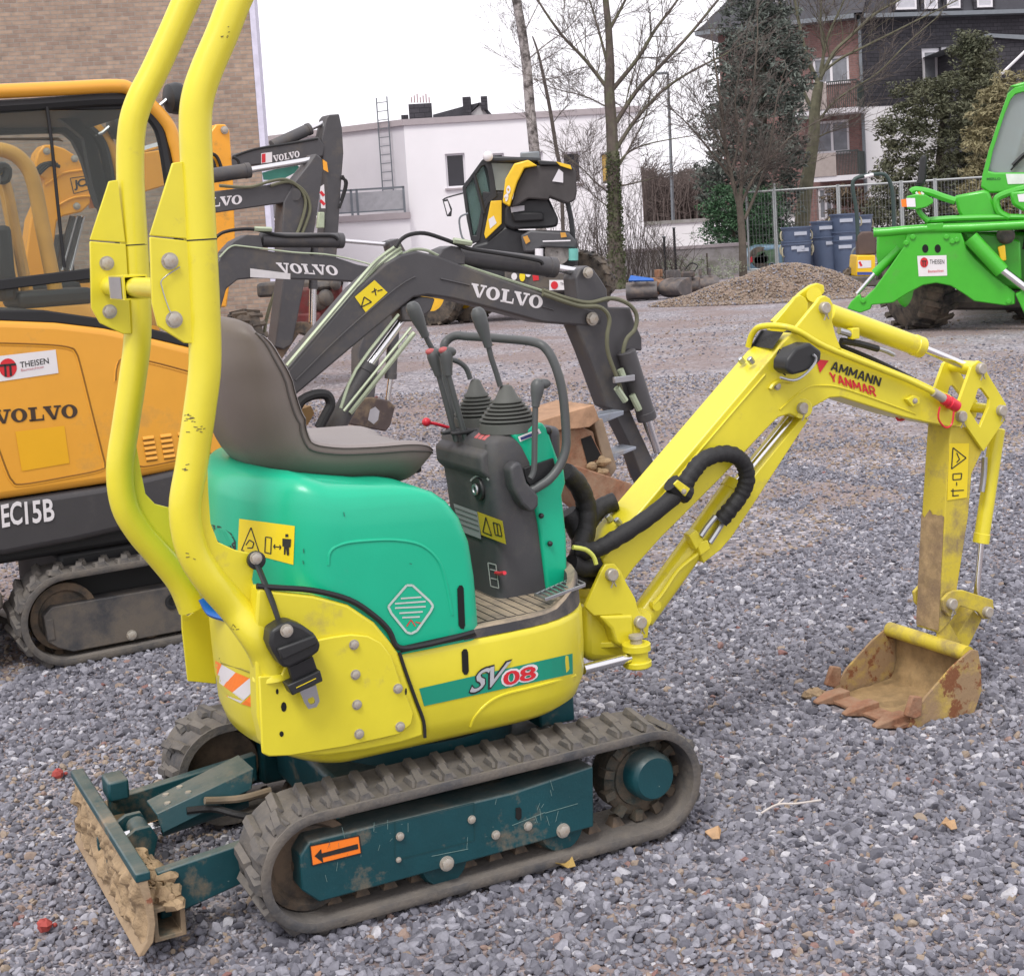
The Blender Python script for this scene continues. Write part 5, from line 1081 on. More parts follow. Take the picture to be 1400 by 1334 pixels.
P_y(F, gs, -YP - .004, -YP + .004, 'gusset_plate', m_yel, T_, .002)
P_y(F, [(185, 600), (192, 640), (199, 675), (212, 689), (232, 694), (245, 770), (215, 745), (180, 700), (172, 640)], YP - .004, YP + .004, 'gusset_plate', m_yel, T_, .002)
P_y(F, [(248, 838), (258, 842), (264, 838), (265, 804), (274, 804), (280, 826), (292, 845), (296, 935), (257, 931), (249, 860)], .392, .402, 'mounting_plate', m_yel, T_, .002)
mb().lathe(F.y(370, 920, -YP - .03) + V((0, 0, -.01)), (0, 0, 1), [(0, .042), (.008, .040), (.014, .035)], 22).build('weld_foot', m_yel, T_)
scf = mat('scuffed_paint', (.13, .10, .04), .7, var=.3)
_po = [o for o in T_.children if o.name.startswith('roll_bar_post')][0]; op = onm(F, bvh(_po), .0012)
_uo = [o for o in T_.children if o.name.startswith('upper_hoop')][0]; ou = onm(F, bvh(_uo), .0012)
random.seed(44)
for (cx, cy, n_, sp_) in ((262, 572, 9, 12), (266, 588, 7, 12), (255, 640, 4, 10), (258, 760, 3, 9), (320, 860, 4, 12)):
    strokes([[(cx + ru(-sp_, sp_), cy + ru(-4, 4)), ] * 1 + [(cx + ru(-sp_, sp_), cy + ru(-5, 5))] for k in range(n_) if True], .9, op, scf, T_, 'paint_scuff') if False else strokes([(lambda a, b_: [(a, b_), (a + ru(2, 7), b_ + ru(-1.5, 1.5))])(cx + ru(-sp_, sp_), cy + ru(-5, 5)) for k in range(n_)], 1.1, op, scf, T_, 'paint_scuff')
strokes([(lambda a, b_: [(a, b_), (a + ru(1, 5), b_ + ru(-2, 2))])(308 + ru(-8, 12), 44 + ru(-8, 8)) for k in range(6)], 1.1, ou, scf, T_, 'paint_scuff')
# seat belt retractor
mb().tube([F.y(349, 766, -.352), F.y(355, 780, -.36), F.y(372, 822, -.395), F.y(384, 858, -.41)], [.012, .010, .010, .008], 8, 4, .45).build('belt_strap', m_blk, T_)
mb().lathe(F.y(349, 765, -.345), (0, -1, 0), [(0, .02), (.012, .02), (.014, .016)], 18).build('belt_anchor', m_blk, T_); bolt(T_, F.y(350, 763, -.36), .0125)
P_y(F, [(371, 862), (384, 854), (398, 849), (416, 856), (430, 866), (439, 880), (437, 891), (427, 898), (411, 906), (395, 914), (386, 912), (374, 892), (369, 880)], -.455, -.400, 'belt_retractor', m_blk, T_, .008, seg=3)
P_y(F, [(380, 887), (432, 868), (436, 880), (386, 903)], -.468, -.452, 'retractor_ridge', m_blk, T_, .004)
bolt(T_, F.y(392, 862, -.458), .013)
P_y(F, [(395, 912), (428, 897), (434, 915), (440, 930), (404, 944)], -.43, -.412, 'belt_webbing', m_seal, T_, .002)
P_y(F, [(393, 937), (438, 916), (442, 931), (400, 951)], -.445, -.405, 'belt_buckle', m_blk, T_, .003)
strokes([[(405, 940), (432, 927)]], 1.2, on_y(F, -.445, .001), m_ylab, T_, 'buckle_mark')
a_ = [(410, 945), (432, 936), (437, 958), (433, 966), (422, 969), (416, 960), (413, 952), (411, 948)]; i_ = [(421, 955), (428, 952), (431, 957), (430, 961), (425, 963), (422, 960), (421, 958), (421, 956)]
mb().frame(F.ys(a_, -.425), F.ys(i_, -.425), (0, .004, 0)).build('belt_tongue', m_steel, T_)
# ------------------------------------------------------------------ boom
PIN = pin_mesh()
bm_ = [(824, 765), (846, 733), (1056, 486), (1070, 468), (1084, 455), (1112, 462), (1151, 476), (1254, 518), (1300, 540), (1318, 556), (1319, 570), (1314, 580), (1300, 584), (1269, 578), (1235, 570), (1150, 543), (1135, 544), (1110, 558), (1100, 567), (1094, 572), (1080, 566), (1064, 571), (1047, 588), (987, 652), (903, 736), (868, 775), (850, 800), (830, 800)]
P_y(F, bm_, -.065, .065, 'boom', m_yel, T_, .004)
# stiffening bead along the boom side
mb().tube(F.ys([(866, 726), (960, 612), (1046, 512)], -.066), .003, 6, 2).build('boom_weld', m_yel, T_)
mb().tube(F.ys([(1066, 560), (1100, 532), (1125, 527), (1160, 533), (1252, 566)], -.066), .0025, 6, 4).build('boom_weld', m_yel, T_)
for px, py in ((832, 707), (844, 712), (1013, 492), (1026, 492)):
    y = 0.02 if px in (832, 1013) else -.03
    p = F.y(px, py, y); mb().lathe(p, V((-.62, 0, .78)), [(-.012, .009), (.006, .009), (.008, .006)], 6).build('bolt', m_steel, T_)
ear = [(1084, 453), (1116, 414), (1121, 407), (1128, 404), (1135, 408), (1139, 415), (1138, 439), (1143, 459), (1151, 478), (1120, 475)]
for y0 in (-.067, .045): 
    mb().prismy(F.ys(ear, -.067), y0, y0 + .014).build('cylinder_bracket', m_yel, T_, .003)
inst('pin', PIN, T_, Matrix.Translation(F.y(1126, 421, -.068)))
fe = [(1056, 439), (1095, 400), (1109, 390), (1118, 387), (1127, 390), (1128, 399), (1118, 412), (1090, 440), (1075, 455)]
P_y(F, fe, .085, .1, 'guard_bracket', m_yel, T_, .003); mb().cyl(F.y(1113, 403, .09), F.y(1113, 403, .05), .022).build('guard_boss', m_yel, T_)
def hyd(a, c_, e, rb, rr_, mb_=m_yel, nm='cylinder'):
    ax = (c_ - a).normalized(); mb().lathe(a, ax, [(0, rb * .8), (.004, rb), ((c_ - a).length - .03, rb), ((c_ - a).length - .028, rb * 1.08), ((c_ - a).length, rb * 1.08), ((c_ - a).length + .002, rr_ * 1.3)], 26).build(nm + '_barrel', mb_, T_); mb().cyl(c_ - ax * .01, e, rr_, n=18).build(nm + '_rod', m_chrome, T_)
hyd(F.y(1131, 428, 0), F.y(1259, 475, 0), F.y(1326, 503, 0), .030, .0125, nm='arm_cylinder')
mb().cyl(F.y(1326, 503, 0) + V((0, -.03, 0)), F.y(1326, 503, 0) + V((0, .03, 0)), .022).build('rod_eye', m_yel, T_, .002)
mb().tube(F.ys([(1147, 452), (1158, 455), (1166, 458)], -.04), .010, 8).build('hose_fitting', m_steel, T_); mb().box(*[tuple(F.y(1166, 456, -.04) + V(k_)) for k_ in ((-.012, -.012, -.016), (.016, .012, .016))]).build('fitting_block', m_yel, T_, .003)
mb().tube(F.ys([(1150, 466), (1175, 470), (1200, 477)], -.03), .010, 8, 3).build('hydraulic_hose', m_hose, T_); mb().tube(F.ys([(1200, 476), (1212, 480), (1222, 485)], -.03), .007, 8).build('hose_fitting', m_steel, T_)
mb().tube(F.ys([(1060, 468), (1090, 452), (1150, 474), (1200, 495), (1250, 520)], .0), .009, 8, 4).build('hydraulic_hose', m_hose, T_)
P_y(F, [(1027, 474), (1041, 452), (1072, 453), (1056, 478)], .05, .055, 'hose_cover', m_blk, T_)
b = mb(); q = [F.y(1027, 473, .065), F.y(1040, 453, .065), F.y(1070, 456, -.06), F.y(1056, 477, -.06)]; b.prism(q, (.004, 0, .004)); b.build('hose_sleeve', m_hose, T_, .004)
mb().tube([F.y(*p) for p in [(1023, 474, .06), (1029, 456, .04), (1043, 446, .0), (1083, 449, -.075), (1128, 474, -.085), (1200, 503, -.085), (1240, 519, -.085), (1276, 536, -.085)]], .0088, 12, 5).build('hydraulic_pipe', m_yel, T_)
q0 = F.y(1276, 536, -.088); q1 = F.y(1290, 545, -.088); q2 = F.y(1308, 556, -.088)
mb().cyl(q0, q1, .0135, n=12).build('pipe_coupler', m_bolt, T_); mb().lathe(q1, q2 - q1, [(0, .016), (.012, .018), (.014, .015), (.024, .015), (.026, .019), ((q2 - q1).length, .018)], 16).build('coupler_cap', m_red, T_)
mb().tube(F.ys([(1285, 556), (1283, 572), (1292, 584), (1301, 580), (1304, 562)], -.1), .003, 6, 4).build('cap_strap', m_red, T_); mb().tube(F.ys([(1224, 566), (1228, 574), (1236, 573)], .02), .004, 6, 3).build('cap_strap', m_red, T_)
P_y(F, [(1240, 546), (1250, 540), (1258, 544), (1258, 552), (1248, 556)], -.08, -.064, 'pipe_clamp', m_yel, T_, .002); bolt(T_, F.y(1251, 548, -.081), .008)
# work light
wl = [(1076, 492), (1088, 476), (1108, 468), (1124, 480), (1123, 493), (1112, 503), (1100, 509), (1084, 513), (1075, 506)]
P_y(F, wl, -.15, -.085, 'work_light', m_blk, T_, .008, seg=3); mb().tube(F.ys([(1112, 485), (1116, 490), (1112, 500), (1098, 514), (1084, 520), (1067, 516)], -.158), .004, 6, 3, .9).build('light_bracket', m_steel, T_)
mb().tube(F.ys([(1084, 522), (1070, 520), (1058, 525), (1053, 532)], -.07), .006, 6, 3).build('light_base', m_yel, T_)
bolt(T_, F.y(1063, 528, -.068), .010); mb().tube(F.ys([(1076, 484), (1066, 478), (1062, 490), (1066, 505), (1074, 513)], -.08), .0022, 5, 4).build('light_wire', m_hose, T_)
ob = on_y(F, -.0655, .002)
sl([(1116, 491), (1133, 493), (1121, 510)], ob, m_inkr, 'maker_triangle')
stroke_word('AMMANN', (1136.5, 506), (1202, 528), (1139.5, 494.5), 2.3, ob, m_ink, T_); stroke_word('YANMAR', (1137, 521), (1198, 542), (1134.5, 509), 2.2, ob, m_inkr, T_)
inst('pin', PIN, T_, Matrix.Translation(F.y(1096, 558, -.066)))
mb().cyl(F.y(1096, 558, -.07), F.y(1096, 558, -.0) , .03).build('pin_boss', m_yel, T_, .002)
# arm (stick)
stk = [(1272, 578), (1300, 578), (1345, 586), (1343, 617), (1329, 647), (1324, 707), (1307, 817), (1300, 850), (1284, 861), (1286, 820), (1294, 640), (1300, 600)]
b = mb(); q = F.ys([(1300, 582), (1345, 586), (1343, 617), (1329, 647), (1324, 707), (1307, 817), (1300, 850), (1284, 866), (1286, 820), (1292, 700), (1298, 610)], -.05)
b.prismy(q, -.05, .05); b.build('arm', m_yeld, T_, .004)
o8 = [(1329, 500), (1338, 493), (1347, 498), (1350, 510), (1376, 553), (1374, 574), (1345, 617), (1307, 562)]; i8 = [(1333, 546), (1337, 532), (1341, 530), (1345, 534), (1353, 545), (1352, 556), (1340, 584), (1326, 562)]
for y0 in (-.066, .054): mb().frame(F.ys([(x, y) for x, y in o8], -.066) if y0 < 0 else [p + V((0, .12, 0)) for p in F.ys(o8, -.066)], F.ys(i8, -.066) if y0 < 0 else [p + V((0, .12, 0)) for p in F.ys(i8, -.066)], (0, .012, 0)).build('arm_plate', m_yel, T_, .0015)
for q in ((1340, 504), (1313, 569), (1368, 561)): inst('pin', PIN, T_, Matrix.Translation(F.y(q[0], q[1], -.068))); mb().cyl(F.y(q[0], q[1], -.066), F.y(q[0], q[1], -.066) + V((0, .13, 0)), .016).build('pin_boss', m_yel, T_)
ol = on_y(F, -.0505, .002)
sl([(1298, 606), (1325, 606), (1322, 680), (1295, 684)], ol, m_ylab, 'arm_label'); strokes([[(1303, 612), (1321, 626), (1301, 641), (1303, 612)], [(1308, 619), (1312, 628), (1308, 632)], [(1303, 648), (1315, 647), (1314, 655), (1303, 656), (1303, 648)], [(1308, 659), (1308, 664)], [(1300, 671), (1318, 670)], [(1302, 678), (1311, 677)], [(1303, 668), (1303, 678)]], 1.5, on_y(F, -.0505, .003), m_ink, T_, 'label_print')
hyd(F.y(1364, 585, 0), F.y(1341, 742, 0), F.y(1334, 822, 0), .0235, .0095, nm='bucket_cylinder'); mb().tube(F.ys([(1346, 625), (1345, 650), (1342, 672)], -.03), .009, 8, 3).build('hose_guard', m_steel, T_)
lk = [(1289, 820), (1297, 811), (1305, 807), (1318, 807), (1358, 820), (1359, 832), (1352, 846), (1344, 846), (1337, 836), (1313, 828), (1306, 838), (1298, 843), (1291, 835)]
for y0 in (-.068, .056): mb().prismy(F.ys(lk, -.068), y0, y0 + .012).build('bucket_link', m_yeld, T_, .002)
for q in ((1300, 825), (1349, 836)): inst('pin', PIN, T_, Matrix.Translation(F.y(q[0], q[1], -.07)))
mb().cyl(F.y(1349, 836, -.06), F.y(1349, 836, .08), .018).build('link_pin_tube', m_yeld, T_)
P_y(F, [(1331, 833), (1343, 846), (1322, 889), (1306, 872)], -.03, .03, 'bucket_link', m_yeld, T_, .003)
P_y(F, [(1284, 868), (1286, 852), (1297, 850), (1305, 862), (1316, 885), (1288, 886)], -.045, -.03, 'bucket_ear', m_yeld, T_, .003)
# bucket
WB = .176; YB = -WB
nb = [(1327, 888), (1336, 889), (1340, 912), (1341, 943), (1331, 973), (1312, 996), (1297, 1002), (1269, 1000), (1240, 994)]
pf = F.ys(nb, YB)
def zz(p): return V((p.x, p.y, max(p.z, -.008)))
pf = [zz(p) for p in pf]
b = mb(); n2 = len(pf); out = [V((p.x, YB, p.z)) for p in pf]; cen = V((1.58, YB, .12)); inn = [p + (cen - p).normalized() * .010 for p in out]
b.loft([[V((p.x, y, p.z)) for p in out + inn[::-1]] for y in np.linspace(YB, WB, 5)]); b.build('bucket_shell', m_bucket, T_, ang=40)
sidep = pf + [F.y(1264, 953, YB)] + [F.y(1300, 912, YB)]
for y0 in (YB - .004, WB - .004): mb().prismy(sidep, y0, y0 + .008).build('bucket_side', m_bucket, T_, .001)
a = F.y(1330, 893, YB); mb().cyl(V((a.x - .015, YB + .004, a.z)), V((a.x - .015, WB - .004, a.z)), .023).build('bucket_tube', m_yeld, T_)
l0 = pf[-1]
b = mb(); b.prismy([V((l0.x + .03, 0, .004)), V((l0.x - .035, 0, .006)), V((l0.x - .035, 0, .016)), V((l0.x + .03, 0, .02))], YB, WB); b.build('bucket_lip', m_rust, T_, .002)
for y in (-.135, 0, .135):
    b = mb(); b.loft([[V((l0.x + .03, y - .024, .002)), V((l0.x + .03, y + .024, .002)), V((l0.x + .03, y + .024, .036)), V((l0.x + .03, y - .024, .036))], [V((l0.x - .03, y - .024, .003)), V((l0.x - .03, y + .024, .003)), V((l0.x - .03, y + .024, .034)), V((l0.x - .03, y - .024, .034))], [V((l0.x - .088, y - .010, .012)), V((l0.x - .088, y + .010, .012)), V((l0.x - .088, y + .010, .019)), V((l0.x - .088, y - .010, .019))]]); b.build('bucket_tooth', m_rust, T_, .003)
for s in (-1, 1):
    b = mb(); q = [V((l0.x + .02, 0, .03)), V((l0.x - .012, 0, .045)), V((l0.x + .015, 0, .10)), V((l0.x + .05, 0, .09)), V((l0.x + .045, 0, .035))]; b.prismy(q, s * (WB - .004), s * (WB + .014)); b.build('side_cutter', m_rust, T_, .004)
b = mb(); nx, ny = 16, 16; rr_ = []                    # caked mud inside
for i in range(nx + 1):
    t = i / nx; k_ = t * (n2 - 1) ; j = min(int(k_), n2 - 2); p = inn[j].lerp(inn[j + 1], k_ - j); p = p + (cen - p).normalized() * (.004 + .012 * sin(pi * t)); rr_.append([V((p.x + ru(-.003, .003), YB + .01 + (2 * WB - .02) * c_ / ny, p.z + ru(-.003, .005))) for c_ in range(ny + 1)])
b.loft(rr_, False, False, False); b.build('caked_mud', mat('caked_mud', (.27, .18, .085), .9, var=.35, vs=16, bump=.004, bs=45, rust=(.4, .3, .05), ra=.12), T_, ang=40)
b = mb(); g_ = []; ea = F.y(1292, 700, -.05); eb = F.y(1284, 862, -.05)        # dried mud on the rear face of the arm
for i in range(22):
    t = i / 21; row = []
    for k in range(9):
        tt = t * 1.0; top_ = .0 + .10 * max(0, MN.noise(V((k * .5, 0, 2))) + .4) * (1 - t); q_ = ea.lerp(eb, min(1, top_ + tt * (1 - top_))); row.append(V((q_.x - .0015 - .004 * abs(MN.noise(V((k * .9, i * .6, 0)))) , -.049 + .098 * k / 8, q_.z)))
    g_.append(row)
b.loft(g_, False, False, False); b.build('mud_crust', mat('arm_mud', (.33, .23, .12), .9, var=.3, vs=25, dirt=(.22, .15, .09), da=.4, ds=14, bump=.002, bs=80), T_, ang=60)
# swing bracket and boom base
P_y(F, [(800, 828), (868, 832), (869, 880), (862, 905), (812, 905), (800, 900)], -.06, .08, 'swing_post', m_yel, T_, .02, seg=3)
earp = [(822, 781), (828, 771), (840, 770), (849, 780), (857, 797), (869, 818), (873, 835), (888, 850), (886, 872), (866, 876), (850, 840), (812, 842), (800, 830)]
for y0 in (-.095, .082): mb().prismy(F.ys(earp, -.095), y0, y0 + .014).build('boom_bracket', m_yel, T_, .003)
inst('pin', PIN, T_, Matrix.Translation(F.y(835, 785, -.097))); inst('pin', PIN, T_, Matrix.Translation(F.y(874, 850, -.097)))
mb().cyl(F.y(835, 785, -.09), F.y(835, 785, .09), .024).build('pivot_tube', m_yel, T_); mb().cyl(F.y(874, 850, -.09), F.y(874, 850, .09), .02).build('pivot_tube', m_yel, T_)
P_y(F, [(820, 842), (866, 840), (868, 872), (872, 885), (858, 890), (842, 880), (836, 860)], -.10, -.02, 'bracket_web', m_yel, T_, .008)
c = F.y(870, 882, -.13); mb().lathe(c + V((0, 0, -.012)), (0, 0, 1), [(0, .038), (.016, .038), (.018, .036)], 28).build('clevis', m_yel, T_); mb().lathe(c + V((0, 0, -.058)), (0, 0, 1), [(0, .034), (.004, .038), (.016, .038), (.018, .036)], 28).build('clevis', m_yel, T_)
mb().prism([c + V(k_) for k_ in ((0, .036, -.012), (-.13, .10, -.012), (-.13, .16, -.012), (.03, .12, -.012))], (0, 0, .016)).build('clevis_arm', m_yel, T_, .003)
mb().lathe(c + V((0, 0, -.05)), (0, 0, 1), [(0, .016), (.068, .016), (.07, .02), (.078, .019), (.08, .01)], 20).build('clevis_pin', m_bolt, T_)
mb().lathe(c + V((0, 0, -.042)), (0, 0, 1), [(0, .03), (.03, .03)], 24).build('swing_rod_eye', m_yel, T_)
e = c + V((0, 0, -.028)); s0 = F.y(797, 915, -.16); mb().cyl(s0, e, .0135, n=18).build('swing_cylinder_rod', m_chrome, T_)
# boom cylinder with guard
hyd(F.y(876, 846, 0), F.y(1008, 662, 0), F.y(1088, 566, 0), .036, .0125, nm='boom_cylinder')
P_y(F, [(1100, 566), (1106, 573), (1030, 690), (1000, 735), (985, 752), (962, 770), (958, 760), (1000, 690), (1040, 640)], -.04, .04, 'cylinder_guard', m_yel, T_, .003)
mb().cyl(F.y(876, 846, -.035), F.y(876, 846, .035), .03).build('cylinder_eye', m_yel, T_, .003)
mb().tube(F.ys([(960, 738), (955, 755), (940, 768), (925, 782), (905, 812), (893, 826)], -.045), .006, 8, 4).build('hard_pipe', m_yel, T_); mb().lathe(F.y(893, 826, -.03), (0, -1, 0), [(0, .014), (.02, .014)], 12).build('pipe_fitting', m_yel, T_)
P_y(F, [(942, 732), (952, 724), (962, 738), (952, 752)], -.06, -.03, 'fitting_block', m_yel, T_, .003); P_y(F, [(953, 742), (968, 738), (972, 750), (958, 760)], -.06, -.03, 'fitting_block', m_yel, T_, .003)
mb().tube(F.ys([(958, 733), (966, 721), (978, 706)], -.06), .0085, 8, 2).build('hose_fitting', m_steel, T_); mb().tube(F.ys([(970, 742), (978, 730), (988, 714)], -.05), .0085, 8, 2).build('hose_fitting', m_steel, T_)
hp = [(786, 752, -.05), (812, 752, -.08), (839, 738, -.095), (888, 706, -.10), (928, 672, -.10), (945, 648, -.10), (960, 630, -.10), (982, 621, -.10), (1003, 622, -.10), (1017, 635, -.095), (1021, 655, -.09), (1014, 675, -.08), (1000, 694, -.07), (985, 712, -.055)]
b = mb(); P_ = spl([F.y(*p) for p in hp], 7); b.tube(P_, [(.0235 if i % 3 else .0215) + ru(-.001, .001) for i in range(len(P_))], 14); b.build('hose_bundle', m_hose, T_, ang=60)
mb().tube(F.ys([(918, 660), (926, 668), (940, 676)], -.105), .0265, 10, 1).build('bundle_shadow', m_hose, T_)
P_y(F, [(921, 662), (927, 656), (944, 668), (937, 679)], -.134, -.128, 'hose_clamp', m_yel, T_, .002); mb().cyl(F.y(932, 668, -.132), F.y(932, 668, -.07), .008).build('clamp_bolt', m_yel, T_); bolt(T_, F.y(935, 672, -.135), .007)
for hp2, r in (([(772, 645, .0), (790, 662, .02), (801, 690, .03), (801, 722, .02), (796, 755, 0)], .028), ([(775, 700, .05), (793, 730, .04), (800, 760, .0), (812, 775, -.03)], .03), ([(842, 685, .04), (822, 694, .05), (806, 712, .04), (796, 740, 0), (790, 765, -.03)], .026), ([(780, 770, -.06), (800, 775, -.05), (822, 770, -.03), (836, 755, -.0)], .028), ([(775, 790, -.06), (800, 795, -.03), (820, 790, 0)], .02)):
    P_ = spl([F.y(*p) for p in hp2], 7); mb().tube(P_, [r * (1 if i % 4 else .93) for i in range(len(P_))], 12).build('hydraulic_hose', m_hose, T_, ang=60)
mb().tube(F.ys([(783, 748), (800, 751), (811, 760), (815, 771)], -.12), .006, 8, 3).build('lock_lever', mat('pale_yellow_plastic', (.62, .66, .12), .5), T_)
# ================================================================== other machines
random.seed(12)
_a = G(68.6, 919); _b = G(250, 882)
YAWV = math.atan2(_b.y - _a.y, _b.x - _a.x)
FV_ = Fr(_a, YAWV); v1 = thing('compact_excavator', FV_, 'large orange-yellow compact excavator lettered EC 15B parked behind the small yellow one', 'excavator')
F = FV_; T_ = v1
track(T_, .085, 1.25, .172, .182, .0, .23, .024, 40, .024, .03)
track(T_, .085, 1.25, .172, .182, .98, .75, .024, 40, .024, .03)
m_vfr = mat('grey_track_frame', (.055, .055, .06), .6, var=.2, dirt=(.13, .11, .09), da=.55, ds=6, bump=.001)
P_y(F, [(60, 843), (71, 830), (250, 799), (340, 785), (345, 843), (250, 862), (100, 891), (80, 886), (66, 878)], .03, .12, 'track_frame', m_vfr, T_, .004)
P_y(F, [(62, 848), (72, 846), (76, 874), (66, 876)], .026, .031, 'frame_cover', m_vfr, T_, .002)
c = F.y(236, 822, .03); mb().lathe(c, (0, -1, 0), [(0, .03), (.004, .03), (.004, .018), (-.004, .016), (-.004, 0)], 20).build('grease_port', m_blk, T_); bolt(T_, F.y(180, 868, .028), .018)
mb().lathe((.085, .06, .182), (0, -1, 0), [(-.05, .125), (.0, .125), (.004, .10), (-.01, .09), (-.01, 0)], 30).build('idler_wheel', m_rubdark, T_)
mb().lathe((1.25, .06, .182), (0, -1, 0), [(-.05, .125), (.0, .125), (.004, .07), (.03, .07), (.03, 0)], 30).build('drive_sprocket', m_rubdark, T_)
for x in (.4, .7, 1.0): mb().lathe((x, .05, .10), (0, -1, 0), [(-.05, .06), (.0, .06), (.004, 0)], 18).build('track_roller', m_rubdark, T_)
mb().box((.1, .15, .16), (1.2, .85, .40)).build('undercarriage_frame', m_seal, T_, .02); mb().lathe((.62, .49, .38), (0, 0, 1), [(0, .26), (.16, .26)], 30).build('slewing_ring', m_rubdark, T_)  # frame coloured black to paint in the shade beneath the body
mb().box((-.35, .1, .24), (-.12, .88, .30)).build('blade_arm', m_vfr, T_, .01)
b = mb(); b.box((-.42, -.02, .05), (-.36, 1.0, .33)); b.build('blade', m_vfr, T_, .01)
sk = [(-150, 712), (0, 686), (146, 664), (233, 643), (322, 624), (322, 690), (300, 697), (169, 726), (100, 742), (46, 752), (7, 760), (-60, 762), (-150, 765)]
P_y(F, sk, .05, .93, 'skirt', m_skirt, T_, .025, seg=3)
bd = [(-150, 434), (0, 436), (76, 439), (143, 447), (209, 461), (262, 474), (300, 492), (305, 560), (313, 627), (233, 645), (146, 662), (0, 684), (-150, 710)]
P_y(F, bd, .05, .93, 'body', m_volvo, T_, .03, seg=4)
P_y(F, [(-150, 424), (0, 424), (60, 424), (143, 436), (209, 450), (262, 463), (262, 476), (209, 464), (143, 450), (76, 442), (0, 439), (-150, 437)], .06, .92, 'window_ledge', m_seal, T_, .006)
ov = on_y(F, .05, .0)
m_gap = mat('panel_gap', (.25, .11, .01), .7)
for pts in ([(-40, 468), (60, 471), (95, 475), (104, 482), (110, 500), (125, 560), (140, 620), (143, 634), (138, 642), (90, 652), (30, 662), (17, 657), (8, 640), (-10, 590)], [(158, 520), (160, 500), (170, 490), (205, 494), (262, 509), (300, 520)], [(188, 632), (196, 638), (240, 630), (300, 618)]):
    mb().tube([ov(*p) for p in pts], .0035, 6, 4).build('door_edge', m_gap, T_); mb().tube([F.y(p[0] - 1.5, p[1] + 2, .051) for p in pts], .004, 6, 4).build('door_flange', m_volvo, T_)
b = mb(); sl_me = None
for cx in (195, 219, 243, 267):
    for k in range(5):
        p0 = F.y(cx + k * 1.2, 599 + k * 7 - (cx - 195) * .12, .05); p1 = F.y(cx + 15 + k * 1.2, 597 + k * 7 - (cx - 195) * .12, .05)
        mb().prism([p0 + V((0, 0, .006)), p1 + V((0, 0, .006)), p1 + V((0, -.006, -.004)), p0 + V((0, -.006, -.004))], (0, .002, -.004)).build('vent_louvre', m_volvo, T_)
        mb().prism([p0 + V((0, -.0012, -.008)), p1 + V((0, -.0012, -.008)), p1 + V((0, -.0012, -.013)), p0 + V((0, -.0012, -.013))], (0, .001, 0)).build('vent_gap', m_gap, T_)
o5 = on_y(F, .05, .002); o6 = on_y(F, .05, .0032)
word('#V', (-8, 580), (107, 571), (-10, 561), o5, mat('dark_brown_ink', (.05, .03, .02), .5), T_)
sheet([(-20, 489), (76, 478), (80, 510), (-16, 524)], o5, m_wht, T_, 'dealer_sticker')
b = mb(); b.add([o6(11 + 12 * cos(a * pi / 10), 503 + 13 * sin(a * pi / 10)) for a in range(20)], [tuple(range(20))]); b.build('sticker_disc', m_inkr, T_, ang=0, rec=False)
o7 = on_y(F, .05, .0045); strokes([[(-1, 500), (22, 498)], [(7, 499), (8, 515)], [(14, 499), (15, 514)]], 3, o7, m_ink, T_, 'sticker_emblem')
word('THEISEN', (28, 503), (67, 497), (27, 495), o6, m_ink, T_, off=.01); word('Baumaschinen', (29, 508), (60, 503), (28.5, 504.5), o6, mat('pink_ink', (.5, .15, .18), .5), T_)
sheet([(21, 590), (88, 582), (95, 633), (30, 644)], o5, mat('faded_film_patch', (.78, .40, .008), .5, var=.03), T_, 'film_patch')
os_ = on_y(F, .05, .004)
word('EC', (3, 722), (31, 716), (1, 690), os_, m_wht, T_, off=.022, space=1.0); word('15B', (35, 717), (75, 712), (33, 686), os_, m_wht, T_, off=.022, space=1.0)
mb().box((-.3, .12, .40), (1.3, .86, .66)).build('skirt_shade_box', m_seal, T_, .02)  # black box added to stand in for the deep shade under the skirt
# canopy frame
def dual(pts, y0, y1, r, nm, m, n=12, sm=4):
    for y in (y0, y1):
        P_ = [V((p.x, y, p.z)) for p in F.ys(pts, y0)]; mb().tube(P_, r, n, sm).build(nm, m, T_)
dual([(-150, 132), (-60, 127), (0, 125), (90, 121), (160, 118), (180, 124), (208, 146), (230, 172), (238, 195), (245, 222), (262, 310), (275, 400), (288, 480)], .09, .89, .026, 'canopy_frame', m_volvo, 14, 5)
q = F.ys([(-150, 148), (0, 142), (172, 132), (200, 146), (196, 152), (170, 150), (0, 151), (-150, 158)], .10)
mb().prismy(q, .11, .87).build('canopy_roof', m_seal, T_, .004)
b = mb(); 
for y in (.105, .875):
    P_ = [V((p.x, y, p.z)) for p in F.ys([(-150, 148), (0, 146), (165, 136), (195, 150), (215, 170), (225, 200), (236, 270), (250, 350), (262, 440)], .10)]; b.tube(P_, .024, 8, 4)
b.build('window_seal', m_seal, T_)
m_brn = mat('canopy_beam_brown', (.30, .13, .02), .6, var=.2)
fy = .87
P_y(F, [(-150, 190), (60, 182), (88, 182), (100, 192), (112, 215), (126, 262), (134, 285), (160, 285), (140, 230), (128, 190), (110, 160), (90, 150), (60, 168), (-150, 176)], fy, fy + .06, 'canopy_pillar', m_seal, T_, .01)
P_y(F, [(-150, 196), (70, 190), (88, 194), (80, 188), (-150, 190)], fy - .02, fy, 'canopy_beam', m_brn, T_, .003)
mb().prismy(F.ys([(0, 150), (60, 150), (110, 190), (122, 252), (136, 300), (150, 296), (140, 250), (128, 200), (100, 158), (165, 152), (165, 148)], .5), .45, .5).build('cab_interior_panel', m_seal, T_, .01)
mb().tube(F.ys([(64, 146), (70, 190), (78, 270), (88, 366)], .09), .006, 6, 3).build('window_bar', m_seal, T_)
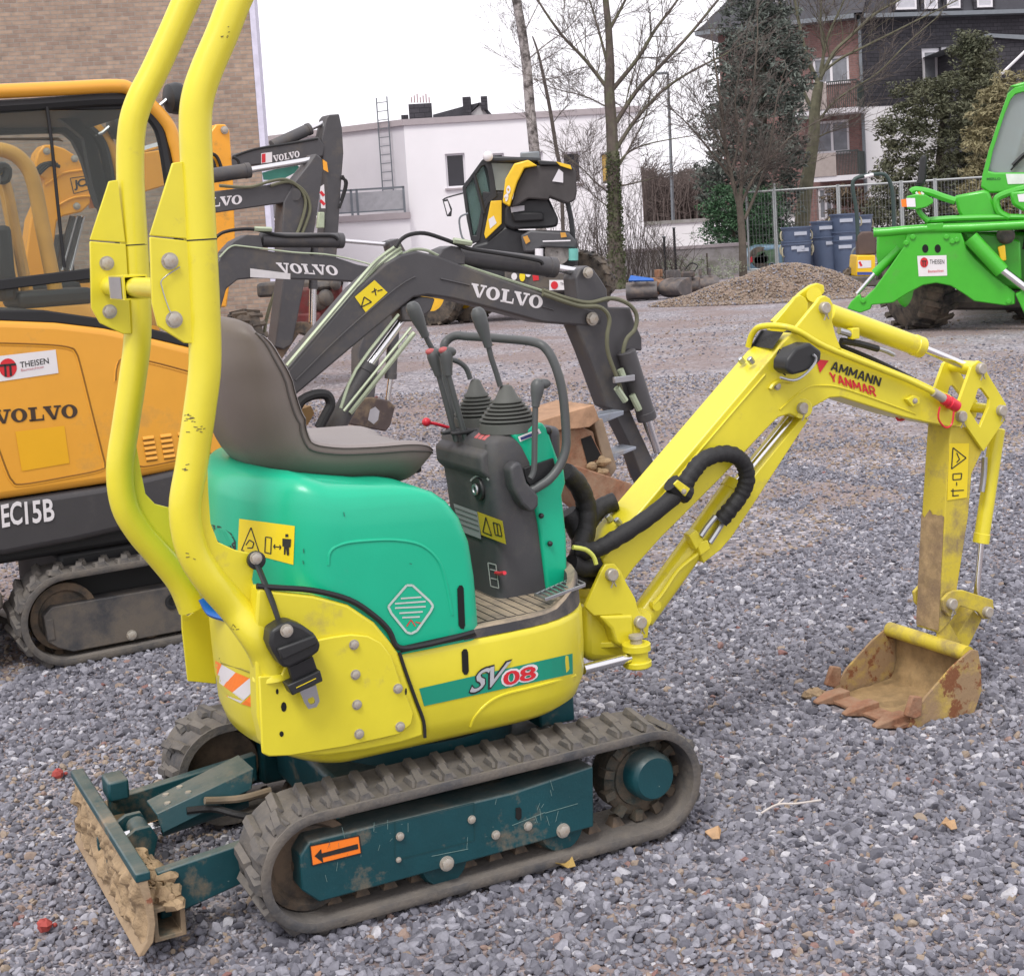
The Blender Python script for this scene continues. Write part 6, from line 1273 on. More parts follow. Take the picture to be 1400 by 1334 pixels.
P_y(F, [(-150, 388), (0, 382), (130, 366), (262, 352), (262, 366), (130, 381), (0, 397), (-150, 402)], .085, .105, 'window_rail', m_seal, T_, .004)
P_y(F, [(-150, 160), (0, 152), (170, 150), (205, 160), (224, 200), (258, 420), (262, 452), (140, 436), (60, 424), (-150, 424)], .098, .102, 'cab_window', m_glass, T_)
for (px, py, y) in ((237, 135, .12), (158, 172, .86)):
    c = F.y(px, py, y); mb().lathe(c, (1, .1, .05), [(-.03, .03), (-.02, .055), (.01, .062), (.03, .058), (.035, .03)], 20).build('work_light', m_blk, T_); mb().tube([c + V((-.02, 0, 0)), c + V((-.06, 0, -.03)), c + V((-.09, 0, -.04))], .008, 6).build('light_bracket', m_steel, T_)

def boomset(F, T_, poly, y0, y1, m=m_boomg): return P_y(F, poly, y0, y1, 'boom', m, T_, .012)
YA = .44
P_y(F, [(300, 660), (330, 575), (398, 501), (490, 393), (526, 361), (548, 348), (570, 343), (600, 350), (631, 362), (722, 394), (782, 415), (812, 424), (823, 432), (822, 443), (803, 446), (742, 441), (661, 419), (620, 409), (585, 404), (566, 407), (533, 433), (476, 480), (404, 541), (350, 600), (330, 665)], YA, YA + .14, 'boom', m_boomg, T_, .01)
P_y(F, [(598, 352), (606, 341), (618, 336), (630, 338), (636, 350), (636, 362), (622, 362)], YA + .01, YA + .13, 'boom_ear', m_boomg, T_, .005)
word('#V', (643, 405), (741, 423), (645, 387), on_y(F, YA, .002), m_wht, T_)
mb().tube(F.ys([(404, 520), (470, 455), (540, 395), (568, 378)], YA - .002), .004, 5, 3).build('boom_bead', m_boomg, T_); mb().tube(F.ys([(602, 381), (642, 390)], YA - .002), .004, 5).build('boom_bead', m_boomg, T_); mb().tube(F.ys([(741, 419), (757, 424)], YA - .002), .004, 5).build('boom_bead', m_boomg, T_)
for o in (0, 5, 10): mb().tube([F.y(392 + o, 500 + o * .6, YA + .02 * o / 5), F.y(495 + o, 378 + o * .6, YA + .02 * o / 5), F.y(520 + o * .6, 352 + o, YA + .02), F.y(546 + o * .3, 334 + o, YA + .03)], .0085, 6, 3).build('hydraulic_pipe', m_line, T_)
mb().tube(F.ys([(545, 352), (562, 342), (582, 342), (600, 350), (631, 362), (720, 391), (748, 400)], YA + .02), .007, 6, 4).build('hydraulic_pipe', m_line, T_)
mb().tube(F.ys([(541, 338), (548, 328), (560, 321), (580, 319), (604, 326), (625, 334), (640, 340), (690, 348), (735, 356), (742, 362)], YA), .0095, 7, 4).build('hydraulic_hose', m_hose, T_); mb().tube(F.ys([(620, 329), (644, 333)], YA - .01), .014, 6).build('hose_sleeve', m_line, T_)
sheet([(485, 406), (512, 383), (530, 400), (500, 427)], on_y(F, YA, .002), m_ylab, T_, 'warning_label'); strokes([[(494, 420), (498, 406), (508, 413), (494, 420)], [(508, 400), (515, 396)], [(512, 394), (514, 404)], [(516, 398), (523, 396)]], 1.6, on_y(F, YA, .0035), m_ink, T_, 'label_print')
def hyd2(a, c_, e, rb, rr_, m, T_):
    ax = (c_ - a).normalized(); L = (c_ - a).length; mb().lathe(a, ax, [(0, rb * .85), (.004, rb), (L - .04, rb), (L - .038, rb * 1.08), (L, rb * 1.05), (L + .002, rr_)], 22).build('cylinder_barrel', m, T_); mb().cyl(c_ - ax * .01, e, rr_, n=14).build('cylinder_rod', m_chrome, T_)
yc = YA + .07
hyd2(F.y(626, 350, yc), F.y(758, 366, yc), F.y(800, 374, yc), .047, .02, m_boomg, T_)
hyd2(F.y(430, 636, yc), F.y(505, 498, yc), F.y(556, 430, yc), .045, .019, m_boomg, T_)
mb().tube(F.ys([(466, 558), (487, 505), (545, 430)], YA + .0), .007, 6, 3).build('hydraulic_pipe', m_line, T_); mb().tube(F.ys([(470, 562), (520, 500), (562, 448)], YA - .0), .007, 6, 3).build('hydraulic_pipe', m_line, T_); mb().tube(F.ys([(478, 565), (528, 503), (566, 455)], YA + .03), .012, 6, 3).build('pipe_cover', m_line, T_)
P_y(F, [(548, 420), (575, 405), (596, 408), (590, 425), (570, 440), (552, 440)], YA + .01, YA + .13, 'cylinder_ear', m_boomg, T_, .01)
mb().tube(F.ys([(405, 560), (412, 548), (428, 540), (446, 540), (452, 552), (446, 566), (436, 585)], YA - .02), .022, 10, 5).build('hose_bundle', m_hose, T_)
P_y(F, [(405, 562), (425, 555), (430, 565), (415, 590), (400, 600)], YA + .15, YA + .3, 'wood_block', mat('tan_board', (.40, .24, .10), .8), T_)
# arm
P_y(F, [(787, 380), (793, 368), (803, 363), (812, 368), (822, 382), (830, 395), (832, 420), (862, 420), (868, 440), (878, 462), (878, 480), (865, 478), (858, 500), (868, 560), (850, 566), (830, 556), (803, 482), (788, 446), (790, 410)], YA + .005, YA + .12, 'arm', m_boomg, T_, .008)
P_y(F, [(836, 556), (858, 552), (868, 575), (905, 655), (885, 672), (862, 610)], YA + .02, YA + .12, 'arm_extension', m_boomg, T_, .006)
P_y(F, [(838, 560), (846, 560), (878, 648), (868, 655)], YA + .13, YA + .17, 'rusty_bar', m_rust, T_, .003)
bolt(T_, F.y(810, 436, YA - .018), .03); bolt(T_, F.y(804, 373, YA - .018), .025)
hyd2(F.y(856, 480, YA - .03), F.y(885, 573, YA - .03), F.y(899, 618, YA - .03), .046, .019, m_boomg, T_)
mh = mat('olive_hose', (.13, .13, .08), .6, var=.2)
for pts, yy in (([(742, 397), (775, 408), (805, 414), (835, 408), (858, 415), (870, 430), (868, 450), (856, 465), (852, 490), (862, 520), (872, 545)], -.03), ([(742, 402), (790, 418), (820, 420), (833, 435), (830, 460), (832, 485), (845, 520), (852, 545)], -.05), ([(796, 472), (798, 490), (808, 515), (816, 530)], .1), ([(876, 560), (884, 585), (895, 610), (905, 622)], .0)):
    mb().tube(F.ys(pts, YA + yy), .0105, 8, 5).build('hydraulic_hose', mh, T_)
for a_, c_ in (((843, 530), (855, 548)), ((864, 540), (874, 560)), ((848, 505), (852, 515))): mb().tube(F.ys([a_, c_], YA - .05), .017, 8).build('hose_fitting', m_line, T_)
mb().box(*[tuple(F.y(842, 519, YA - .06) + V(k_)) for k_ in ((-.02, -.02, -.015), (.10, .0, .015))]).build('hose_clamp', m_steel, T_, .003)
# bucket with rusty block and steel bars
P_y(F, [(758, 590), (792, 582), (812, 590), (815, 604), (838, 650), (822, 668), (770, 660)], .30, .52, 'bucket_block', m_rust, T_, .01)
P_y(F, [(736, 576), (812, 553), (820, 574), (806, 584), (790, 586), (740, 590)], .26, .58, 'bucket_back', mat('worn_tan_steel', (.42, .25, .15), .8, var=.2, vs=8, dirt=(.25, .15, .09), da=.4), T_, .004)
b = mb(); b.add([F.y(*p, .297) for p in [(794, 600), (808, 595), (823, 625), (803, 634)]], [(0, 1, 2, 3)]); b.build('block_opening', m_hole, T_, ang=0)
P_y(F, [(811, 573), (824, 572), (844, 640), (836, 652), (828, 640)], .30, .40, 'bucket_plate', mat('tan_worn_steel', (.30, .22, .15), .7, var=.2, dirt=MUD, da=.4), T_, .005)
m_st2 = mat('worn_blue_steel', (.30, .33, .38), .4, .5, var=.2, dirt=MUD, da=.25)
P_y(F, [(816, 568), (853, 561), (853, 567), (822, 580)], .36, .46, 'steel_bar', m_st2, T_, .003); P_y(F, [(831, 622), (870, 610), (870, 614), (834, 629)], .34, .46, 'steel_bar', m_st2, T_, .003)
P_y(F, [(775, 636), (790, 637), (866, 662), (852, 690), (845, 700), (812, 705), (795, 690)], .12, .30, 'bucket_side', m_rust, T_, .006)
b = mb()
for i in range(14): b.ell(F.y(ru(806, 832), ru(628, 645), ru(.26, .34)), ru(.02, .04), ru(.02, .04), ru(.012, .025), 6)
b.build('mud_heap', m_mud, T_, ang=20)

# generic mini-excavator lower body for the machines standing behind
def rear_body(F, T_, y0, x0, m, roof=True):
    track(T_, x0 - 1.35, x0 - .25, .17, .18, y0, y0 + .23, .024, 20, .024, .03); track(T_, x0 - 1.35, x0 - .25, .17, .18, y0 + .95, y0 + .72, .024, 20, .024, .03)
    mb().box((x0 - 1.3, y0 + .1, .15), (x0 - .3, y0 + .85, .45)).build('undercarriage_frame', m_vfr, T_, .02)
    b = mb(); b.loft([rr(x0 - .85, .62, .47, .45, .12, cy=y0 + .475), rr(x0 - .85, .66, .49, .55, .15, cy=y0 + .475), rr(x0 - .85, .66, .49, .9, .15, cy=y0 + .475), rr(x0 - 1.0, .50, .46, 1.2, .18, cy=y0 + .475)]); b.build('body', m, T_, ang=50)
    mb().box((x0 - .95, y0 + .25, 1.2), (x0 - .5, y0 + .7, 1.3)).build('seat', m_seal, T_, .03); mb().box((x0 - 1.05, y0 + .25, 1.25), (x0 - .95, y0 + .7, 1.7)).build('seat_back', m_seal, T_, .03)
# machine B
FB2 = Fr(colat(330, 9.7), YAWV); v2 = thing('compact_excavator', FB2, 'dark-boomed excavator behind the large orange one, with a long white strip sticker under its lettering', 'excavator')
F = FB2; T_ = v2; x0 = F.y(300, 400).x
rear_body(F, T_, -.4, x0 - .35, m_volvo)
P_y(F, [(270, 470), (280, 400), (297, 358), (314, 338), (332, 337), (380, 345), (460, 352), (490, 362), (545, 372), (575, 378), (580, 392), (560, 398), (490, 386), (460, 384), (350, 380), (325, 383), (310, 395), (300, 430), (295, 480)], -.07, .07, 'boom', m_boomg, T_, .01)
P_y(F, [(306, 345), (320, 330), (338, 321), (356, 322), (360, 340), (340, 344)], -.06, .06, 'boom_ear', m_boomg, T_, .005)
hyd2(F.y(356, 328, 0), F.y(468, 329, 0), F.y(536, 335, 0), .050, .014, m_boomg, T_); mb().tube(F.ys([(300, 352), (316, 337), (335, 337), (400, 345), (460, 350), (545, 372)], -.075), .006, 5, 4).build('hydraulic_pipe', m_line, T_)
mb().tube(F.ys([(295, 325), (305, 318), (325, 314), (350, 314), (390, 323), (450, 322), (462, 328)], -.05), .012, 6, 4).build('hydraulic_hose', m_hose, T_); mb().tube(F.ys([(348, 313), (371, 314)], -.06), .017, 6).build('hose_sleeve', m_line, T_)
word('#V', (382, 373), (464, 377), (377, 359), on_y(F, -.07, .003), m_wht, T_); sheet([(342, 367), (397, 374), (397, 382), (342, 379)], on_y(F, -.07, .006), mat('strip_sticker', (.62, .60, .60), .5), T_, 'strip_sticker')
P_y(F, [(532, 330), (545, 326), (552, 338), (560, 352), (555, 395), (520, 480), (512, 545), (490, 545), (490, 480), (520, 400), (538, 350)], -.06, .06, 'arm', m_boomg, T_, .006)
hyd2(F.y(540, 420, -.0) , F.y(534, 518, 0), F.y(530, 548, 0), .040, .018, m_boomg, T_)
P_y(F, [(489, 544), (510, 543), (533, 548), (541, 556), (534, 582), (528, 590), (500, 585), (479, 580), (482, 565)], -.08, .08, 'quick_coupler', mat('rusty_dark_coupler', (.07, .05, .045), .7, var=.3, dirt=MUD, da=.4), T_, .01)
b = mb(); b.add([F.y(*p, -.083) for p in [(506, 560), (513, 556), (519, 562), (517, 574), (511, 580), (503, 574)]], [tuple(range(6))]); b.build('coupler_hole', mat('gravel_seen_through', (.35, .34, .36), .9), T_, ang=0)
# canopy loop of machine B seen through the cab glass
m_tube = mat('tan_orange_tube', (.60, .32, .06), .45, var=.12)
for dy in (0, .75): mb().tube([F.y(*p, dy) if not dy else F.y(*p, 0) + V((0, .75, 0)) for p in [(-110, 420), (-90, 300), (-60, 225), (-20, 206), (10, 207), (32, 222), (46, 250), (60, 320), (80, 420), (90, 480)]], .045, 12, 5).build('canopy_loop', m_tube, T_)
mb().tube(F.ys([(0, 232), (10, 262), (22, 330), (40, 430)], .2), .035, 8, 4, .6).build('canopy_strut', m_tube, T_)
mb().tube(F.ys([(-6, 235), (2, 228), (10, 232), (8, 245), (0, 246)], .15), .03, 8, 3).build('work_light', m_blk, T_)
mb().tube(F.ys([(-5, 312), (8, 318), (14, 340), (12, 380), (5, 400)], .1), .02, 8, 4).build('arm_rest', m_tube, T_)
# machine C
FC2 = Fr(colat(330, 11.8), YAWV); v3 = thing('compact_excavator', FC2, 'third dark-boomed excavator, arm hanging vertically with two looping grey hoses', 'excavator')
F = FC2; T_ = v3; x0 = F.y(280, 380).x; rear_body(F, T_, -.4, x0 - .5, m_volvo)
P_y(F, [(240, 420), (255, 300), (290, 262), (340, 256), (395, 249), (410, 258), (410, 270), (400, 276), (345, 284), (290, 292), (275, 320), (262, 430)], -.08, .08, 'boom', m_boomg, T_, .01)
word('#V', (256, 287), (331, 279), (256, 274), on_y(F, -.08, .003), m_wht, T_)
hyd2(F.y(285, 241, 0), F.y(341, 233, 0), F.y(425, 219, 0), .058, .026, m_boomg, T_)
P_y(F, [(424, 222), (432, 210), (440, 216), (442, 232), (438, 262), (428, 330), (414, 400), (400, 470), (388, 478), (376, 474), (388, 380), (386, 320), (388, 276), (402, 250)], -.09, .09, 'arm', m_boomg, T_, .01)
for pts in ([(300, 254), (340, 256), (370, 248), (392, 246), (410, 258), (418, 278), (410, 310), (400, 330)], [(370, 254), (395, 249), (416, 262), (424, 285), (416, 312), (406, 335)]): mb().tube(F.ys(pts, -.1), .013, 6, 5).build('hydraulic_hose', mh, T_)
b = mb(); b.cyl(F.y(403, 266, -.1), F.y(403, 266, .1), .05); b.build('pivot_pin', m_boomg, T_)
P_y(F, [(396, 442), (420, 440), (436, 452), (430, 462), (410, 455), (392, 482), (380, 500), (372, 505), (372, 480)], -.06, .06, 'quick_coupler', m_rubdark, T_, .008)
hyd2(F.y(430, 330, -.02), F.y(428, 395, -.02), F.y(427, 445, -.02), .035, .03, m_boomg, T_)
# machine D
FD2 = Fr(colat(330, 16), YAWV); v4 = thing('excavator', FD2, 'tall dark excavator farthest back, its boom lettered beside a small red and white sticker', 'excavator')
F = FD2; T_ = v4; x0 = F.y(290, 300).x; rear_body(F, T_, -.5, x0 - .6, m_volvo)
P_y(F, [(250, 330), (270, 240), (320, 212), (350, 203), (400, 194), (436, 187), (444, 200), (442, 214), (420, 218), (370, 224), (330, 228), (300, 250), (280, 340)], -.12, .12, 'boom', m_boomg, T_, .015)
word('#V', (374, 222), (410, 215), (373, 213), on_y(F, -.12, .004), m_wht, T_); sheet([(357, 210), (372, 208), (372, 222), (357, 224)], on_y(F, -.12, .004), m_wht, T_, 'sticker'); sheet([(358, 211), (363, 210), (363, 222), (358, 223)], on_y(F, -.12, .007), m_inkr, T_, 'sticker_mark')
hyd2(F.y(372, 200, 0), F.y(424, 176, 0), F.y(450, 165, 0), .065, .028, m_boomg, T_)
P_y(F, [(446, 162), (450, 157), (464, 156), (468, 175), (470, 210), (468, 235), (466, 262), (462, 330), (455, 420), (440, 420), (442, 330), (448, 260), (442, 225), (440, 190)], -.10, .10, 'arm', m_boomg, T_, .012)
P_y(F, [(436, 290), (444, 290), (444, 312), (434, 312)], -.16, -.11, 'manifold_block', m_line, T_, .01)
for pts in ([(466, 244), (474, 248), (472, 262), (464, 285)], [(468, 240), (472, 252), (466, 275)], [(320, 214), (350, 204), (400, 196), (434, 190)]): mb().tube(F.ys(pts, -.12), .014, 6, 4).build('hydraulic_hose', m_hose, T_)
sheet([(437, 256), (443, 252), (445, 285), (439, 285)], on_y(F, -.13, .002), m_wht, T_, 'hazard_board'); strokes([[(438, 262), (443, 268)], [(438, 274), (444, 280)]], 4, on_y(F, -.13, .004), m_inkr, T_, 'hazard_stripe')
sheet([(441, 218), (447, 222), (449, 236), (442, 232)], on_y(F, -.13, .002), m_jcb, T_, 'orange_marker')
P_y(F, [(360, 236), (405, 224), (412, 232), (385, 246), (362, 246)], .1, .14, 'teal_cover', mat('teal_tarp', (.08, .35, .27), .6), T_)
# backhoe (orange)
FJ = Fr(colat(70, 13.4), YAWV); v5 = thing('backhoe', FJ, 'orange digger with raised cranked boom lettered JCB seen through the cab window at left', 'excavator')
F = FJ; T_ = v5
P_y(F, [(48, 222), (52, 208), (60, 198), (72, 198), (88, 203), (104, 213), (116, 232), (122, 255), (124, 278), (112, 290), (86, 296), (78, 302), (72, 350), (66, 440), (20, 440), (34, 360), (42, 300), (58, 262), (62, 245), (50, 240)], -.12, .12, 'boom', m_jcb, T_, .015)
fj = on_y(F, -.12, .004)
for q in ((64, 207), (102, 217), (105, 282)): bolt(T_, F.y(q[0], q[1], -.125), .03)
strokes([[(96, 244), (101, 265), (128, 258), (124, 240), (96, 244)]], 1.2, fj, m_ink, T_, 'lettering_frame'); word('JCB', (102, 261), (127, 256), (99, 247), fj, m_ink, T_, off=.04, shear=.1, space=.9)
mb().tube(F.ys([(62, 253), (85, 238), (105, 234), (124, 232)], -.125), .012, 6, 4).build('boom_bead', m_jcb, T_); mb().tube(F.ys([(80, 281), (100, 271), (126, 268)], -.125), .012, 6, 4).build('boom_bead', m_jcb, T_)
for k in range(3): mb().tube(F.ys([(40 + k * 7, 246 - k * 4), (56 + k * 6, 226), (76 + k * 3, 222 + k * 3)], -.16), .016, 6, 4).build('hydraulic_hose', m_hose, T_)
for k in range(4): mb().tube([F.y(100 + k * 5 - 1, 296, .0 + k * .03), F.y(78 + k * 6, 370, k * .03)], .018 if k % 2 else .026, 8).build('cylinder_rod', m_chrome if k % 2 else m_boomg, T_)
mb().tube(F.ys([(120, 236), (155, 217), (205, 202), (256, 188), (304, 175)], 0), .032, 10).build('cylinder_rod', m_chrome, T_)
P_y(F, [(120, 225), (175, 212), (220, 205), (250, 225), (246, 248), (200, 262), (130, 285)], -.1, .1, 'boom_section', m_jcb, T_, .012)
P_y(F, [(284, 186), (296, 170), (308, 170), (314, 178), (319, 240), (322, 330), (310, 420), (290, 420), (285, 330), (280, 240)], -.1, .1, 'arm', m_jcb, T_, .012)
bolt(T_, F.y(307, 178, -.11), .035); 
for pts in ([(288, 210), (296, 214), (302, 228), (304, 245)], [(286, 216), (292, 222), (296, 240)], [(318, 215), (326, 220), (328, 235)]): mb().tube(F.ys(pts, -.13), .016, 6, 4).build('hydraulic_hose', m_hose, T_)
rear_body(F, T_, -.5, F.y(20, 400).x + .2, m_jcb)
# red machine with tyre
FR_ = Fr(colat(400, 15), 0); rm = thing('red_trailer', FR_, 'dark red wheeled machine frame with a ribbed tyre, behind the hanging excavator arms', 'trailer'); F = FR_; T_ = rm
def wheel(T_, c, R, w, rim=None, n=34, nl=22, ax=V((0, 1, 0)), rr_=.55, name='wheel'):
    ax = V(ax).normalized(); b = mb(); b.lathe(V(c) - ax * w / 2, ax, [(0, R * rr_), (.02, R * .80), (w * .12, R * .95), (w * .25, R), (w * .75, R), (w * .88, R * .95), (w - .02, R * .80), (w, R * rr_), (w * .75, R * rr_ * .98), (w * .25, R * rr_ * .98), (0, R * rr_)], n, 0., False); wh = b.build(name, m_tyre, T_)
    u = ax.orthogonal().normalized(); v = ax.cross(u); l = mb()
    for i in range(nl):
        for s in (-1, 1):
            a = 2 * pi * (i + (.5 if s > 0 else 0)) / nl; r_ = u * cos(a) + v * sin(a); t = ax.cross(r_); o = V(c) + ax * s * w * .26
            q = [o + ax * s * w * .26 + t * (-.05 * R) - r_ * -.0 + r_ * (R * .93), o + ax * s * w * .26 + t * (.07 * R) + r_ * (R * .93), o - ax * s * w * .22 + t * (.16 * R) + r_ * R * .98, o - ax * s * w * .22 + t * (.05 * R) + r_ * R * .98]
            l.prism(q, r_ * R * .075)
    l.build('tyre_lugs', m_tyre, wh, ang=20)
    if rim: mb().lathe(V(c) - ax * (w * .35), ax, [(0, R * rr_), (.02, R * rr_ * .98), (w * .25, R * rr_ * .75), (w * .25, R * .2), (w * .12, R * .18), (w * .12, 0)], 24).build('rim', rim, wh)
    return wh
c = F.y(334, 418, 0); c.z = .42; wheel(T_, c, .40, .28, nl=18, ax=V((.8, .3, 0)))
m_dred = mat('dark_red_frame', (.14, .02, .02), .7, var=.3, dirt=(.1, .08, .07), da=.4)
wbox(F, 395, 470, 395, 440, .1, 'frame_beam', m_dred, T_, .5, .03); wbox(F, 350, 470, 388, 400, .3, 'top_beam', m_vfr, T_, .5, .03); wbox(F, 400, 440, 430, 452, .0, 'step', m_dred, T_, .4, .02)
b = mb()
for i in range(9): a_ = F.y(ru(430, 475), ru(378, 415), ru(.0, .3)); b.ell(a_, ru(.05, .11), .1, ru(.04, .09), 8)
b.build('engine_parts', m_vfr, T_); mb().tube(F.ys([(385, 385), (372, 410), (362, 450), (366, 480)], -.1), .02, 6, 4).build('hydraulic_hose', mh, T_)
mb().cyl(F.y(470, 392, .3), F.y(495, 396, .3), .12).build('exhaust_can', m_plastg, T_)

# ------------------------------------------------------------------ yellow and black loader
FLd = Fr(colat(700, 23.5), radians(0)); lo = thing('wheel_loader', FLd, 'black and yellow compact wheel loader with its engine bonnet propped open', 'loader'); F = FLd; T_ = lo
m_ldk = mat('loader_black', (.022, .023, .026), .45, var=.2)
P_y(F, [(634, 252), (660, 222), (668, 218), (736, 221), (738, 262), (672, 262), (668, 275), (662, 290), (655, 330), (646, 332)], .1, 1.4, 'cab_interior', mat('cab_dark_interior', (.02, .03, .03), .5), T_)
cabo = [(632, 256), (658, 220), (664, 215), (672, 219), (676, 240), (680, 268), (668, 278), (662, 292), (656, 330), (645, 334), (638, 300)]
cabi = [(637, 258), (658, 228), (663, 226), (666, 232), (669, 250), (670, 266), (661, 276), (656, 296), (651, 322), (646, 322), (642, 300)]
mb().frame(F.ys(cabo, 0), F.ys(cabi, 0), (0, .08, 0)).build('cab_frame', m_ldk, T_, .01)
sheet([(637, 258), (661, 226), (670, 268), (648, 324)], on_y(F, .06, 0), m_glteal, T_, 'cab_side_window', 1, 1)
mb().tube(F.ys([(648, 238), (656, 268), (662, 292)], -.01), .03, 6, 2).build('cab_pillar', m_ldk, T_)
P_y(F, [(668, 219), (737, 221), (740, 264), (676, 262)], .02, .1, 'cab_rear_frame', m_ldk, T_, .01)
sheet([(672, 223), (733, 225), (735, 262), (678, 260)], on_y(F, .01, .01), m_glpale, T_, 'rear_window', 1, 1)
P_y(F, [(663, 217), (668, 213), (740, 216), (740, 222), (668, 222)], -.1, 1.5, 'cab_roof', m_ldk, T_, .03)
mb().ell(F.y(667, 214, -.15), .08, .06, .08).build('work_light', m_wht, T_); mb().box(*[tuple(F.y(725, 221, -.02) + V(k_)) for k_ in ((-.15, -.05, 0), (.15, .05, .15))]).build('beacon_base', m_zinc, T_, .02)
P_y(F, [(660, 262), (692, 264), (700, 300), (690, 330), (650, 340), (656, 300)], .02, .3, 'cab_backing', m_ldk, T_, .01)
P_y(F, [(671, 275), (686, 274), (686, 306), (664, 327), (662, 320)], -.06, .0, 'side_panel', m_ldy, T_, .01); sheet([(668, 300), (675, 295), (679, 305), (670, 313)], on_y(F, -.06, .006), m_wht, T_, 'sticker', 1, 1)
# open bonnet: a thick hood raised on its hinge
out = [(687, 277), (691, 245), (703, 224), (722, 219), (735, 227), (717, 230), (707, 250), (697, 283)]
mb().prismy(F.ys(out, -.35), -.40, .1).build('bonnet_flank', m_ldy, T_, .02)
hood = [(706, 252), (718, 230), (735, 227), (760, 226), (778, 226), (786, 232), (788, 262), (786, 274), (776, 279), (752, 270), (750, 274), (722, 272), (706, 282), (698, 284)]
mb().prismy(F.ys(hood, -.1), -.3, .5).build('bonnet_inside', mat('bonnet_inner', (.05, .045, .045), .7, var=.25, vs=3), T_, .03)
P_y(F, [(735, 219), (760, 221), (778, 225), (784, 231), (776, 230), (760, 226), (738, 226)], -.35, .5, 'bonnet_top', m_ldk, T_, .015); P_y(F, [(760, 221), (780, 226), (782, 232), (766, 227)], -.37, -.33, 'bonnet_stripe', m_ldy, T_, .005)
sheet([(755, 248), (764, 231), (770, 236), (770, 250)], on_y(F, -.31, .01), m_plastg, T_, 'bonnet_vent', 1, 1)
word('90', (688, 272), (694, 252), (693, 277), on_y(F, -.41, .004), m_wht, T_, off=.04)
mb().tube(F.ys([(776, 276), (781, 300), (784, 330)], -.1), .04, 8).build('bonnet_strut', m_ldk, T_)
P_y(F, [(690, 285), (700, 272), (750, 270), (757, 285), (764, 300), (762, 310), (750, 312), (700, 314), (690, 308)], -.1, .8, 'counterweight', m_ldk, T_, .04); P_y(F, [(700, 290), (742, 290), (744, 302), (702, 304)], -.2, -.11, 'air_intake', mat('intake_black', (.01, .01, .012), .5), T_, .03)
sheet([(698, 283), (717, 281), (717, 288), (699, 291)], on_y(F, -.12, .01), m_plastg, T_, 'type_plate', 1, 1)
P_y(F, [(664, 330), (690, 308), (712, 315), (780, 316), (790, 330), (790, 410), (640, 410), (645, 335)], 0, 1.3, 'engine_bay', m_ldk, T_, .05)
P_y(F, [(712, 322), (725, 315), (778, 318), (788, 330), (788, 340), (740, 338), (730, 345), (716, 345)], -.25, 0, 'rear_cowl', mat('cowl_grey', (.07, .07, .075), .5), T_, .03); sheet([(715, 324), (721, 322), (725, 330), (719, 334)], on_y(F, -.25, .02), mat('amber_lens', (.6, .3, .05), .3), T_, 'lamp_lens', 1, 1); sheet([(766, 318), (773, 318), (775, 324), (767, 325)], on_y(F, -.25, .02), mat('amber_lens', (.6, .3, .05), .3), T_, 'lamp_lens', 1, 1)
c = F.y(762, 345, -.1); mb().lathe(c, (0, -1, 0), [(0, .20), (.03, .2), (.04, .17), (.02, .02), (.05, .0)], 24).build('radiator_fan', mat('fan_grille', (.32, .30, .28), .5, var=.4, vs=12), T_)
mb().cyl(F.y(737, 340, -.3), F.y(737, 354, -.3), .065).build('header_tank', m_frame, T_); mb().cyl(F.y(784, 340, -.3), F.y(784, 356, -.3), .075).build('filter_can', mat('teal_filter', (.15, .45, .40), .4), T_); strokes([[(742, 330), (780, 329)]], 1.8, on_y(F, -.27, .01), m_frame, T_, 'cowl_trim')
P_y(F, [(690, 368), (790, 374), (792, 400), (690, 400)], -.15, 0, 'rear_frame', m_vfr, T_, .03)
sheet([(751, 383), (783, 383), (784, 396), (751, 397)], on_y(F, -.15, .01), m_wht, T_, 'dealer_sticker', 1, 1); word('THEISEN', (766, 390), (781, 390), (766, 386), on_y(F, -.15, .02), m_ink, T_); b = mb(); f = on_y(F, -.15, .02); b.add([f(758 + 5 * cos(a * pi / 6), 390 + 5.5 * sin(a * pi / 6)) for a in range(12)], [tuple(range(12))]); b.build('sticker_disc', m_inkr, T_, ang=0)
for (px, py, m_) in ((703, 378, m_wht), (714, 378, m_ylab), (722, 374, m_wht)):
    b = mb(); b.add([f(px + 4 * cos(a * pi / 6), py + (7 if m_ is m_ylab else 5) * sin(a * pi / 6)) for a in range(12)], [tuple(range(12))]); b.build('warning_sticker', m_, T_, ang=0)
sheet([(728, 376), (736, 375), (737, 383), (729, 384)], on_y(F, -.15, .01), m_inkr, T_, 'rear_lamp', 1, 1)
mb().tube(F.ys([(634, 264), (612, 270), (605, 274)], .1), .012, 6, 3).build('mirror_arm', m_ldk, T_); P_y(F, [(605, 274), (612, 272), (618, 286), (617, 296), (611, 296)], .05, .1, 'mirror', m_ldk, T_, .01); sheet([(607, 276), (612, 275), (616, 288), (612, 294)], on_y(F, .05, .005), m_frame, T_, 'mirror_glass', 1, 1)
mb().tube(F.ys([(640, 292), (630, 296), (628, 305), (632, 325), (640, 330)], .0), .015, 6, 3).build('grab_rail', m_zinc, T_)
rimy = mat('yellow_rim', (.75, .42, .02), .5, var=.1)
for px, yy, ry in ((596, .3, 0), (640, .5, 0), (752, .4, 0), (800, 1.3, 0)):
    c = F.y(px, 415, yy); c.z = .50; wheel(T_, c, .50, .36, rimy, ax=V((.55, 1, 0)), nl=16)
P_y(F, [(600, 400), (600, 380), (660, 370), (660, 410)], .5, 1.2, 'chassis', m_ldk, T_, .05)

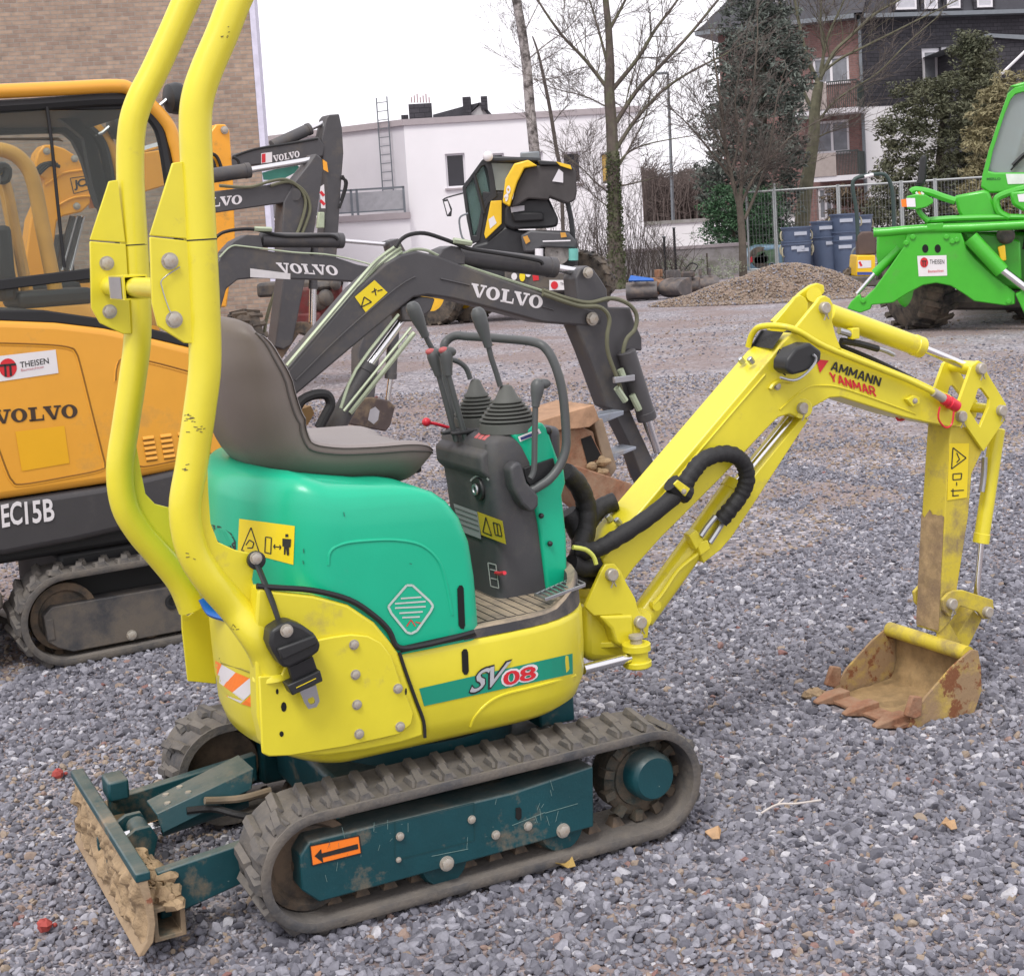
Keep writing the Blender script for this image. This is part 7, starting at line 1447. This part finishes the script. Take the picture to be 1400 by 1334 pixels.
# ------------------------------------------------------------------ green telehandler
FM = Fr(G(1255, 457), radians(-17)); gm = thing('telehandler', FM, 'bright green telescopic handler with glazed cab and front stabiliser legs at the right edge', 'telehandler'); F = FM; T_ = gm
fr_ = [(1163, 413), (1171, 405), (1176, 402), (1178, 411), (1195, 395), (1213, 370), (1236, 337), (1240, 320), (1240, 316), (1314, 318), (1322, 340), (1332, 352), (1365, 383), (1388, 400), (1388, 416), (1375, 418), (1332, 412), (1318, 402), (1300, 391), (1280, 387), (1262, 390), (1240, 402), (1221, 414), (1192, 417), (1190, 423), (1176, 428), (1158, 422)]
P_y(F, fr_, 0, .12, 'stabiliser_frame', m_mgrn, T_, .012)
of = on_y(F, 0, .004); GB = bolt_mesh(.012, m=m_mgrn)
for cx in (1265, 1282):
    b = mb(); b.add([of(cx + 4.3 * cos(a * pi / 8), 340 + 5.8 * sin(a * pi / 8)) for a in range(16)], [tuple(range(16))]); b.build('frame_hole', m_hole, T_, ang=0)
sheet([(1254, 350), (1294, 349), (1295, 377), (1256, 378)], of, m_wht, T_, 'dealer_sticker', 1, 1); b = mb(); f = on_y(F, 0, .008); b.add([f(1263.5 + 5.5 * cos(a * pi / 8), 359 + 7 * sin(a * pi / 8)) for a in range(16)], [tuple(range(16))]); b.build('sticker_disc', m_inkr, T_, ang=0); word('THEISEN', (1271, 361), (1291, 361), (1271, 355), f, m_ink, T_); strokes([[(1260, 357), (1267, 357)], [(1262, 357), (1262, 364)], [(1265, 357), (1265, 364)]], 1.2, on_y(F, 0, .012), m_ink, T_, 'sticker_emblem'); word('Baumaschinen', (1269, 373), (1290, 372), (1269, 369), f, m_inkr, T_)
for q in ((1239, 332), (1308, 328), (1248, 324), (1294, 324), (1180, 411), (1379, 412), (1302, 330)): bolt(T_, F.y(q[0], q[1], -.003), .033, GB)
# wheels
c = F.y(1256, 420, .86); c.z = .56; wheel(T_, c, .56, .46, m_mgrn, ax=V((1, .62, 0)), nl=20); c = F.y(1425, 420, 1.0); c.z = .56; wheel(T_, c, .56, .46, m_mgrn, ax=V((1, .62, 0)), nl=20)
c = F.y(1500, 400, 3.2); c.z = .56; wheel(T_, c, .56, .46, m_mgrn, ax=V((1, .62, 0)), nl=20)
mb().tube([F.y(1265, 410, .75) * 1 + V((0, .0, 0)), F.y(1420, 410, 1.0)], .12, 10).build('axle', m_vfr, T_)
mb().tube(F.ys([(1197, 318), (1215, 317), (1260, 313), (1330, 311), (1440, 305)], .02), .052, 10, 2).build('frame_tube', m_mgrn, T_, ang=60)
mb().cyl(F.y(1197, 318, .02), F.y(1197, 318, .02) + V((-.02, 0, 0)), .055).build('tube_cap', m_mgrn, T_)
P_y(F, [(1267, 306), (1290, 305), (1289, 314), (1268, 316)], -.03, .1, 'frame_step', m_mgrn, T_, .01)
P_y(F, [(1199, 318), (1240, 318), (1240, 336), (1220, 360), (1203, 372), (1198, 350)], .25, .4, 'stabiliser_housing', m_mgrn, T_, .02); P_y(F, [(1318, 318), (1375, 322), (1395, 330), (1397, 383), (1370, 375), (1330, 340)], .3, .5, 'stabiliser_housing', m_mgrn, T_, .02)
mb().cyl(F.y(1327, 325, -.06), F.y(1370, 371, -.06), .085).build('stabiliser_cylinder', m_mgrn, T_); mb().cyl(F.y(1370, 369, -.06), F.y(1410, 400, -.06), .045).build('stabiliser_rod', m_chrome, T_); P_y(F, [(1388, 402), (1400, 396), (1430, 420), (1430, 470), (1410, 450)], -.05, .1, 'stabiliser_leg', m_mgrn, T_, .015)
mb().cyl(F.y(1230, 340, .18), F.y(1196, 374, .18), .05).build('stabiliser_cylinder', m_mgrn, T_); mb().cyl(F.y(1198, 372, .18), F.y(1172, 402, .18), .024).build('stabiliser_rod', m_chrome, T_)
P_y(F, [(1364, 338), (1374, 335), (1376, 356), (1368, 358)], .1, .25, 'yellow_block', m_ldy, T_, .01); c = F.y(1375, 322, .2); mb().ell(c, .1).build('hydraulic_swivel', m_vfr, T_)
b = mb(); P_ = F.ys([(1190, 430), (1380, 320), (1440, 320), (1440, 420)], .9); b.prismy(F.ys([(1290, 318), (1440, 316), (1440, 400), (1340, 392), (1300, 385)], .9), .9, 4.5); b.build('chassis', m_mgrn, T_, .05)
# upper deck, horns, lights
mb().tube(F.ys([(1264, 302), (1300, 299), (1380, 297), (1440, 298)], .1), .035, 8, 2).build('deck_rail', m_mgrn, T_)
P_y(F, [(1262, 299), (1310, 298), (1440, 296), (1440, 306), (1280, 307)], .12, 1.2, 'deck', m_mgrn, T_, .02)
P_y(F, [(1304, 268), (1345, 260), (1352, 262), (1368, 300), (1316, 300), (1310, 290)], .15, .25, 'side_tank', m_mgrn, T_, .03)
mb().tube(F.ys([(1246, 263), (1252, 260), (1270, 263), (1290, 270), (1306, 275)], .05), .042, 8, 3).build('mirror_tube', m_mgrn, T_); strokes([[(1252, 263), (1256, 266)], [(1259, 263), (1263, 266)]], 3, on_y(F, .0, .0), m_wht, T_, 'reflective_stripe'); strokes([[(1255.5, 263), (1259.5, 266)]], 3, on_y(F, .0, .0), m_orng, T_, 'reflective_stripe')
mb().tube(F.ys([(1254, 281), (1256, 288), (1262, 296), (1270, 302)], .05), .03, 8, 3).build('lamp_bracket', m_mgrn, T_)
mb().loft([[V((q.x, q.y + dy, q.z + dz)) for dy, dz in ((-.06, -h), (.06, -h), (.06, h), (-.06, h))] for q, h in ((F.y(1240, 277, 0), .07), (F.y(1252, 276, 0), .085), (F.y(1266, 275, 0), .07), (F.y(1276, 275, 0), .02))]).build('lamp_pod', m_mgrn, T_, .01)
sheet([(1239, 271), (1251, 271), (1252, 283), (1240, 283)], on_y(F, -.07, .003), m_frame, T_, 'headlight', 1, 1); sheet([(1232, 273), (1239, 272), (1240, 283), (1233, 283)], on_y(F, -.06, .0), m_orng, T_, 'indicator', 1, 1)
mb().tube(F.ys([(1380, 298), (1366, 290), (1362, 276), (1368, 268), (1400, 258), (1440, 256)], .1), .04, 8, 3).build('lamp_bracket', m_mgrn, T_); P_y(F, [(1380, 262), (1430, 258), (1430, 285), (1400, 290), (1384, 280)], .05, .3, 'lamp_pod', m_mgrn, T_, .03); sheet([(1391, 266), (1410, 264), (1410, 276), (1393, 276)], on_y(F, .05, .006), m_frame, T_, 'headlight', 1, 1)
# cab
co_ = [(1341, 256), (1343, 240), (1352, 205), (1370, 150), (1378, 128), (1388, 119), (1400, 117), (1560, 117), (1560, 262), (1352, 264)]
ci_ = [(1351, 234), (1353, 228), (1358, 205), (1374, 155), (1382, 136), (1388, 129), (1398, 126), (1540, 128), (1545, 236), (1360, 236)]
mb().frame(F.ys(co_, .4), F.ys(ci_, .4), (0, .12, 0)).build('cab_frame', m_mgrn, T_, .02, seg=3)
b = mb(); f = on_y(F, .46, 0); b.add([f(*p) for p in ci_], [tuple(range(len(ci_)))]); b.build('windscreen', m_glpale, T_, ang=0)
q = [F.y(*p, .52) for p in [(1352, 264), (1343, 240), (1370, 150), (1388, 119)]]; b = mb(); b.add([p for p in q] + [p + V((.35, 1.6, 0)) for p in q], [(0, 1, 5, 4), (1, 2, 6, 5), (2, 3, 7, 6)]); b.build('cab_side_window', m_glteal, T_, ang=0)
mb().prismy(F.ys([(1380, 118), (1400, 112), (1560, 112), (1560, 119), (1388, 120)], .4), .4, 2.0).build('cab_roof', m_mgrn, T_, .03); mb().prismy(F.ys([(1352, 240), (1560, 240), (1560, 264), (1352, 264)], .52), .53, 2.0).build('cab_floor', m_vfr, T_, .02)
mb().prismy(F.ys([(1420, 150), (1470, 150), (1480, 240), (1410, 240)], 1.4), 1.4, 1.55).build('driver_seat', m_seal, T_, .05)
word('MERLO', (1349, 246.5), (1368, 246.5), (1349, 243), on_y(F, .4, .004), mat('dark_green_ink', (.02, .12, .02), .5), T_, off=.02)
sheet([(1375, 238), (1440, 238), (1440, 250), (1378, 252)], on_y(F, .4, .006), mat('pale_sticker', (.72, .74, .72), .5), T_, 'cab_sticker', 1, 1); mb().tube(F.ys([(1382, 233), (1392, 222), (1405, 210)], .42), .012, 5).build('wiper', m_blk, T_); mb().tube(F.ys([(1384, 226), (1398, 212), (1408, 206)], .42), .02, 5).build('wiper_blade', m_blk, T_)
mb().tube(F.ys([(1252, 254), (1262, 250), (1258, 235), (1262, 214)], .3), .02, 6, 3).build('mirror_arm', m_blk, T_); P_y(F, [(1255, 244), (1257, 218), (1262, 211), (1267, 214), (1266, 246), (1262, 252), (1250, 254)], .28, .34, 'mirror', m_blk, T_, .02)

# ------------------------------------------------------------------ small roller with hoop
FRo = Fr(colat(1195, 26), radians(0)); ro = thing('mini_dumper', FRo, 'small yellow site machine with a dark green roll hoop behind the green handler', 'machine'); F = FRo; T_ = ro
m_hoop = mat('dark_green_hoop', (.03, .055, .05), .5)
mb().tube(F.ys([(1173, 330), (1171, 290), (1166, 258), (1168, 246), (1180, 241), (1205, 238), (1214, 244), (1220, 262), (1222, 300), (1222, 330)], 0), .035, 10, 5).build('roll_hoop', m_hoop, T_); mb().tube(F.ys([(1182, 242), (1194, 239)], -.04), .03, 8).build('hoop_sticker', m_frame, T_)
mb().tube([F.y(*p, .5) for p in [(1164, 370), (1165, 345), (1172, 338)]], .02, 8, 3).build('grab_rail', m_zinc, T_)
P_y(F, [(1172, 322), (1178, 317), (1192, 316), (1198, 322), (1199, 348), (1172, 350)], -.05, .1, 'seat_back', mat('brown_seat', (.09, .06, .05), .7), T_, .03)
P_y(F, [(1172, 349), (1197, 349), (1197, 378), (1170, 378)], -.15, .4, 'body', m_ldy, T_, .02); fo = on_y(F, -.15, .004); sheet([(1173, 356), (1191, 356), (1191, 366), (1173, 367)], fo, m_wht, T_, 'sticker', 1, 1); strokes([[(1175, 358), (1178, 364)]], 3, on_y(F, -.15, .008), m_inkr, T_, 'sticker_mark'); strokes([[(1172, 374), (1193, 374)]], 4, fo, mat('blue_print', (.05, .08, .3), .5), T_, 'name_strip')
P_y(F, [(1160, 378), (1205, 378), (1205, 392), (1162, 392)], -.2, .6, 'chassis', m_vfr, T_, .03)
for px in (1166, 1205): c = F.y(px, 392, .3); c.z = .2; wheel(T_, c, .2, .2, nl=14)
mb().tube(F.ys([(1212, 330), (1214, 322), (1222, 322)], .1), .03, 6).build('beacon', m_red, T_)

# ------------------------------------------------------------------ plastic tubs
m_tub = mat('grey_blue_plastic', (.085, .115, .185), .5, var=.1, vs=2)
m_tubh = mat('pale_tub_handle', (.35, .32, .22), .6)
def tub_parts(T_, R, h):
    b = mb(); b.lathe((0, 0, 0), (0, 0, 1), [(0, R * .80), (.02, R * .82), (h - .06, R * .97), (h - .055, R * 1.0), (h - .03, R * 1.0), (h - .025, R * 1.05), (h, R * 1.05), (h, R * .97), (.05, R * .78)], 26); b.build('tub_wall', m_tub, T_)
    for s in (-1, 1): mb().tube([(s * R * 1.0, 0, h - .08), (s * R * 1.10, -.02, h - .14), (s * R * 1.08, -.03, h - .24), (s * R * .98, -.02, h - .26)], .018, 5, 3).build('tub_handle', m_tubh, T_)
    mb().box((-.13, -R * .985, h - .17), (.13, -R * .975, h - .10)).build('label_plate', mat('tub_label', (.42, .45, .52), .5), T_, label='pale label with faint print')
stacks = [(1091, 30.5, (310, 329, 347)), (1108, 31.3, (312, 333)), (1131, 31.0, (302, 323)), (1158, 30.8, (292, 316, 342)), (1176, 31.6, (294, 318))]
names = {0: 'the leftmost stack', 1: 'the second stack from the left', 2: 'the middle stack', 3: 'the fourth stack from the left', 4: 'the rightmost stack'}
lev = ['topmost', 'second from the top', 'third from the top']
for si, (px, dist, tops) in enumerate(stacks):
    Fs = Fr(colat(px, dist), 0); hfull = .78
    zs = [Fs.y(px, t).z for t in tops]; k = 0
    while zs[-1] - hfull > .12: zs.append(max(hfull, zs[-1] - .30))
    for li, z in enumerate(zs):
        h = hfull if li == len(zs) - 1 else min(hfull, .6); nm = lev[li] if li < 3 else ['fourth from the top', 'fifth from the top', 'lowest'][min(li - 3, 2)]
        f2_ = Fr((Fs.o.x, Fs.o.y, 0), ru(-.3, .3)); t_ = thing('plastic_tub', f2_, f'grey-blue plastic tub, {nm} in {names[si]}', 'tub', 'plastic tubs stacked by the fence'); t_.location.z = max(0, z - h); tub_parts(t_, .30, h)

# ------------------------------------------------------------------ fence
m_galv = mat('galvanised_steel', (.38, .40, .40), .45, .3, var=.08)
pts = [(1024, 34.2, 286), (1063, 34, 270), (1150, 33.5, 284), (1236, 33.4, 287), (1282, 33.2, 287), (1398, 33, 290)]
for i in range(len(pts) - 1):
    (pa, da, ta), (pb, db, tb) = pts[i], pts[i + 1]; A = colat(pa, da); B_ = colat(pb, db); L_2 = (B_ - A).length; f_ = Fr((A.x, A.y, 0), math.atan2(B_.y - A.y, B_.x - A.x))
    lab = ['narrow mesh fence panel in front of the hedge, left of the tall post', 'mesh fence panel behind the leftmost tubs', 'mesh fence panel behind the roll hoop', 'short mesh fence panel left of the green handler lamp', 'mesh fence panel behind the green handler cab'][i]
    t_ = thing('mesh_fence', f_, lab, 'fence', 'temporary mesh fence panels'); b = mb(); H = 1.95
    for x in (.02, L_2 - .02): mb().tube([(x, 0, .05), (x, 0, H + (.12 if i == 1 and x < 1 else 0))], .022, 8).build('panel_post', m_galv, t_)
    mb().tube([(0.02, 0, H - .04), (L_2 - .02, 0, H - .04)], .02, 8).build('top_rail', m_galv, t_); mb().tube([(0.02, 0, .15), (L_2 - .02, 0, .15)], .02, 8).build('bottom_rail', m_galv, t_)
    x = .06
    while x < L_2 - .04: b.tube([(x, 0, .15), (x, 0, H - .05)], .0045, 4); x += .075
    for k in range(8): b.tube([(.02, .008, .2 + k * .24), (L_2 - .02, .008, .2 + k * .24)], .0035, 4)
    b.build('wire_mesh', mat('galvanised_wire', (.16, .17, .17), .5, .3), t_, kind='stuff'); mb().box((-.12, -.25, 0), (.12, .25, .12)).build('fence_foot', m_conc, t_, .02)
# ------------------------------------------------------------------ little car
FCa = Fr(colat(1048, 36.5), radians(0)); ca = thing('parked_car', FCa, 'small blue-green car with misted window parked behind the fence, mostly hidden by the heap', 'car'); F = FCa; T_ = ca
m_car = mat('blue_grey_car_paint', (.12, .22, .30), .35, var=.05, coat=.4)
bo = [(1022, 376), (1024, 352), (1032, 342), (1045, 336), (1072, 335), (1120, 338), (1150, 352), (1170, 362), (1172, 392), (1022, 392)]
P_y(F, bo, 0, 1.55, 'body', m_car, T_, .08, seg=3); sheet([(1028, 360), (1036, 345), (1060, 340), (1062, 360)], on_y(F, 0, .01), mat('misted_window', (.10, .16, .10), .15, var=.5, vs=6), T_, 'window', 1, 1); sheet([(1070, 359), (1068, 340), (1110, 341), (1130, 358)], on_y(F, 0, .01), mat('misted_window', (.10, .16, .10), .15), T_, 'window', 1, 1)
for x_ in (.35, 2.3): mb().lathe((F.y(1022, 380).x + x_, -.01, .3), (0, 1, 0), [(0, .18), (.02, .3), (.2, .3)], 20).build('wheel', m_tyre, T_)
sheet([(1024, 354), (1028, 350), (1029, 358), (1025, 360)], on_y(F, 0, .012), m_red, T_, 'tail_light', 1, 1)
# ------------------------------------------------------------------ heap
FP_ = Fr(colat(1062, 25.2), 0); rng = np.random.default_rng(4); b = mb(); nx, ny = 90, 50; rows = []
def hz_(x, y):
    pk = [(.15, 0, .34, 1.05, .9), (-.45, .1, .22, 1.1, .8), (.70, .1, .27, .8, .8), (-1.3, -.1, .08, .8, .6)]
    return max(0, max(h * max(0, 1 - ((x - a) / rx) ** 2 * .8 - ((y - c) / ry) ** 2 * .8) for a, c, h, rx, ry in pk) * 1. + sum(h * math.exp(-((x - a) / rx) ** 2 - ((y - c) / ry) ** 2) * .35 for a, c, h, rx, ry in pk))
xa, xb = FP_.y(940, 420).x - .9, FP_.y(1175, 420).x + .9
for i in range(nx + 1):
    row = []
    for k in range(ny + 1):
        x = xa + (xb - xa) * i / nx; y = -1.5 + 3 * k / ny; h = hz_(x, y); row.append(V((x + rng.normal(0, .006), y + rng.normal(0, .006), h - .02 + rng.normal(0, .012) * (h > .02) + .02 * sin(x * 9 + y * 7) * min(1, h * 4))))
    rows.append(row)
b.loft(rows, False, False, False); m_heap = mat('brown_rubble', (.19, .135, .10), .95, var=.35, vs=14, dirt=(.27, .21, .17), da=.4, ds=22, bump=.02, bs=30)
hp_ = b.build('rubble_heap', m_heap, None, ang=25); hp_.location = FP_.o; tag(hp_, 'heap of brown crushed rubble in front of the blue tubs', 'heap')
n = 15000; X = rng.uniform(xa, xb, n); Y = rng.uniform(-1.5, 1.3, n); Z = np.array([hz_(x, y) for x, y in zip(X, Y)]); ok = Z > .015; Pp = np.c_[X, Y, Z][ok] + np.array([FP_.o.x, FP_.o.y, 0])
s_ = scatter('heap_stones', Pp, rng.uniform(.008, .026, len(Pp)), rng.choice([.45, .7, .91, .92, .93, .94, .93, .95, .96, .92, .94], len(Pp)), 'loose brown and pale stones on the rubble heap')
# ------------------------------------------------------------------ loose buckets by the wall
def loose_bucket(px, dist, w, h, d, yaw, m, label, top=None):
    F = Fr(colat(px, dist), yaw + pi * .86); t = thing('digger_bucket', F, label, 'bucket', 'loose digger buckets by the wall'); n = 12
    prof = [(d * .5 - d * .5 * cos(pi * i / n) * 1.0 - d * .5, h * (1 - abs(1 - 2 * i / n) ** 2.2) * .0 + h * .5 - h * .5 * cos(pi * i / n)) for i in range(n + 1)]
    arc = [(-d * .5 + d * sin(pi * i / n) * .9, h * (.02 + .96 * (1 - cos(pi * i / n)) / 2)) for i in range(n + 1)]
    b = mb(); b.loft([[V((x, y, z)) for y, z in arc] + [V((x, y * .93, z * .97 + .01)) for y, z in arc[::-1]] for x in (-w / 2, -w / 6, w / 6, w / 2)]); b.build('bucket_shell', m, t, ang=50)
    for s in (-1, 1): mb().prism([V((s * w / 2, y, z)) for y, z in arc], (s * .02, 0, 0)).build('bucket_side', m, t)
    for s in (-.2, .2): mb().box((s * w - .02, -d * .2, h), (s * w + .02, d * .2, h + .14)).build('mounting_ear', m, t, .01)
    for k in range(4): mb().box((-w * .45 + k * w * .3 - .02, -d * .5 - .1, .02), (-w * .45 + k * w * .3 + .03, -d * .5 + .02, .06)).build('bucket_tooth', m, t, .008)
    return t, F
m_bk1 = mat('worn_grey_bucket', (.11, .10, .10), .7, var=.25, dirt=(.24, .18, .14), da=.35, ds=3)
m_bk2 = mat('dark_bucket', (.07, .06, .06), .7, var=.3, dirt=(.2, .14, .1), da=.4, ds=4)
t1, f1_ = loose_bucket(878, 27, .52, .34, .42, .3, m_bk1, 'grey worn digger bucket with a bright blue edge near the tree foot'); mb().prism([V((.22, .16, .36)), V((-.24, .16, .34)), V((-.22, .06, .37)), V((.18, .06, .45))], (0, .03, .03)).build('blue_edge', m_blue, t1, .01)
loose_bucket(922, 27, .46, .38, .42, -.4, m_bk1, 'rounded grey digger bucket lying on its back left of the black one')
t2, f_ = loose_bucket(942, 27.5, .36, .34, .34, .2, m_bk2, 'small black digger bucket with hoses between two grey ones'); mb().box((-.12, -.1, .34), (.12, .1, .46)).build('coupler_block', m_bk2, t2, .03); mb().tube([(-.1, 0, .44), (-.18, -.05, .55), (-.05, -.1, .60), (.08, -.1, .46)], .012, 8, 4).build('coupler_hose', m_hose, t2); mb().box((-.05, -.26, .2), (.06, -.24, .28)).build('type_plate', m_frame, t2)
loose_bucket(965, 28, .44, .34, .38, .5, m_bk1, 'brown-grey digger bucket half buried beside the rubble heap')
loose_bucket(902, 28.2, .18, .36, .3, 1.2, m_rust, 'narrow rusty trenching bucket standing between two wide ones')
# ================================================================== small things on the gravel
def ground_bit(px, py, name, label, cat, fn):
    f = Fr(G(px, py), 0); t = thing(name, f, label, cat); fn(t, f); return t
def leaf_fn(col, s, a):
    def fn(t, f):
        b = mb(); n = 9; pts = [V((s * cos(2 * pi * i / n + a) * (1 + .35 * (i % 2)), s * .7 * sin(2 * pi * i / n + a) * (1 + .3 * (i % 3)), .024 + .012 * sin(i * 1.7))) for i in range(n)]
        b.prism(pts, (0, 0, .0015)); b.build('leaf_blade', mat('dry_leaf_%d' % int(col[0] * 100), col, .8, var=.3, vs=30), t, ang=0); mb().tube([(s, 0, .025), (s * 1.7, s * .3, .03)], .0015, 5).build('leaf_stalk', m_twig, t)
    return fn
ground_bit(976, 1152, 'fallen_leaf', 'dry tan leaf on the gravel right of the near track', 'leaf', leaf_fn((.42, .27, .15), .020, .3))
ground_bit(770, 1192, 'fallen_leaf', 'crumpled yellow-brown leaf on the gravel just below the near track', 'leaf', leaf_fn((.36, .24, .07), .024, 1.))
ground_bit(1296, 1140, 'fallen_leaf', 'ochre leaf on the gravel below the bucket at right', 'leaf', leaf_fn((.42, .29, .08), .018, .8))
def stick(t, f): mb().tube([(-.075, -.02, .022), (-.03, .004, .032), (.02, .008, .03), (.085, .03, .026)], .0028, 6, 4).build('stick_stem', mat('bleached_wood', (.55, .5, .46), .8), t); mb().tube([(-.03, .004, .032), (-.01, .02, .04)], .002, 5).build('stick_spur', MATS['bleached_wood'], t)
ground_bit(1080, 1116, 'stick', 'thin bleached stick lying on the gravel left below the bucket', 'stick', stick)
def clod(t, f):
    b = mb(); b.ell((0, 0, .02), .035, .028, .02, 10); b.v = [tuple(V(v) + V((ru(-.004, .004), ru(-.004, .004), ru(-.004, .004)))) for v in b.v]; b.build('clod_lump', m_mud, t, ang=30)
    b = mb(); b.ell((.03, .02, .015), .018, .015, .012, 8); b.build('clod_crumb', m_mud, t, ang=30)
ground_bit(1112, 958, 'clay_clod', 'brown clod of earth just left of the bucket teeth', 'clod', clod)
def brickbit(col):
    def fn(t, f):
        b = mb(); b.ell((0, 0, .02), .018, .015, .014, 7); b.v = [tuple(V(v) + V((ru(-.003, .003), ru(-.003, .003), ru(-.003, .003)))) for v in b.v]; b.build('brick_chip', mat('red_chip', col, .8, var=.2), t, ang=20); mb().ell((.02, .01, .015), .006, .006, .005, 6).build('brick_crumb', MATS['red_chip'], t)
    return fn
ground_bit(80, 1066, 'red_stone', 'red brick chip just above the far corner of the blade', 'stone', brickbit((.36, .06, .05)))
ground_bit(62, 1276, 'red_stone', 'red brick chip on the gravel left of the blade', 'stone', brickbit((.36, .06, .05)))
